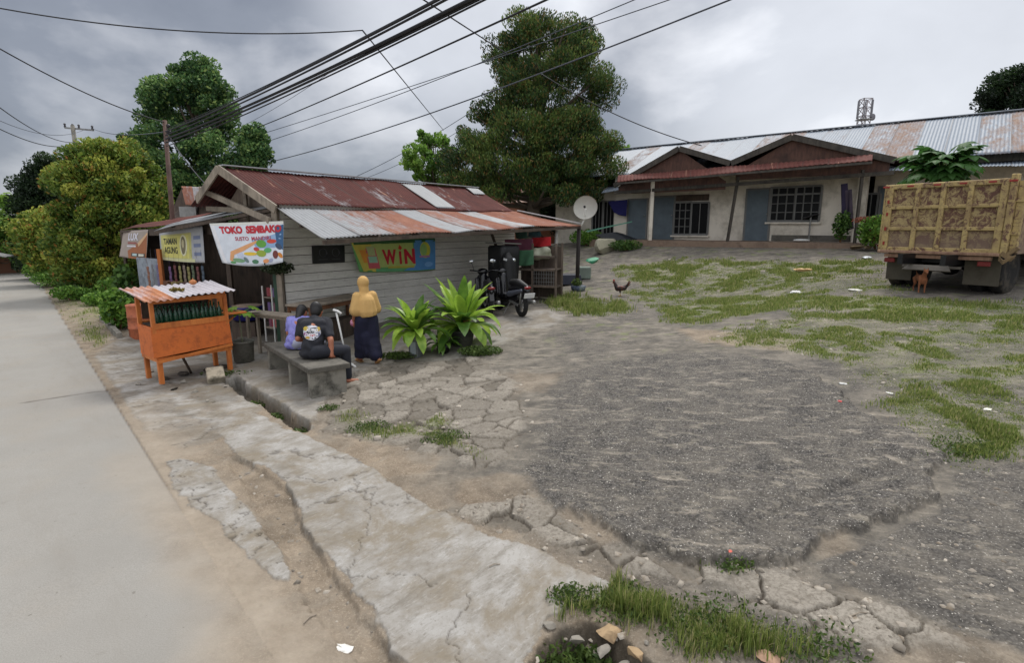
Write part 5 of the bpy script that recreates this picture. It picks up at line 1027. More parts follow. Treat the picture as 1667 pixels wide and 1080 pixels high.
def seated(label, p, rz, shirt, pants, short, hair=True, scale=1.0, lean=.22, head_fw=(0, 1, -.5), prop=True, tw=0.):
    """seated figure, local +y forward, seat surface at z=0"""
    o = thing('person', label, 'person', p, rz); o.scale = (scale,)*3; bpy_update(o)
    ly = .5*lean; hip = [Vector((-.09, 0, .11)), Vector((.09, 0, .11))]; ch = Vector((0, ly*.55, .4)); nk = Vector((0, ly, .56)); hd = nk+(Vector((0, .07, .13)) if lean < .3 else Vector((.01, .115, .085)))
    kn = [Vector((-.14, .43, .09)), Vector((.14, .43, .09))]; an = [Vector((-.13, .4, -.36)), Vector((.13, .45, -.36))]; shd = [Vector((-.18, ly, .5)), Vector((.18, ly, .5))]
    RT = Matrix.Rotation(-tw, 3, 'Z'); kn = [RT @ v for v in kn]; an = [RT @ v for v in an]; hip = [RT @ v for v in hip]; ft = RT @ Vector((0, .15, -.055))
    if prop: el = [Vector((-.23, .1, .27)), Vector((.26, -.02, .26))]; wr = [Vector((-.12, .28, .2)), Vector((.27, -.06, .035))]
    else: el = [Vector((-.2, .15, .26)), Vector((.2, .15, .26))]; wr = [Vector((-.08, .34, .2)), Vector((.08, .34, .2))]
    mb = MB(); mb.ell((0, 0, .13), (.17, .13, .12)); cap(mb, (0, .02, .15), .13, ch, .13); cap(mb, ch+Vector((-.07, 0, 0)), .1, ch+Vector((.07, 0, 0)), .1); cap(mb, ch, .12, nk-Vector((0, 0, .06)), .09); cap(mb, nk-Vector((0, 0, .05)), .058, hd-Vector((0, .02, .05)), .05)
    for i in (0, 1):
        cap(mb, hip[i], .095, kn[i], .062); cap(mb, kn[i], .06, an[i], .038); cap(mb, an[i]+Vector((0, -.02, -.03)), .035, an[i]+ft, .028)
        cap(mb, shd[i], .058, el[i], .042); cap(mb, el[i], .042, wr[i], .028); cap(mb, nk-Vector((0, 0, .03)), .05, shd[i], .055)
    hand(mb, wr[1], (0.05, .6, -.3) if prop else (-.3, .8, 0), (0, .1, 1), (-1, 0, 0), .15); hand(mb, wr[0], (.5, .7, 0), (0, 0, 1), (0, 1, .2), .5)
    s, fw, up = headshape(mb, hd, head_fw, Vector((0, .45, 1)), .108)
    b = child('body', smooth_mesh(mb, .0105, 3, 'body'), o, SKIN, True); eyes(o, hd, fw, up, .108)
    mb = MB(); rot = Matrix((s, fw, up)).transposed(); mb.ell(hd-fw*.012+up*.02, (.093, .112, .106), 20, 14, rot); mb.ell(hd-fw*.05-up*.03, (.08, .07, .09), 16, 10, rot)
    if hair == 'long': cap(mb, hd-fw*.05, .085, nk+Vector((0, -.07, -.03)), .05)
    m = smooth_mesh(mb, .012, 2, 'hair'); bm = bmesh.new(); bm.from_mesh(m); bmesh.ops.delete(bm, geom=[v for v in bm.verts if (v.co-hd).dot(fw) > .05 and (v.co-hd).dot(up) < .055], context='VERTS'); bm.to_mesh(m); bm.free(); child('hair', m, o, HAIRM, True)
    mb = MB(); cap(mb, (-.06, -.0, .09), .135, (.06, -.0, .09), .135); cap(mb, (0, .0, .12), .16, ch-Vector((0, 0, .03)), .15); cap(mb, ch+Vector((-.09, 0, .0)), .118, ch+Vector((.09, 0, 0)), .118); cap(mb, ch+Vector((-.1, .01, .07)), .09, ch+Vector((.1, .01, .07)), .09); cap(mb, ch, .13, nk-Vector((0, 0, .05)), .1)
    for i in (0, 1): cap(mb, nk-Vector((0, 0, .04)), .062, shd[i], .072); q = shd[i].lerp(el[i], .72); cap(mb, shd[i], .075, q, .066)
    m = smooth_mesh(mb, .011, 4, 'shirt'); 
    for v in m.vertices:
        k = math.sin(v.co.z*46+v.co.x*17+math.sin(v.co.x*30)*1.3)*.006+math.sin(v.co.x*60+v.co.z*20)*.003; v.co += v.normal*k*(1.6 if v.co.z < .3 else .6)
        if v.co.z < .015: v.co.z = .015
    sh_ = child('shirt', m, o, shirt, True)
    mb = MB(); mb.ell((0, 0, .1), (.185, .15, .1))
    for i in (0, 1):
        cap(mb, hip[i], .105, kn[i], .078)
        if not short: cap(mb, kn[i], .075, an[i]+Vector((0, 0, .04)), .06)
    m = smooth_mesh(mb, .012, 4, 'trousers')
    for v in m.vertices:
        if v.co.z < .004 and (RT.transposed() @ v.co).y < .36: v.co.z = .004
    child('trousers', m, o, pants, True)
    for i in (0, 1):
        mb = MB(); mb.box(an[i]+RT @ Vector((0, .06, -.09)), (.085, .25, .02), rz=-tw, bev=.008); mb.build('sandal', M_BLK, o)
    return o, sh_, m
def printcloth(name, a, b, sc, thr=.62):
    t = NT(name); f = t.vor(sc, 'F1'); c = t.mix(t.ramp(f, .22, .3), srgb(*b), srgb(*a)); c = t.mix(t.ramp(t.noise(4, 4), .3, .7), c, tuple(x*.8 for x in srgb(*a)[:3])+(1,)); c = t.mix(.5, c, t.mix(t.ramp(f, .2, .3), srgb(*b), srgb(*a))); return t.fin(c, .85)
seatz = bz+SZ
q = at(511, 586, 8.5); prz = math.atan2(bxv.y, bxv.x)-math.pi/2
man, shirt_o, _ = seated('seated person in a dark T-shirt with round printed emblem on the back', (q.x, q.y, seatz+.002), .12, plain('charcoal_tshirt', (34, 35, 42), .9, .2, 5), plain('dark_trousers', (36, 38, 46), .9, .2, 5), False, True, 1.05, .42, (.15, 1, -1.1), tw=.12-prz)
q = at(482, 575, 9.15); kid, _, _ = seated('seated person in a lilac patterned top and pale trousers, on the bench', (q.x, q.y, seatz+.002), -.1, printcloth('lilac_print', (134, 132, 198), (92, 88, 160), 38), plain('pale_denim', (150, 152, 170), .9, .15, 7), False, 'long', .9, .45, (.3, 1, -.7), False, tw=-.1-prz)
# round print on the back of the T-shirt
bpy.context.view_layer.update()
dgx = bpy.context.evaluated_depsgraph_get(); tree = BVHTree.FromObject(shirt_o, dgx)
def backprint(pts, rgb, lift, nm='shirt_print'):
    bm = bmesh.new(); vv = [bm.verts.new((u, 0, v)) for u, v in pts]; bm.faces.new(vv); bmesh.ops.triangulate(bm, faces=bm.faces[:]); 
    for _ in range(2): bmesh.ops.subdivide_edges(bm, edges=[e for e in bm.edges if e.calc_length() > .03], cuts=1); bmesh.ops.triangulate(bm, faces=bm.faces[:])
    for v in bm.verts:
        h = tree.ray_cast(Vector((v.co.x, -1, v.co.z)), Vector((0, 1, 0))); v.co = Vector((v.co.x, (h[0].y if h[0] else 0)-lift, v.co.z))
    me = bpy.data.meshes.new(nm); bm.to_mesh(me); bm.free(); o = child(nm, me, shirt_o, flat(rgb)); return o
cx, cz = .0, .385
def e2(u, v, ru, rv, n=14, rot=0): return [(cx+p, cz+q_) for p, q_ in ellp(u, v, ru, rv, n, rot)]
backprint(e2(0, 0, .125, .1, 24), (196, 196, 204), .004)
for (u, v, ru, rv, c, l) in ((-.085, .055, .035, .03, (196, 170, 60), .006), (.09, .045, .028, .03, (190, 160, 70), .006), (-.08, -.02, .04, .022, (140, 86, 130), .006), (.085, -.03, .03, .03, (110, 112, 140), .006), (-.02, .01, .06, .03, (34, 35, 42), .006), (.03, .055, .05, .014, (40, 42, 50), .006), (.02, -.035, .05, .016, (176, 54, 66), .007), (-.05, -.065, .035, .016, (190, 150, 60), .006), (.04, -.075, .03, .012, (44, 46, 54), .006)): backprint(e2(u, v, ru, rv), c, l)
def shirttext(s, u0, u1, v0, v1):
    c = bpy.data.curves.new('t', 'FONT'); c.body = s; c.offset = .04; c.resolution_u = 2; o = bpy.data.objects.new('t', c); COL.objects.link(o); dg = bpy.context.evaluated_depsgraph_get(); dg.update(); me = bpy.data.meshes.new_from_object(o.evaluated_get(dg)); bpy.data.objects.remove(o)
    xs = [v.co.x for v in me.vertices]; ys = [v.co.y for v in me.vertices]; a, b_, c_, d_ = min(xs), max(xs), min(ys), max(ys)
    for v in me.vertices:
        X_ = cx+u0+(v.co.x-a)/(b_-a)*(u1-u0); Z_ = cz+v0+(v.co.y-c_)/(d_-c_)*(v1-v0); h = tree.ray_cast(Vector((X_, -1, Z_)), Vector((0, 1, 0))); v.co = Vector((X_, (h[0].y if h[0] else 0)-.009, Z_))
    me.name = 'shirt_lettering'; child('shirt_lettering', me, shirt_o, flat((222, 222, 226)))
shirttext('AUTO', -.08, .09, .01, .055); shirttext('CUSTOM', -.09, .09, -.05, -.005)
# standing woman in a mustard veil, walking away to the left
wp = gs(600, 594); wrz = math.radians(38)   # +y local = her walking direction
w = thing('person', 'person in a mustard headscarf and navy skirt walking past the shop wall', 'person', wp, wrz); k_ = 1.0
H_ = at(599, 448, (wp-CAM).dot(Vector((0, CP, -SP)))).z-wp.z; S_ = H_/1.55
w.scale = (S_,)*3; bpy_update(w)
mb = MB(); pel = Vector((0, 0, .82)); ch = Vector((0, .02, 1.12)); nk = Vector((0, .03, 1.27)); hd = Vector((0, .075, 1.43))
mb.ell(pel, (.16, .12, .12)); cap(mb, pel, .13, ch, .13); cap(mb, ch, .12, nk-Vector((0, 0, .04)), .07); cap(mb, nk-Vector((0, 0, .03)), .05, hd-Vector((0, .02, .05)), .045)
kn = [Vector((-.09, .15, .45)), Vector((.09, -.02, .44))]; an = [Vector((-.08, .16, .09)), Vector((.09, -.22, .13))]
for i, sx in enumerate((-1, 1)):
    cap(mb, pel+Vector((sx*.085, 0, -.03)), .09, kn[i], .058); cap(mb, kn[i], .056, an[i], .035)
    td = Vector((0, .15, -.05)) if i == 0 else Vector((0, .10, -.10)); cap(mb, an[i]+Vector((0, -.03, -.035)), .033, an[i]+td, .024)
shl = [Vector((-.17, .02, 1.22)), Vector((.17, .02, 1.22))]; el = [Vector((-.22, -.02, .98)), Vector((.2, .06, .97))]; wr = [Vector((-.215, .06, .77)), Vector((.08, .26, 1.0))]
for i in (0, 1): cap(mb, shl[i], .05, el[i], .038); cap(mb, el[i], .037, wr[i], .025); cap(mb, nk-Vector((0, 0, .05)), .05, shl[i], .05)
hand(mb, wr[0], (0, .1, -1), (-1, 0, 0), (0, 1, 0), .9); hand(mb, wr[1], (-1, .3, 0), (0, 1, .3), (0, 0, 1), .6)
s, fw, up = headshape(mb, hd, (-.1, 1, -.15), (0, .1, 1), .1); child('body', smooth_mesh(mb, .0105, 3, 'body'), w, SKIN, True); eyes(w, hd, fw, up, .1)
mb = MB(); rot = Matrix((s, fw, up)).transposed(); mb.ell(hd+up*.01-fw*.01, (.1, .118, .118), 20, 14, rot); cap(mb, hd-up*.05-fw*.01, .09, nk, .082); cap(mb, nk-Vector((0, 0, .02)), .085, ch+Vector((0, -.02, -.02)), .16)
cap(mb, Vector((-.14, .02, 1.2)), .09, Vector((-.17, .0, .97)), .115); cap(mb, Vector((.14, .02, 1.2)), .09, Vector((.17, .04, .97)), .115); cap(mb, Vector((0, -.03, 1.1)), .15, Vector((0, -.03, .94)), .17); cap(mb, Vector((0, .12, 1.1)), .12, Vector((0, .14, .98)), .14)
m = smooth_mesh(mb, .012, 5, 'headscarf'); bm = bmesh.new(); bm.from_mesh(m)
bmesh.ops.bisect_plane(bm, geom=bm.verts[:]+bm.edges[:]+bm.faces[:], plane_co=(0, 0, .86), plane_no=(.12, 0, -1), clear_outer=True); bmesh.ops.delete(bm, geom=[v for v in bm.verts if (v.co-hd).dot(fw) > .07 and abs((v.co-hd).dot(s)) < .062 and -.09 < (v.co-hd).dot(up) < .075], context='VERTS')
for v in bm.verts:
    if v.co.z < 1.2: a = math.atan2(v.co.y, v.co.x); k = (1.2-v.co.z)/.35; f_ = 1+k*(.10+.05*math.sin(a*9+v.co.z*3)+.03*math.sin(a*17)); v.co.x *= f_; v.co.y *= f_
bm.to_mesh(m); bm.free(); o = child('headscarf', m, w, plain('mustard_cloth', (196, 158, 98), .85, .1, 5), True); md = o.modifiers.new('t', 'SOLIDIFY'); md.thickness = .005; md.offset = -1
mb = MB(); mb.ell((0, 0, .84), (.19, .15, .1)); cap(mb, (-.06, 0, .8), .15, (-.08, .07, .45), .135); cap(mb, (.06, 0, .8), .15, (.08, -.02, .45), .14); cap(mb, (-.08, .07, .45), .13, (-.08, .11, .15), .115); cap(mb, (.08, -.02, .45), .135, (.07, -.16, .17), .125); cap(mb, (-.03, .0, .5), .14, (0, -.02, .2), .12)
m = smooth_mesh(mb, .014, 5, 'skirt'); bm = bmesh.new(); bm.from_mesh(m); bmesh.ops.bisect_plane(bm, geom=bm.verts[:]+bm.edges[:]+bm.faces[:], plane_co=(0, 0, .085), plane_no=(0, .1, -1), clear_outer=True)
for v in bm.verts:
    a = math.atan2(v.co.y, v.co.x); v.co += Vector((math.cos(a), math.sin(a), 0))*(math.sin(a*8+v.co.z*6)*.008*(1.1-v.co.z)+math.sin(v.co.z*28+a*2)*.006*(v.co.z < .35))
bm.to_mesh(m); bm.free(); o = child('skirt', m, w, plain('navy_cloth', (20, 22, 48), .85, .3, 4), True); md = o.modifiers.new('t', 'SOLIDIFY'); md.thickness = .005; md.offset = -1
TAN = plain('tan_leather', (176, 132, 84), .7, .15, 8)
mb = MB(); mb.box(an[0]+Vector((0, .055, -.078)), (.085, .24, .018), bev=.007); mb.tube([an[0]+Vector((-.045, .09, -.07)), an[0]+Vector((0, .09, -.02)), an[0]+Vector((.045, .09, -.07))], .012, 6); mb.build('sandal', TAN, w)
mb = MB(); mb.box(an[1]+Vector((0, .02, -.095)), (.085, .24, .018), rx=-.6, bev=.007); mb.build('sandal', TAN, w)
pb = thing('small_bag', 'small pink and white bag held in the hand of the person in the mustard headscarf', 'bag', w.matrix_basis @ Vector((-.225, .09, .74))); pb.rotation_euler = (0, 0, wrz)
mb = MB(); mb.ell((0, 0, 0), (.035, .05, .06)); child('pouch', mb.mesh('pouch'), pb, printcloth('pink_packet', (196, 120, 150), (222, 214, 222), 30), True); MB().tube([(0, -.01, .05), (.01, -.04, .16)], .006, 6).build('straw', M_WHITE, pb)
# ================================================================ chicken
cp_ = gs(1010, 482); zdc = (cp_-CAM).dot(Vector((0, CP, -SP))); ks = zdc*24/900/.36
ck = thing('chicken', 'dark brown chicken pecking about on the gravel yard', 'chicken', cp_, math.radians(170)); ck.scale = (ks,)*3; bpy_update(ck)
mb = MB(); cap(mb, (.07, 0, .19), .075, (-.09, 0, .2), .06, 16); cap(mb, (.1, 0, .22), .055, (.15, 0, .32), .03); mb.ell((.165, 0, .345), (.035, .027, .03)); cap(mb, (-.08, 0, .21), .06, (-.17, 0, .27), .03); mb.ell((.0, .065, .2), (.1, .02, .05)); mb.ell((.0, -.065, .2), (.1, .02, .05))
for k in range(5): cap(mb, (-.13, (k-2)*.01, .24), .022, (-.2-.03*(k % 2), (k-2)*.022, .26+.03*k), .012, 8)
for sy in (-1, 1): cap(mb, (0.02, sy*.04, .16), .035, (0.01, sy*.04, .09), .015)
t = NT('hen_feathers'); m_ = t.fin(t.mix(t.ramp(t.noise(14, 4), .45, .6), srgb(26, 18, 18), srgb(92, 46, 28)), .6, t.bump(t.noise(60, 3), .004)); child('body', smooth_mesh(mb, .008, 2, 'body'), ck, m_, True)
for sy in (-1, 1):
    mb = MB(); mb.tube([(.01, sy*.04, .1), (.0, sy*.04, .01)], .007, 6)
    for a in (-.6, 0, .6): mb.tube([(0, sy*.04, .01), (.05*math.cos(a), sy*.04+.05*math.sin(a), .004)], .005, 5)
    mb.tube([(0, sy*.04, .01), (-.03, sy*.04, .004)], .004, 5); mb.build('leg', flat((150, 120, 60)), ck)
MB().ell((.17, 0, .385), (.025, .006, .018)).ell((.185, 0, .315), (.008, .012, .016)).build('comb', flat((150, 30, 26)), ck, True); MB().lathe((.195, 0, .34), [(.009, 0), (.001, .025)], 8, rot=Matrix.Rotation(math.pi/2, 3, 'Y')).build('beak', flat((170, 140, 80)), ck)
# ================================================================ dump truck seen from behind
tlc = at(1447, 303, 11.6); trc = at(1650, 288, 9.9); ux = Vector((trc.x-tlc.x, trc.y-tlc.y, 0)); TW_ = ux.length; ux.normalize(); trz = math.atan2(ux.y, ux.x)
tg0 = Hs(tlc.x+1, tlc.y-1); T = thing('dump_truck', 'weathered yellow dump truck parked in the yard, its rusty tailgate facing the camera', 'truck', (tlc.x, tlc.y, tg0), trz)
BB = at(1443, 408, 11.6).z-tg0; BH = tlc.z-at(1443, 408, 11.6).z
tt = NT('chipped_yellow_paint'); n_ = tt.noise(7, 8, .78, dist=.8); n2_ = tt.noise(22, 5, .7); n3_ = tt.noise(1.8, 4, .6)
c = tt.mix(tt.ramp(n2_, .3, .7), srgb(186, 164, 106), srgb(150, 130, 92)); c = tt.mix(tt.ramp(n3_, .5, .7), c, srgb(132, 110, 78)); c = tt.mix(tt.ramp(n_, .52, .58), c, srgb(98, 70, 58)); M_YP = tt.fin(c, .75, tt.bump(n_, .004, .5))
tt = NT('rusted_yellow_panel'); n_ = tt.noise(5.5, 8, .8, dist=1.2); n2_ = tt.noise(26, 5, .7)
sx_ = tt.n('ShaderNodeSeparateXYZ'); tt.l(tt.tc, sx_.inputs[0]); low = tt.ramp(sx_.outputs[2], BB+.62, BB+.1)
c = tt.mix(tt.ramp(n2_, .3, .7), srgb(176, 156, 106), srgb(146, 128, 96)); c = tt.mix(tt.ramp(n_, .46, .54), c, srgb(96, 66, 56)); c = tt.mix(tt.ramp(n2_, .6, .7), c, srgb(70, 50, 46)); c = tt.mix(tt.math('MULTIPLY', low, .75), c, srgb(122, 104, 90)); M_YR = tt.fin(c, .8, tt.bump(n_, .005, .6))
GW_ = TW_-.02; BL = 3.6
gate = MB().box((GW_/2, .02, BB+BH/2), (GW_-.02, .03, BH-.04)).build('tailgate', M_YR, T)
mb = MB(); cols = [0.06, .285*GW_, .5*GW_, .72*GW_, GW_-.06]
for x in cols: mb.box((x, -.025, BB+BH/2), (.085 if x in cols[1:4] else .12, .06, BH), bev=.012)
mb.build('gate_rib', M_YP, T)
mb = MB()
for z, h in ((.03, .1), (.34*BH, .07), (.66*BH, .07), (BH-.03, .1)): mb.box((GW_/2, -.02, BB+z), (GW_-.01, .053, h), bev=.012)
mb.build('gate_rail', M_YP, T)
mb = MB(); mb.box((GW_/2, -.06, BB-.02), (GW_+.05, .1, .06), bev=.01); mb.box((GW_/2, -.02, BB-.1), (GW_-.2, .08, .07)); mb.build('gate_lip', wood('rusty_lip', (120, 88, 70), (160, 130, 108)), T)
MB().box((-.03, .03, BB+BH/2), (.06, .1, BH+.05), bev=.01).build('rear_post', M_YP, T); mb = MB(); mb.box((GW_+.06, 0, BB+BH/2+.02), (.1, .14, BH+.14), bev=.01); mb.box((GW_+.17, .06, BB+BH*.5), (.1, .1, BH*.95)); mb.box((GW_+.12, .02, BB+BH*.72), (.22, .08, .06)); mb.box((GW_+.12, .02, BB+BH*.28), (.22, .08, .06)); mb.build('rear_post', M_YP, T)
for s_, x in enumerate((-.01, GW_+.2)): MB().box((x, BL/2+.1, BB+BH/2-.05), (.04, BL, BH-.1)).build('side_board', M_YR, T)
MB().box((GW_/2, BL/2, BB+.02), (GW_+.15, BL, .05)).build('bed_floor', M_DK, T); MB().box((GW_/2, BL+.1, BB+BH/2), (GW_+.2, .05, BH)).build('front_board', M_YR, T)
mb = MB(); 
for k in range(3): mb.tube([(GW_+.02, -.08, BB-.05-.03*k), (GW_+.1, -.12, BB-.12-.03*k), (GW_+.25, -.06, BB-.02)], .012, 6)
mb.box((GW_+.12, -.03, BB-.04), (.2, .1, .08), ry=.6); mb.box((GW_+.2, -.02, BB+.06), (.18, .1, .06), ry=-.7); mb.build('latch_linkage', wood('rusty_iron', (84, 66, 50), (140, 118, 82)), T)
for x in (.0, GW_*.22, GW_*.45, GW_*.66, GW_*.88, GW_+.06): MB().box((x, -.082 if 0 < x < GW_ else -.09, BB+BH-.03), (.12, .008, .035), bev=.003).build('reflector', flat((142, 40, 34)), T)
for z in (.15, .45, .75, 1.0): MB().box((.06, -.062, BB+z), (.035, .012, .07)).build('reflector', flat((140, 44, 36)), T)
mb = MB(); mb.box((GW_*.32, 1.6, BB-.14), (.09, 4.4, .2)); mb.box((GW_*.68, 1.6, BB-.14), (.09, 4.4, .2)); mb.box((GW_*.5, .3, BB-.17), (GW_*.36, .1, .12)); mb.tube([(GW_*.12, .75, .5), (GW_*.88, .75, .5)], .07, 10); mb.ell((GW_*.5, .75, .5), (.2, .17, .19)); mb.build('chassis', M_BLK, T)
mb = MB(); mb.prism([(GW_*.30, -.12, BB-.26), (GW_*.64, -.12, BB-.26), (GW_*.68, -.2, BB-.36), (GW_*.26, -.2, BB-.36)], (0, .03, -.02)); mb.box((GW_*.47, .02, BB-.3), (GW_*.5, .06, .05)); mb.build('bumper', plain('dusty_grey_metal', (104, 98, 90), .7, .25, 6), T)
M_FL = plain('dusty_rubber_flap', (84, 79, 68), .9, .25, 3, dirt=(66, 60, 50))
for x, w in ((GW_*.155, .48), (GW_*.86, .56)): MB().box((x, .18, .55), (w, .014, .72), rx=.03).build('mud_flap', M_FL, T)
RY = Matrix.Rotation(math.pi/2, 3, 'Y'); TRD = plain('truck_tyre', (26, 25, 24), .9, .3, 9, dirt=(84, 76, 64))
for x in (GW_*.06, GW_*.22, GW_*.78, GW_*.94):
    wl = MB().lathe((x, .75, .47), [(.28, -.11), (.43, -.11), (.47, -.08), (.47, .08), (.43, .11), (.28, .11)], 32, rot=RY).build('wheel', TRD, T, True); MB().lathe((x, .75, .47), [(.05, -.06), (.27, -.09), (.28, .09), (.05, .06)], 20, rot=RY).build('rim', M_STEEL, wl, True)
for x in (GW_*.1, GW_*.9):
    wl = MB().lathe((x, 4.2, .45), [(.27, -.11), (.43, -.11), (.46, -.08), (.46, .08), (.43, .11), (.27, .11)], 28, rot=RY).build('wheel', TRD, T, True); MB().lathe((x, 4.2, .45), [(.05, -.06), (.26, -.09), (.27, .09), (.05, .06)], 20, rot=RY).build('rim', M_STEEL, wl, True)
mb = MB(); mb.box((GW_/2, 4.6, 1.35), (1.9, 1.5, 1.5), bev=.1); cabo = mb.build('cab', plain('yellow_cab', (176, 140, 58), .5, .15, 2), T); MB().box((GW_/2, 3.84, 1.75), (1.3, .02, .4)).build('rear_window', flat((20, 24, 28)), T)
for x in (GW_*.1, GW_*.9): MB().box((x, -.02, BB-.2), (.2, .05, .09), bev=.01).build('tail_lamp', flat((110, 30, 26)), T)
# dog under the truck
dgp = gs(1524, 480)+Vector((-.1, .35, 0)); dgp.z = Hs(dgp.x, dgp.y); dog = thing('dog', 'brown dog standing under the rear of the yellow truck', 'dog', dgp, math.atan2(-dgp.y, -dgp.x)+.3); dog.scale = (.66,)*3; bpy_update(dog)
mb = MB(); cap(mb, (.2, 0, .42), .12, (-.2, 0, .44), .095, 16); mb.ell((.22, 0, .4), (.12, .1, .15)); cap(mb, (.26, 0, .48), .075, (.36, 0, .62), .055); mb.ell((.4, 0, .66), (.085, .065, .065)); cap(mb, (.44, 0, .64), .04, (.53, 0, .615), .026); cap(mb, (-.27, 0, .48), .028, (-.42, 0, .62), .012)
for sy in (-1, 1):
    cap(mb, (.24, sy*.07, .38), .05, (.22, sy*.075, .2), .028); cap(mb, (.22, sy*.075, .2), .027, (.23, sy*.075, .03), .018); mb.ell((.25, sy*.075, .018), (.04, .025, .018)); cap(mb, (-.22, sy*.065, .4), .07, (-.16, sy*.07, .26), .038); cap(mb, (-.16, sy*.07, .26), .034, (-.27, sy*.07, .14), .022); cap(mb, (-.27, sy*.07, .14), .02, (-.25, sy*.07, .03), .018); mb.ell((-.23, sy*.07, .018), (.04, .025, .018)); mb.ell((.385, sy*.05, .735), (.02, .012, .045))
child('body', smooth_mesh(mb, .011, 2, 'body'), dog, plain('brown_fur', (134, 84, 54), .9, .2, 12), True); MB().ell((.555, 0, .62), (.014, .016, .012)).build('nose', M_BLK, dog, True)
# ================================================================ the long house
HO = Vector((9.43, 21.6, 0)); HD = Vector((-.778, .629, 0)); HN = Vector((.629, .778, 0))     # along the front to the left; into the house
FZ = 1.99
def hp(q, n, z): return HO+HD*q+HN*n+Vector((0, 0, z))
hrz = math.atan2(-HD.y, -HD.x)
def onfront(px, py, n=0):
    d = at(px, py, 1)-CAM; o = HO+HN*n; k = (o-CAM).dot(HN)/d.dot(HN); return CAM+d*k
def qz(px, py, n=0): p = onfront(px, py, n); return ((p-HO).dot(HD), p.z)
Hh = thing('long_house', 'long low plastered house with two dark timber gables and a maroon porch awning', 'house', hp(0, 0, hz(*hp(0, 0, 0)[:2])))
M_PL = plain('grey_plaster', (222, 214, 200), .9, .1, 1.6, dirt=(178, 170, 155), dsc=1.4, bump=.004); M_DB = plain('slate_blue_door', (92, 104, 112), .7, .2, 3); M_FR = plain('window_frame_grey', (112, 112, 110), .7, .15, 4); M_GLS = plain('dark_glass', (12, 13, 15), .45, .3, 2, bump=0, spec=.15)
M_GB = wood('gable_boards', (60, 40, 34), (96, 66, 54), axis=(1, 1, .2)); M_FA = wood('fascia_timber', (46, 42, 38), (84, 78, 70))
def hbox(name, q0, q1, n0, n1, z0, z1, mat, par=Hh):
    A = [hp(q0, n0, z0), hp(q1, n0, z0), hp(q1, n1, z0), hp(q0, n1, z0)]; return ws(name, MB().prism(A, (0, 0, z1-z0)), mat, par)
QL, QR = 6.2, -3.45      # left and right ends of the double porch
hbox('wall', QL, QR, .0, .15, FZ-.1, 4.75, M_PL); hbox('wall', QL, QL-.15, -1.0, -.001, FZ-.1, 4.55, M_PL) if 0 else None
fl = hbox('porch_slab', QL+.2, QR-.2, -1.75, -.003, 1.2, FZ-.01, plain('brown_screed', (132, 112, 96), .9, .2, 1.5, dirt=(96, 80, 68)))
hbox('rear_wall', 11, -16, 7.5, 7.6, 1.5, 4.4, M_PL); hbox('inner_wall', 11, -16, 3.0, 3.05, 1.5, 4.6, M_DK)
# openings set proud of the wall
def opening(kind, px0, py0, px1, py1, bars=None, door_m=M_DB, n=-.0, par=Hh):
    q0, zt = qz(px0, py0, n); q1, zb = qz(px1, py1, n)
    if kind == 'door':
        zb = FZ; o = hbox('door', q0, q1, n-.045, n-.004, zb, zt, door_m, par); f = [(q0+.04, q0-.03, zb, zt+.06), (q1+.03, q1-.04, zb, zt+.06)]
        mb = MB()
        for a, b_, c_, d_ in f: mb.prism([hp(a, n-.06, c_), hp(b_, n-.06, c_), hp(b_, n-.0025, c_), hp(a, n-.0025, c_)], (0, 0, d_-c_))
        mb.prism([hp(q0-.03, n-.06, zt+.001), hp(q1+.03, n-.06, zt+.001), hp(q1+.03, n-.003, zt+.001), hp(q0-.03, n-.003, zt+.001)], (0, 0, .059)); ws('door_frame', mb, M_FR, o)
        MB(); mb = MB().ell(hp(q1+.1, n-.08, zb+1), (.03, .03, .03), 8, 6); ws('handle', mb, M_STEEL, o); return
    w_ = hbox('window', q0, q1, n-.03, n-.004, zb, zt, M_GLS, par); mb = MB(); cols, rows, th_ = bars; zs = zt-(zt-zb)*.22
    P = lambda q, z: hp(q, n-.05, z)
    for q, t_ in [(q0, .07), (q1, .07)]+[(q0+(q1-q0)*k/cols, .03) for k in range(1, cols)]: mb.bar(P(q, zb), P(q, zt), t_, .05)
    for z, t_ in [(zb, .08), (zt, .07)]+([(zs, .06)] if th_ else [])+[(zb+((zs if th_ else zt)-zb)*k/rows, .025) for k in range(1, rows)]: mb.bar(P(q0, z), P(q1, z), .055, t_)
    ws('window_frame', mb, M_FR, w_); mb = MB().bar(hp(q0+.08, n-.08, zb-.07), hp(q1-.08, n-.08, zb-.07), .1, .06); ws('sill', mb, M_PL, w_)
opening('door', 1217, 310, 1250, 392); opening('window', 1255, 306, 1292, 360, (3, 3, True)); opening('window', 1297, 304, 1333, 360, (3, 3, True))
opening('door', 1066, 322, 1096, 392); opening('window', 1099, 330, 1124, 382, (3, 4, False)); opening('window', 1127, 330, 1152, 382, (2, 1, False))
opening('door', 1024, 326, 1052, 392)
o = hbox('vent_band', qz(1066, 318)[0], qz(1155, 316)[0], -.035, -.005, qz(1100, 328)[1], qz(1100, 318)[1], M_DK)
hbox('wall_base_stain', qz(1256, 384)[0], qz(1385, 384)[0], -.012, -.002, FZ, FZ+.22, plain('stained_plinth', (108, 104, 96), .9, .3, 3, dirt=(64, 60, 54)))
# porch posts
for (px, nm, m, r_, lean) in ((1189, 'dark leaning porch post', M_FA, .07, -.22), (1058, 'whitewashed porch pillar', M_PL, .1, -.02), (1391, 'dark right porch post', M_FA, .06, 0)):
    b0 = onfront(px, 395, -1.45); q = (b0-HO).dot(HD); o = ws('porch_post', MB().bar(hp(q+lean*-0.5, -1.45, FZ-.012), hp(q+lean*.5, -1.45, 4.3), r_*1.3, r_*1.3), m, Hh); o['label'] = nm
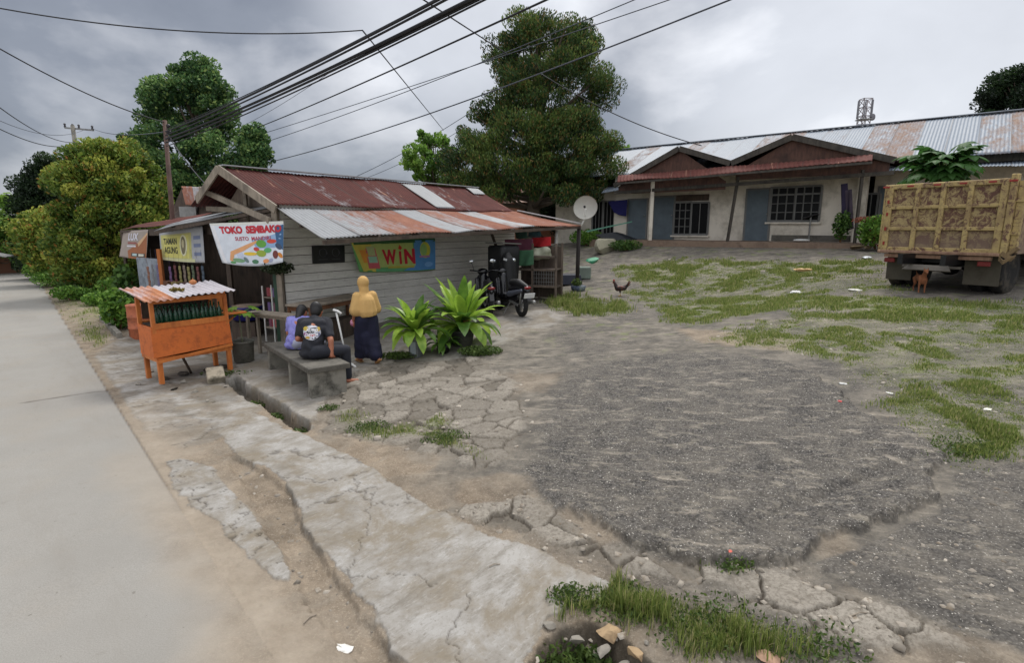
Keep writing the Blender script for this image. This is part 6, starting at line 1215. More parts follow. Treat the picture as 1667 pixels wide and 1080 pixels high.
# front roofs: two gables over the porch
def gable(ql, qc, qr, zl, zc, zr, n0=-1.55, n1=2.2, seed=1):
    roof_sheet('gable_roof', (tuple(hp(ql, n0, zl)), tuple(hp(ql, n1, zl)), tuple(hp(qc, n1, zc)), tuple(hp(qc, n0, zc))), M_GBR, [.8, .9, .7], Hh, seed=seed, nv=6, pitch=.2, amp=.015)
    roof_sheet('gable_roof', (tuple(hp(qr, n0, zr)), tuple(hp(qr, n1, zr)), tuple(hp(qc, n1, zc+.004)), tuple(hp(qc, n0, zc+.004))), M_GBR, [.8, .7, .9], Hh, seed=seed+1, nv=6, pitch=.2, amp=.015)
    mb = MB(); mb.bar(hp(ql, n0-.02, zl-.06), hp(qc, n0-.02, zc-.04), .04, .2); mb.bar(hp(qc, n0-.02, zc-.04), hp(qr, n0-.02, zr-.06), .04, .2); o = ws('barge_board', mb, M_FA, Hh)
    zb = min(zl, zr)-.1; mb = MB(); mb.prism([hp(ql-.15, n0+.1, zb), hp(qc, n0+.1, zc-.1), hp(qr+.15, n0+.1, zb), hp(qr+.15, n0+.1, zb-.3), hp(ql-.15, n0+.1, zb-.3)], HN*.03); ws('gable_panel', mb, M_GB, Hh)
nF = -1.55
q1_, z1_ = qz(1000, 300, nF); q2_, z2_ = qz(1106, 240, nF); q3_, z3_ = qz(1190, 263, nF); q4_, z4_ = qz(1290, 221, nF); q5_, z5_ = qz(1458, 258, nF)
gable(q1_, q2_, q3_+.02, z1_, z2_, z3_, seed=61); gable(q3_-.02, q4_, q5_, z3_, z4_, z5_, seed=63)
a0_, a1_ = onfront(1004, 297, -2.1), onfront(1420, 262, -2.1); b0_, b1_ = onfront(1006, 286, -1.62), onfront(1421, 252, -1.62)
roof_sheet('awning', (tuple(a0_), tuple(a1_), tuple(b1_), tuple(b0_)), M_AWN, [.8, .7, .9, .75, .85], Hh, seed=66, nv=5, pitch=.15)
mb = MB(); mb.bar(a0_+Vector((0, 0, -.05)), a1_+Vector((0, 0, -.05)), .04, .07); mb.bar(hp(q1_, -1.5, z1_-.35), hp(q5_, -1.5, z1_-.1), .05, .12); ws('awning_beam', mb, M_FA, Hh)
# ceiling of the porch keeps it dim
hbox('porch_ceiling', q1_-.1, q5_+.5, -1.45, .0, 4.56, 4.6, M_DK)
# the long back roof
roof_sheet('long_roof', (tuple(hp(9.8, -.2, 4.75)), tuple(hp(-17, -.2, 4.6)), tuple(hp(-17, 3.98, 6.47)), tuple(hp(9.8, 3.98, 6.42))), M_HOUSE, [.2, .1, .3, .2, .42, .1, .22, .46, .28, .1, .2, .42, .5, .2, .3, .1, .45, .5, .22, .2, .4, .48, .3], Hh, sheet=.8, seed=71, nv=14, pitch=.1, amp=.006)
roof_sheet('long_roof', (tuple(hp(9.8, 8.2, 4.6)), tuple(hp(-17, 8.2, 4.6)), tuple(hp(-17, 3.99, 6.48)), tuple(hp(9.8, 3.99, 6.43))), M_HOUSE, [.0, .2], Hh, sheet=.8, seed=72, nv=3, pitch=.2)
ws('ridge_cap', MB().bar(hp(9.8, 3.98, 6.46), hp(-17, 3.98, 6.51), .22, .025), plain('zinc_ridge', (158, 164, 172), .5, .1, 4), Hh)
# left wing
hbox('wing_wall', 9.6, QL, .3, .45, 1.6, 4.3, M_PL)
roof_sheet('wing_awning', (tuple(onfront(978, 314, -1.0)), tuple(onfront(1022, 307, -1.0)), tuple(onfront(1022, 302, .2)), tuple(onfront(992, 304, .2))), M_HOUSE, [-.4], Hh, seed=75, nv=3)
for (a, b_) in ((966, 981), (984, 1000), (1003, 1019)): opening('window', a, 328, b_, 382, (3, 1, False), n=.3)
f = cloth_fn((onfront(990, 328, -.3), onfront(1021, 325, -.3), onfront(1020, 352, -.3), onfront(1000, 346, -.3)), .05, .05); cloth('cloth', f, plain('deep_blue_cloth', (32, 32, 92), .9, .2, 4), 'deep blue cloth hung in front of the windows of the left wing', 'cloth')
# right wing
hbox('wing_wall', QR-.1, -16.5, .9, 1.05, 1.4, 4.5, M_PL); roof_sheet('wing_awning', (tuple(hp(-4.0, -1.2, 4.25)), tuple(hp(-16.5, -1.2, 4.1)), tuple(hp(-16.5, .5, 4.42)), tuple(hp(-4.0, .5, 4.5))), M_HOUSE, [-.3, .0, .5, -.2, .1, .6], Hh, seed=77, nv=4)
opening('window', 1404, 316, 1428, 366, (2, 1, False), n=.9); opening('door', 1432, 306, 1455, 392, n=.9); hbox('end_pillar', QR+.25, QR-.05, -.3, .0, FZ-.1, 4.5, M_PL)
# small things on the porch
q = onfront(1320, 352, -.15); st_ = thing('black_stool', 'small black tilted seat on a stand against the right porch wall', 'stool', (q.x, q.y, FZ)); MB().box((0, 0, q.z-FZ), (.5, .3, .06), ry=-.3, rz=hrz, bev=.02).build('seat', M_BLK, st_); MB().bar((0, 0, 0), (0, 0, q.z-FZ), .04).build('stand', M_STEEL, st_)
q = onfront(1305, 391, -1.0); o = MB().ell((0, 0, .06), (.3, .2, .05), 14, 6).build('white_tray', M_WHITE, None, True); o.location = (q.x, q.y, FZ); tag(o, 'white tray lying on the porch floor near the stool', 'tray')
for i, (px, c_, nm) in enumerate(((1375, (44, 36, 62), 'dark violet cloth bundle hanging at the right porch post'), (1382, (72, 62, 74), 'mauve cloth hanging beside the right porch post'))):
    f = cloth_fn((onfront(px-6, 300+i*10, -1.3), onfront(px+5, 298+i*10, -1.3), onfront(px+8, 372, -1.3), onfront(px-4, 376, -1.3)), 0, .1, seed=i*3); cloth('cloth', f, plain('laundry_%d' % i, c_, .9, .3, 3), nm, 'cloth')
# yard plants by the right end of the porch, red basin
def broadbush(name, p, rad, n, size, cols, label, cat='shrub', seed=1, stem=True, asp=1.9):
    t_ = thing(name, label, cat, p); V, F_, c_ = leafcloud(n, (0, 0, rad[2]*1.0), np.array(rad), size, seed, asp); V[:, 2] = np.maximum(V[:, 2], .01); child('foliage', meshnp('foliage', V, F_, c_), t_, leafmat('leaf_'+name+str(seed), cols, .35))
    if stem:
        mb = MB(); r = random.Random(seed)
        for k in range(5): a = r.uniform(0, 6.28); mb.tube([(0, 0, -.05), (math.cos(a)*rad[0]*.3, math.sin(a)*rad[1]*.3, rad[2]*.7), (math.cos(a)*rad[0]*.6, math.sin(a)*rad[1]*.6, rad[2]*1.4)], [.03, .018, .008], 5)
        mb.build('stems', M_BW, t_)
    return t_
G1 = [(56, 88, 36), (96, 136, 54), (146, 180, 80)]; G2 = [(42, 66, 34), (70, 100, 46), (106, 138, 62)]; G3 = [(66, 74, 30), (118, 116, 46), (164, 148, 66), (146, 104, 52)]
broadbush('leafy_shrub', onfront(1425, 403, -2.2), (.6, .5, .5), 1500, .13, G1, 'green leafy shrub between the right porch post and the truck', seed=3)
broadbush('leafy_shrub', onfront(1368, 392, -1.4), (.3, .25, .5), 600, .12, G2, 'narrow potted plant at the foot of the right porch post', seed=4)
t_ = leafcloud(260, (0, 0, 0), (.4, .3, .1), .08, 8); o = link('bougainvillea', meshnp('bougainvillea', *t_), None, leafmat('rust_leaf', [(120, 70, 50), (160, 96, 74), (186, 130, 110)])); o.location = onfront(1408, 358, -2.0); tag(o, 'reddish flowering top above the shrub beside the truck', 'flowers')
q = onfront(1448, 412, -2.6); o = MB().lathe((0, 0, 0), [(.26, 0), (.34, .2), (.37, .22), (.3, .2)], 20).build('red_basin', plain('red_plastic', (172, 56, 50), .5, .1, 5), None, True); o.location = (q.x, q.y, Hs(q.x, q.y)); tag(o, 'red plastic basin on the grass left of the truck', 'basin')
for i, (px, s_) in enumerate(((1396, .25), (1412, .2))): rock('rock', onfront(px, 404, -2.2), (s_*1.6, s_, s_*.35), 60+i, plain('cut_log_%d' % i, (158, 138, 108), .9, .2, 4), ('pale broken plank heap at the corner of the porch', 'pale stone right of the plank heap by the porch')[i])
# heap with tarpaulin left of the porch
q = gs(992, 408); rock('covered_heap', q, (1.0, .55, .5), 71, plain('pale_sacking', (150, 146, 126), .9, .2, 2), 'pale sack covered heap in front of the left wing', 'heap'); rock('covered_heap', q+Vector((.5, 1.0, .35)), (1.25, .6, .35), 72, plain('dark_tarp', (28, 32, 38), .6, .2, 3), 'dark tarpaulin thrown over the heap in front of the left wing', 'tarpaulin')
o = MB().bar(q+Vector((-.9, .4, .75)), q+Vector((1.0, .6, 1.15)), .05, .05).build('green_pole', plain('teal_paint', (84, 136, 116), .6, .2, 4)); tag(o, 'teal pole lying across the tarpaulin heap', 'pole')
q2 = at(928, 418, 17.5); o = MB().prism([(0, 0, 0), (1.0, -.1, .05), (.95, .0, .32), (.0, .1, .3)], (.0, .6, 0)).build('water_trough', plain('navy_tub', (30, 34, 50), .6, .2, 4)); o.location = (q2.x-.6, q2.y, Hs(q2.x, q2.y)); tag(o, 'dark blue tub behind the corner post of the lean-to', 'tub')
o = MB().box((0, 0, .2), (.4, .35, .4), bev=.03).build('grey_bin', plain('grey_green_bin', (116, 128, 118), .7, .2, 4)); q3 = at(952, 415, 18.2); o.location = (q3.x, q3.y, Hs(q3.x, q3.y)); tag(o, 'grey green bin right of the corner post', 'bin')
rock('green_bag', at(966, 422, 17.6)-Vector((0, 0, .1)), (.35, .2, .12), 73, plain('green_bag', (40, 128, 92), .6, .2, 5), 'bright green bag lying right of the grey green bin', 'bag')
broadbush('leafy_shrub', gs(955, 400), (.8, .6, .35), 1300, .12, G1, 'low bush in front of the pale sack heap and the left wing', seed=7); broadbush('leafy_shrub', gs(1018, 408), (.7, .4, .22), 900, .1, G2, 'low dark bush right of the tarpaulin heap', seed=8)
# ================================================================ trees
def profile_tree(name, label, zd, prof, cols, leaf, nclump, per, csz, seed, depth=.8, up=.6, odd=.14, base=None, asp=2.2, trunk_r=.22, jitter=.5, group=None, trans=.3, aud=0., cat='tree'):
    """crown volume from its height profile [(py, pxL, pxR)]; clumps of leaves carried by limbs"""
    rows = []
    for (py, a, b) in prof:
        A = at(a, py, zd); B = at(b, py, zd); rows.append((A.z, (A+B)/2, (B-A).length/2))
    rows.sort(key=lambda q: q[0]); zs = np.array([q[0] for q in rows]); cx_ = np.array([q[1].x for q in rows]); cy_ = np.array([q[1].y for q in rows]); hw = np.array([q[2] for q in rows])
    r = np.random.default_rng(seed); n = nclump; z = zs[0]+(zs[-1]-zs[0])*r.random(n*4); w = np.interp(z, zs, hw); keep = r.random(n*4) < (w/hw.max()); z = z[keep][:n]; w = w[keep][:n]; n = len(z)
    a = r.uniform(0, 2*np.pi, n); gk = vn(np.cos(a)*1.3+9, z*1.1+np.sin(a)*1.3, 1.0, seed+40) > .26; z = z[gk]; w = w[gk]; a = a[gk]; n = len(z); rad = np.sqrt(r.random(n))**.7*w*.93; depth_ = depth
    wd = 1+.34*(vn(np.cos(a)*2+5, z+np.sin(a)*2, 1.0, seed)-.55)*2*jitter
    C_ = np.stack([np.interp(z, zs, cx_)+np.cos(a)*rad*wd, np.interp(z, zs, cy_)+np.sin(a)*rad*depth_*wd, z], 1)
    cs = csz*r.uniform(.45, 1.5, n); P = []; ax_ = []; tn = []
    for i in range(n):
        m = int(per*1.15*cs[i]/csz*r.uniform(.6, 1.25)); q = r.normal(0, .42, (m, 3)); q = q/np.maximum(1, np.linalg.norm(q, axis=1)/.72)[:, None]; q[:, 2] *= .75; P.append(C_[i]+q*cs[i]); out = C_[i]-np.array([np.interp(C_[i][2], zs, cx_), np.interp(C_[i][2], zs, cy_), C_[i][2]-w[i]*.25]); out /= (np.linalg.norm(out)+1e-6)
        ax_.append(np.tile(out*.9+np.array([0, 0, aud]), (m, 1))); tn.append(np.clip(r.normal(.45+.22*r.normal(), .2, m)+q[:, 2]*.35, 0, 1))  # top light put into the tint: upper leaves of each clump paler
    P = np.concatenate(P); V, F_, c_ = leaves(P, leaf, r, asp, up, np.concatenate(ax_), np.concatenate(tn)); c_[:, 1] = np.repeat((r.random(len(P)) < odd)*r.uniform(.3, 1, len(P)), 4)
    base = base or Vector((cx_[0], cy_[0], 0)); base = Vector((base.x, base.y, hz(base.x, base.y)-.05)); T_ = thing(name, label, cat, base, group=group); V = V-np.array(base)
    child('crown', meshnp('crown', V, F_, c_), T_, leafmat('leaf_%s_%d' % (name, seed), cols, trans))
    mb = MB(); top = Vector((np.interp(zs[-1]-.5, zs, cx_), np.interp(zs[-1]-.5, zs, cy_), zs[0]+(zs[-1]-zs[0])*.8))-base; pts = [Vector((0, 0, 0)).lerp(top, k/6)+Vector((r.normal()*.08, r.normal()*.08, 0))*(k > 0) for k in range(7)]
    mb.tube(pts, [trunk_r*(1-.13*k) for k in range(7)], 9)
    for i in r.choice(n, min(n, 46), replace=False):
        c = Vector(C_[i])-base; k = max(.5, min(5.2, (c.z/top.z)*6*.75)); k0 = int(k); s_ = pts[k0].lerp(pts[min(6, k0+1)], k-k0); mb.tube([s_, s_.lerp(c, .5)+Vector((0, 0, -.15)), c], [trunk_r*.35, trunk_r*.2, .02], 5)
    mb.build('trunk', plain('bark_%s_%d' % (name, seed), (84, 74, 62), .95, .3, 6, bump=.01), T_, True); return T_
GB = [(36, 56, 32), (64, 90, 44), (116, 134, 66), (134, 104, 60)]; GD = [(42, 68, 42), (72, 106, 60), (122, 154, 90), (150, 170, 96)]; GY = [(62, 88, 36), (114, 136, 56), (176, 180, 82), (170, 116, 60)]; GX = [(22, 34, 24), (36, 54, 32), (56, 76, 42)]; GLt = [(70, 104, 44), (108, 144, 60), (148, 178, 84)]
profile_tree('big_shade_tree', 'huge dense dark green tree with brownish shoots towering behind the shop', 25, [(26, 830, 872), (45, 808, 955), (75, 790, 985), (110, 788, 1000), (150, 792, 1002), (190, 772, 1004), (225, 752, 1004), (258, 722, 1000), (292, 722, 996), (322, 745, 985)], GB, .13, 640, 310, .62, 1, up=1.0, aud=.7, asp=2.8, trunk_r=.38)
profile_tree('tall_round_tree', 'tall green tree with two rounded tops standing behind the bare wooden pole', 28, [(98, 318, 332), (112, 282, 352), (150, 238, 376), (185, 222, 388), (225, 208, 402), (262, 204, 420), (300, 215, 428), (340, 225, 420), (370, 240, 410)], GD, .17, 400, 260, .66, 2, up=.4, asp=1.8, trunk_r=.3)
profile_tree('slim_green_tree', 'slim green tree just right of the tall two topped tree', 27, [(208, 402, 416), (228, 390, 432), (255, 388, 437), (280, 385, 440), (310, 385, 440)], GD, .17, 90, 190, .45, 3, asp=1.8, trunk_r=.1)
profile_tree('flowering_bush_tree', 'broad yellow green tree with orange tinged leaves at the left roadside', 20, [(236, 160, 205), (255, 120, 232), (280, 96, 250), (310, 86, 258), (345, 74, 262), (385, 84, 258), (420, 100, 250), (450, 120, 235)], GY, .13, 480, 270, .5, 4, odd=.07, asp=2.0, base=Vector((*at(165, 450, 20)[:2], 0)), trunk_r=.16)
profile_tree('dark_round_tree', 'dark tree at the far left behind the yellow green one', 30, [(256, 62, 92), (280, 44, 100), (310, 30, 108), (345, 28, 110), (385, 40, 110)], GX, .17, 170, 190, .6, 5, trunk_r=.2)
profile_tree('pale_leaved_tree', 'light green open tree at the left foot of the huge dark one', 26, [(214, 656, 738), (228, 650, 748), (246, 652, 752), (270, 664, 760), (300, 674, 770)], GLt, .2, 60, 80, .42, 6, asp=1.7, trunk_r=.1, trans=.45)
profile_tree('pale_leaved_tree', 'light green tree peeping out right of the huge dark one', 29, [(232, 985, 1015), (244, 980, 1026), (262, 975, 1020), (300, 975, 1010)], GLt, .24, 24, 70, .5, 16, asp=1.7, trunk_r=.1, trans=.45)
profile_tree('dark_round_tree', 'dark tree rising behind the long roof at the right edge', 34, [(114, 1650, 1700), (132, 1622, 1730), (150, 1610, 1740), (172, 1598, 1750), (200, 1600, 1750)], GX, .2, 190, 170, .75, 7, trunk_r=.2)
for i, (zd, prof, cols, lab) in enumerate(((30, [(322, -60, 30), (345, -80, 52), (385, -80, 60), (425, -80, 62)], GLt, 'mid green tree at the left edge beyond the road bend'), (36, [(318, -200, -60), (360, -220, -40), (430, -220, -40)], GD, 'green tree beyond the road outside the left edge'), (24, [(352, 40, 95), (380, 32, 110), (415, 48, 120), (438, 60, 120)], GY, 'lower yellow green bush beside the road bend'), (27, [(392, 48, 92), (412, 44, 100), (436, 40, 105)], GX, 'dark hedge bush where the road disappears'),
        (34, [(300, 695, 790), (330, 690, 800), (360, 690, 800)], GX, 'dark bush behind the shop roof below the huge tree'), (31, [(268, 870, 990), (300, 860, 1000), (345, 860, 1000), (372, 870, 990)], GX, 'dark bush behind the satellite dish'))):
    profile_tree('roadside_tree', lab, zd, prof, cols, .17, 170, 150, .6, 30+i, trunk_r=.12)
o = None
def hills():
    """wooded ground far beyond, reads as one mass"""
    r = np.random.default_rng(5); n = 42000; a = r.uniform(math.radians(-62), math.radians(48), n); R = r.uniform(55, 75, n); h = (vn(a*12, R*0, 1, 5)*.6+vn(a*40, R*0, 1, 6)*.4)*4.5; z = r.random(n)**.8*(h+2.2); P = np.stack([R*np.sin(a), R*np.cos(a), z+H0(R*np.sin(a), R*np.cos(a))-.5], 1)
    V, F_, c_ = leaves(P, .9, r, 1.5, .5); o = link('distant_woods', meshnp('distant_woods', V, F_, c_), None, leafmat('distant_leaves', GX, .2)); tag(o, 'distant dark woods on the horizon', 'woods', kind='stuff')
hills()
# plants along the left verge
def strapplant(p, n, L, w, label, seed, mats, el=(.7, 1.4)):
    t_ = thing('broadleaf_plant', label, 'plant', p); r = random.Random(seed); mb = MB()
    for k in range(n): strap(mb, (r.uniform(-.15, .15), r.uniform(-.15, .15), 0), k*2.4, r.uniform(*el), L*r.uniform(.7, 1.1), w*r.uniform(.7, 1.1), r.uniform(.6, 1.6), .3, .04, k)
    mb.build('leaves', mats, t_, True)
M_B1 = fernmat('banana_leaf', (62, 92, 40), (98, 128, 56)); M_B2 = fernmat('dark_strap_leaf', (50, 86, 42), (84, 122, 56))
for i, (px, py, n, L, w, m, lab) in enumerate(((172, 470, 14, 1.7, .16, M_B2, 'large dark green broad leaved plant under the yellow green tree'), (200, 472, 10, 1.9, .14, M_B1, 'upright banana like plant left of the shop'), (140, 462, 14, 1.3, .12, M_B2, 'dark strap leaved plant on the verge'), (100, 470, 22, 1.0, .05, M_B1, 'fine leaved bright green plant where the verge meets the road'), (118, 462, 18, 1.0, .06, M_B2, 'dark fine leaved plant on the verge beside the road'), (222, 470, 9, 1.4, .14, M_B2, 'broad leaved plant close to the left end of the shop'))): strapplant(gs(px, py), n, L, w, lab, i, m)
broadbush('leafy_shrub', gs(196, 540), (.38, .34, .5), 900, .13, G1, 'bright green leafy bush left of the orange drum', seed=11, asp=1.5); broadbush('leafy_shrub', gs(212, 528), (.32, .3, .75), 800, .14, G2, 'darker leafy bush behind the orange drum', seed=12, asp=1.5)
broadbush('leafy_shrub', gs(150, 480), (1.3, .8, .6), 2600, .13, G2, 'dark undergrowth bush at the foot of the yellow green tree', seed=13); broadbush('leafy_shrub', gs(190, 492), (.7, .5, .4), 1300, .11, G1, 'green undergrowth between verge and shop', seed=14); broadbush('leafy_shrub', gs(88, 468), (.9, .6, .35), 1600, .1, G1, 'low bush beside the road bend', seed=15)
for i, (px, py, rr_, n, lab) in enumerate(((232, 478, (.45, .4, .5), 900, 'leafy bush right beside the left end of the shop'), (165, 500, (.6, .35, .22), 1000, 'low leafy plants in front of the concrete slab'), (118, 492, (.7, .4, .25), 1100, 'low leafy plants where the verge meets the road'), (72, 458, (.9, .6, .5), 1500, 'bright bush by the far road edge'))): broadbush('verge_plant', gs(px, py), rr_, n, .1, G1, lab, 'plant', 80+i, asp=1.7)
V, F_, c_ = leafcloud(260, (0, 0, .03), (.5, .16, .05), .045, 40); o = link('moss_weed', meshnp('moss_weed', V, F_, c_), None, bpy.data.materials['weed_leaf']); o.location = gs(372, 612); tag(o, 'small weeds growing at the head of the ditch beside the cart', 'weed')
for i, (px, py, n) in enumerate(((440, 668, 420), (482, 694, 480), (410, 650, 380), (960, 1040, 500), (905, 1060, 400))):
    V, F_, c_ = leafcloud(n, (0, 0, .06), (.16, .22, .06), .045, 41+i); o = link('ditch_weed', meshnp('ditch_weed', V, F_, c_), None, bpy.data.materials['weed_leaf']); o.location = gs(px, py); tag(o, ('green weeds in the middle of the ditch', 'bright weeds at the near end of the ditch', 'weeds at the upper end of the ditch below the tilted block', 'dark weeds growing inside the broken hole', 'weeds on the left wall of the broken hole')[i], 'weed')
for i, (px, py, n, rr_, lab) in enumerate(((1010, 985, 900, .3, 'leafy weeds on the bank above the broken hole'), (925, 975, 420, .16, 'small leafy weeds at the end of the pale concrete strip'), (1150, 1020, 900, .4, 'low weeds in the middle of the bottom grass'), (1330, 1055, 500, .3, 'low weeds at the right end of the bottom grass'), (1195, 925, 260, .14, 'weed tuft just below the asphalt patch'), (600, 700, 600, .3, 'green weeds between the broken slabs near the bench'), (725, 715, 600, .3, 'green weeds between the broken slabs near the asphalt'), (1560, 735, 700, .4, 'low weeds at the right edge of the asphalt patch'), (535, 668, 300, .16, 'weeds at the foot of the near bench support'))):
    V, F_, c_ = leafcloud(n, (0, 0, .02), (rr_, rr_*.7, .035), .032, 60+i, 2.4, .8); q = gs(px, py)
    for j in range(0, len(V), 4):
        cc = V[j:j+4].mean(0); V[j:j+4, 2] += H0(cc[0]+q.x, cc[1]+q.y)-H0(q.x, q.y)
    o = link('low_weeds', meshnp('low_weeds', V, F_, c_), None, bpy.data.materials['weed_leaf']); o.location = q; tag(o, lab, 'weeds')
for i, (px, py, s_) in enumerate(((980, 1055, .05), (1065, 1030, .035), (940, 1035, .045), (1085, 1050, .03), (915, 1000, .04))):
    rock('rock', gp(px, py)-Vector((0, 0, .05)), (s_*1.5, s_, s_*.6), 90+i, M_RK if i % 2 else M_RK2, ('mossy flat stone left of the long buff stone', 'little flat stone in the grass right of the hole', 'grey stone in the left wall of the hole', 'small stone furthest right by the hole', 'stone on the bank at the tip of the concrete strip')[i], sink=-.3)
for i, (px, py, s_) in enumerate(((270, 620, .09), (300, 612, .12), (340, 606, .1), (365, 600, .08), (285, 636, .05))): rock('debris_chunk', gs(px, py), (s_*1.4, s_, s_*.6), 110+i, plain('dark_debris_%d' % i, (66, 60, 52), .9, .3, 6), 'dark broken chunk in the shade under the cart', 'rubble', group='dark chunks under the cart')
# culvert edging on the verge
kb = thing('concrete_kerb', 'pale broken concrete kerb of the planting hole left of the drum', 'kerb', gs(180, 545)); A = gs(166, 524)-gs(180, 545); B = gs(196, 556)-gs(180, 545); C2 = gs(196, 522)-gs(180, 545)
mb = MB(); mb.bar(A+Vector((0, 0, .05)), B+Vector((0, 0, .05)), .1, .14); mb.build('kerb_side', M_CONC, kb); mb = MB(); mb.bar(A+Vector((.05, 0, .05)), C2+Vector((0, 0, .05)), .1, .13); mb.build('kerb_end', M_CONC, kb)
o = MB().box((0, 0, .0), (1.5, .8, .1), bev=.02).build('concrete_slab', M_CONC); q = gs(138, 483); o.location = q+Vector((0, 0, .05)); o.rotation_euler = (.05, 0, .5); tag(o, 'grey concrete slab bridging the verge below the dark bushes', 'slab')
# papaya behind the truck
pq = at(1530, 300, 13.6); pb_ = Vector((pq.x, pq.y, hz(pq.x, pq.y))); pap = thing('papaya_tree', 'papaya tree with large lobed leaves rising behind the yellow truck bed', 'tree', pb_); th_ = at(1530, 272, 13.6).z-pb_.z
MB().tube([(0, 0, -.05), (.03, 0, th_*.5), (0, 0, th_)], [.1, .085, .06], 9).build('trunk', plain('papaya_bark', (120, 112, 96), .9, .2, 8), pap, True)
mb = MB(); ms_ = MB(); r = random.Random(8)
for k in range(64):
    a = k*2.4; el = r.uniform(-.25, 1.1); L = r.uniform(.25, .8); d = Vector((math.cos(a)*math.cos(el), math.sin(a)*math.cos(el), math.sin(el)*.85)); e = Vector((0, 0, th_-.05*(k % 5)))+d*L; ms_.tube([(0, 0, th_-.04*(k % 5)), e], .012, 4); palmate(mb, e, (d+Vector((0, 0, -.45))).normalized(), r.uniform(.3, .46), Vector((0, 0, 1)), droop=.35)
mb.build('crown', leafmat('papaya_leaf', [(62, 100, 46), (88, 130, 58), (122, 160, 78)], .4), pap); ms_.build('leaf_stalks', fernmat('stalk', (112, 132, 70), (140, 150, 90)), pap)
# ================================================================ houses far behind
def farhouse(p, rz, W_, D_, Hw, rh, wall, roof, label, seed):
    t_ = thing('far_house', label, 'house', p, rz); MB().box((0, 0, Hw/2), (W_, D_, Hw)).build('wall', plain('far_wall_%d' % seed, wall, .9, .15, 1), t_)
    mb = MB(); mb.prism([(-W_/2-.3, -D_/2-.4, Hw), (-W_/2-.3, D_/2+.4, Hw), (-W_/2-.3, 0, Hw+rh)], (W_+.6, 0, 0)); mb.build('roof', plain('far_roof_%d' % seed, roof, .8, .25, 2, dirt=(90, 60, 54)), t_)
    for x in (-W_*.28, W_*.25): w__ = MB().box((x, -D_/2-.03, Hw*.55), (.9, .05, .9)).build('window', M_GLS, t_)
def F3(px, py, zd): p = at(px, py, zd); return Vector((p.x, p.y, hz(p.x, p.y)))
farhouse(F3(856, 350, 40), .5, 7, 5, at(856, 318, 40).z-F3(856, 350, 40).z, 1.5, (150, 92, 72), (128, 66, 58), 'salmon house with dull red roof seen through the gap under the huge tree', 1)
farhouse(F3(878, 350, 33), .2, 3.2, 3, at(878, 332, 33).z-F3(878, 350, 33).z, .7, (160, 108, 80), (170, 140, 124), 'small low roof in front of the salmon house', 2)
farhouse(F3(-8, 430, 31), .9, 3.4, 3, at(0, 408, 31).z, .8, (120, 84, 66), (130, 50, 48), 'small maroon roofed kiosk across the road at the left edge', 3)
o = MB().bar(at(-15, 412, 26), at(20, 418, 26), .6, .05).build('tin_canopy', M_STEEL); tag(o, 'grey tin canopy edge at the far left across the road', 'canopy')
q = gs(60, 436); fs_ = thing('parked_scooter', 'tiny far scooter with white and teal body where the road ends', 'scooter', q); mb = MB(); cap(mb, (-.5, 0, .7), .18, (.5, 0, .7), .2); cap(mb, (.5, 0, .7), .15, (.7, 0, 1.1), .1); mb.build('body', flat((150, 190, 184)), fs_)
for x in (-.6, .7): MB().torus((x, 0, .3), .24, .07, Matrix.Rotation(math.pi/2, 3, 'X'), 18, 6).build('wheel', M_TY, fs_)
# ================================================================ poles, tower and wires
def upole(name, p, top, r0, r1, mat, label): 
    t_ = thing(name, label, 'pole', p); MB().tube([(0, 0, -.1), (top.x-p.x, top.y-p.y, top.z-p.z)], [r0, r1], 10).build('shaft', mat, t_, True); return t_
top1 = at(268, 196, 15.5); pb1 = Vector((at(272, 350, 15.5).x+.05, at(272, 350, 15.5).y, 0)); pb1.z = hz(pb1.x, pb1.y); ut = upole('utility_pole', pb1, top1, .07, .055, wood('reddish_pole', (72, 50, 44), (104, 80, 70), axis=(1, 1, .1)), 'bare reddish wooden utility pole behind the left end of the shop')
for k, (z, s_) in enumerate(((.15, .1), (.32, .12), (.5, .1))): MB().ell(top1-pb1-Vector((-.08, 0, z)), (s_*.7, s_*.5, s_*.6), 8, 6).build('cable_clamp', M_BLK, ut, True)
tp = at(118, 204, 34); b_ = Vector((tp.x, tp.y, 0)); b_.z = hz(tp.x, tp.y); fp = upole('utility_pole', b_, tp, .16, .11, M_CONC, 'concrete utility pole with crossarm and insulators rising above the far left trees')
A, B = at(106, 208, 34.3)-b_, at(152, 212, 33.7)-b_; arm = MB().bar(A, B, .09, .1).build('crossarm', M_STEEL, fp)
for k in (0, .28, .5, .97): q = A.lerp(B, k); MB().lathe(q, [(.04, 0), (.07, .08), (.04, .14), (.07, .2), (.05, .26), (.01, .28)], 10).build('insulator', plain('insulator_%d' % int(k*100), (60, 56, 60), .4, .1, 4), fp, True)
# relay tower
bt = at(1391, 330, 70); bt = Vector((bt.x, bt.y, 1.9)); tw = thing('relay_tower', 'white lattice antenna tower far behind the long roof', 'tower', bt); ztop = at(1390, 168, 70).z-bt.z; mb = MB()
for sx in (-.75, .75):
    for sy in (-.75, .75): mb.bar((sx, sy, 0), (sx*.9, sy*.9, ztop), .12)
n_ = 16
for k in range(n_):
    z0, z1 = ztop*k/n_, ztop*(k+1)/n_
    for s in ((-.75, -.75, .75, -.75), (.75, -.75, .75, .75), (.75, .75, -.75, .75), (-.75, .75, -.75, -.75)): mb.bar((s[0], s[1], z0), (s[2], s[3], z1), .07); mb.bar((s[0], s[1], z1), (s[2], s[3], z1), .07)
mb.build('lattice', plain('tower_paint', (150, 140, 142), .6, .1, 3), tw)
for k in range(6): a = k*math.pi/3; MB().box((1.15*math.cos(a), 1.15*math.sin(a), ztop-1.2), (.28, .18, 2.0), rz=a).build('panel_antenna', plain('antenna_grey_%d' % k, (128, 128, 134), .6, .1, 3), tw)
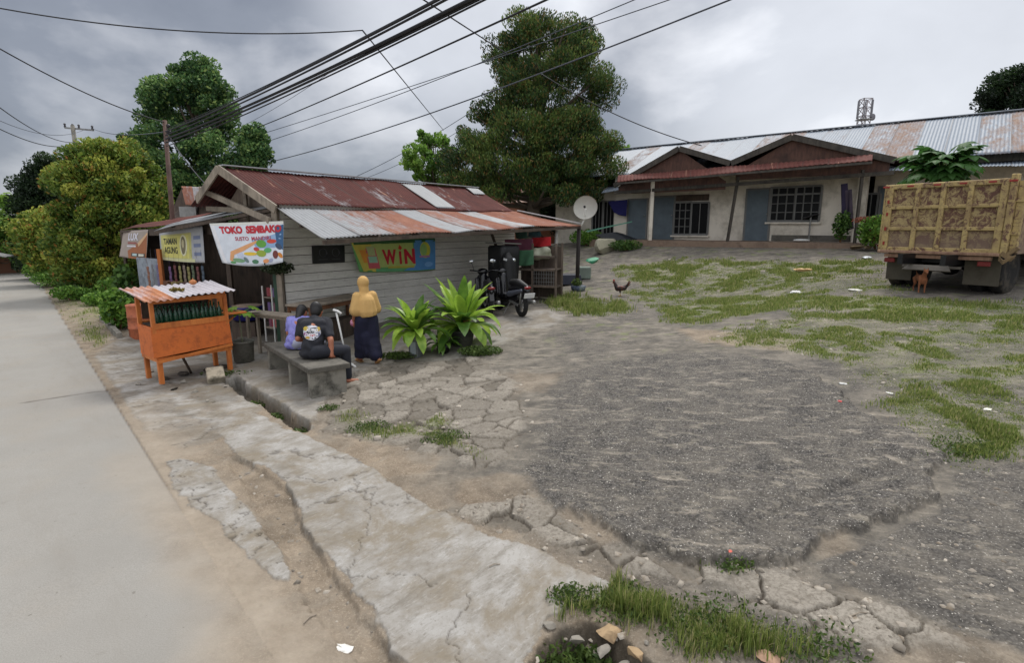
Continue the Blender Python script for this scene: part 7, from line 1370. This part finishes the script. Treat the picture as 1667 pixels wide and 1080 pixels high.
for k, (z, x) in enumerate(((3.4, -1.3), (2.2, 1.0))): MB().lathe((x, -.6, ztop-z), [(.1, 0), (.4, .02), (.4, .28), (.1, .3)], 18, rot=Matrix.Rotation(math.pi/2, 3, 'X')).build('drum_antenna', plain('drum_grey_%d' % k, (120, 118, 126), .6, .1, 3), tw, True)
MB().box((0, 0, ztop-2.4), (1.9, 1.9, .1)).build('platform', M_STEEL, tw); tw.scale = (.72, .72, 1)
M_WIRE = plain('cable_sheath', (30, 31, 36), .6, .15, 5, bump=0); M_WIRE2 = plain('weathered_wire', (72, 76, 86), .6, .15, 5, bump=0)
def wire(a, b, r, sag, label, m=M_WIRE, n=26):
    a = Vector(a); b = Vector(b); pts = [a.lerp(b, k/n)-Vector((0, 0, sag*4*(k/n)*(1-k/n))) for k in range(n+1)]
    o = MB().tube(pts, r, 6).build('overhead_cable', m, None, True); return tag(o, label, 'cable', 'overhead cables')
def far(px0, py0, px1, py1, z0, z1, k=1.35):
    """both ends of a straight wire whose sight line passes two pixels; run on past the frame"""
    A = at(px0, py0, z0); B = at(px1, py1, z1); return A, A+(B-A)*k
P0 = top1
bund = [((270, 214), (692, -2), .028, 'thick uppermost cable of the bundle from the wooden pole'), ((270, 220), (698, 2), .02, 'second cable of the upper pair from the wooden pole'), ((270, 226), (742, -1), .032, 'thickest cable in the middle of the bundle from the wooden pole'), ((270, 232), (750, 1), .026, 'cable just below the thickest one in the bundle'), ((271, 238), (752, 6), .016, 'thin lowest cable of the bundle from the wooden pole'), ((270, 210), (700, -8), .012, 'thin topmost wire above the bundle')]
for (a, b, r_, lb) in bund: A, B = far(a[0], a[1], b[0], b[1], 15.4, 6.4, 1.25); wire(A, B, r_*.8, .12, lb)
A, B = far(418, 208, 872, -1, 26, 9); wire(A, B, .02, .1, 'long dark cable running from the slim tree to the top of the sky'); A, B = far(380, 232, 1085, -3, 30, 14, 1.2); wire(A, B, .014, .1, 'pale thin wire crossing the sky behind the huge tree', M_WIRE2)
A, B = far(438, 264, 1148, -1, 32, 13, 1.2); wire(A, B, .022, .4, 'lower long wire passing behind the huge tree to the upper right', M_WIRE2); A, B = far(436, 230, 1010, 2, 30, 16, 1.2); wire(A, B, .016, .2, 'middle thin wire passing behind the top of the huge tree', M_WIRE2)
A, B = far(560, 296, 770, 180, 34, 28, 1.0); wire(A, B, .016, .2, 'faint wire behind the shop ridge running to the pale tree', M_WIRE2); A, B = far(590, 292, 760, 205, 36, 28, 1.0); wire(A, B, .014, .2, 'fainter parallel wire behind the shop ridge', M_WIRE2)
A, B = far(395, 205, 545, 112, 30, 22, 1.0); wire(A, B, .01, .1, 'faint wire rising from the slim tree to the cable bundle', M_WIRE2)
c1_ = at(590, 49, 9.0); wire(c1_, at(-200, -30, 8.0), .01, .28, 'single cable sagging across the upper left sky'); wire(c1_, at(722, 212, 26), .012, .0, 'thin wire dropping from the bundle towards the pale tree', M_WIRE2)
A, B = far(686, -3, 786, 62, 9, 12, 1.6); wire(A, B, .014, .0, 'wire crossing the bundle at the top and entering the huge tree'); wire(at(884, 122, 20.5), at(1142, 237, 21), .018, .25, 'house service wire from the huge tree down to the left gable')
wire(top1+Vector((0, 0, -.05)), at(-120, 8, 9), .014, .22, 'wire from the wooden pole up to the left edge'); wire(tp+Vector((0, 0, -1)), at(-60, 128, 16), .018, .5, 'upper wire from the concrete pole to the left edge'); wire(tp+Vector((0, 0, -1.1)), at(-60, 178, 16), .018, .5, 'lower wire from the concrete pole to the left edge'); wire(at(140, 210, 34), at(-60, 166, 20), .012, .7, 'faint sagging wire from the crossarm to the left edge', M_WIRE2); wire(at(152, 210, 34), at(272, 214, 15.6), .014, .2, 'wire joining the crossarm to the wooden pole', M_WIRE2)
wire(top1+Vector((0, 0, -.3)), sp(.1, -2.2, 3.0), .012, .15, 'service wire from the wooden pole down to the shop gable')
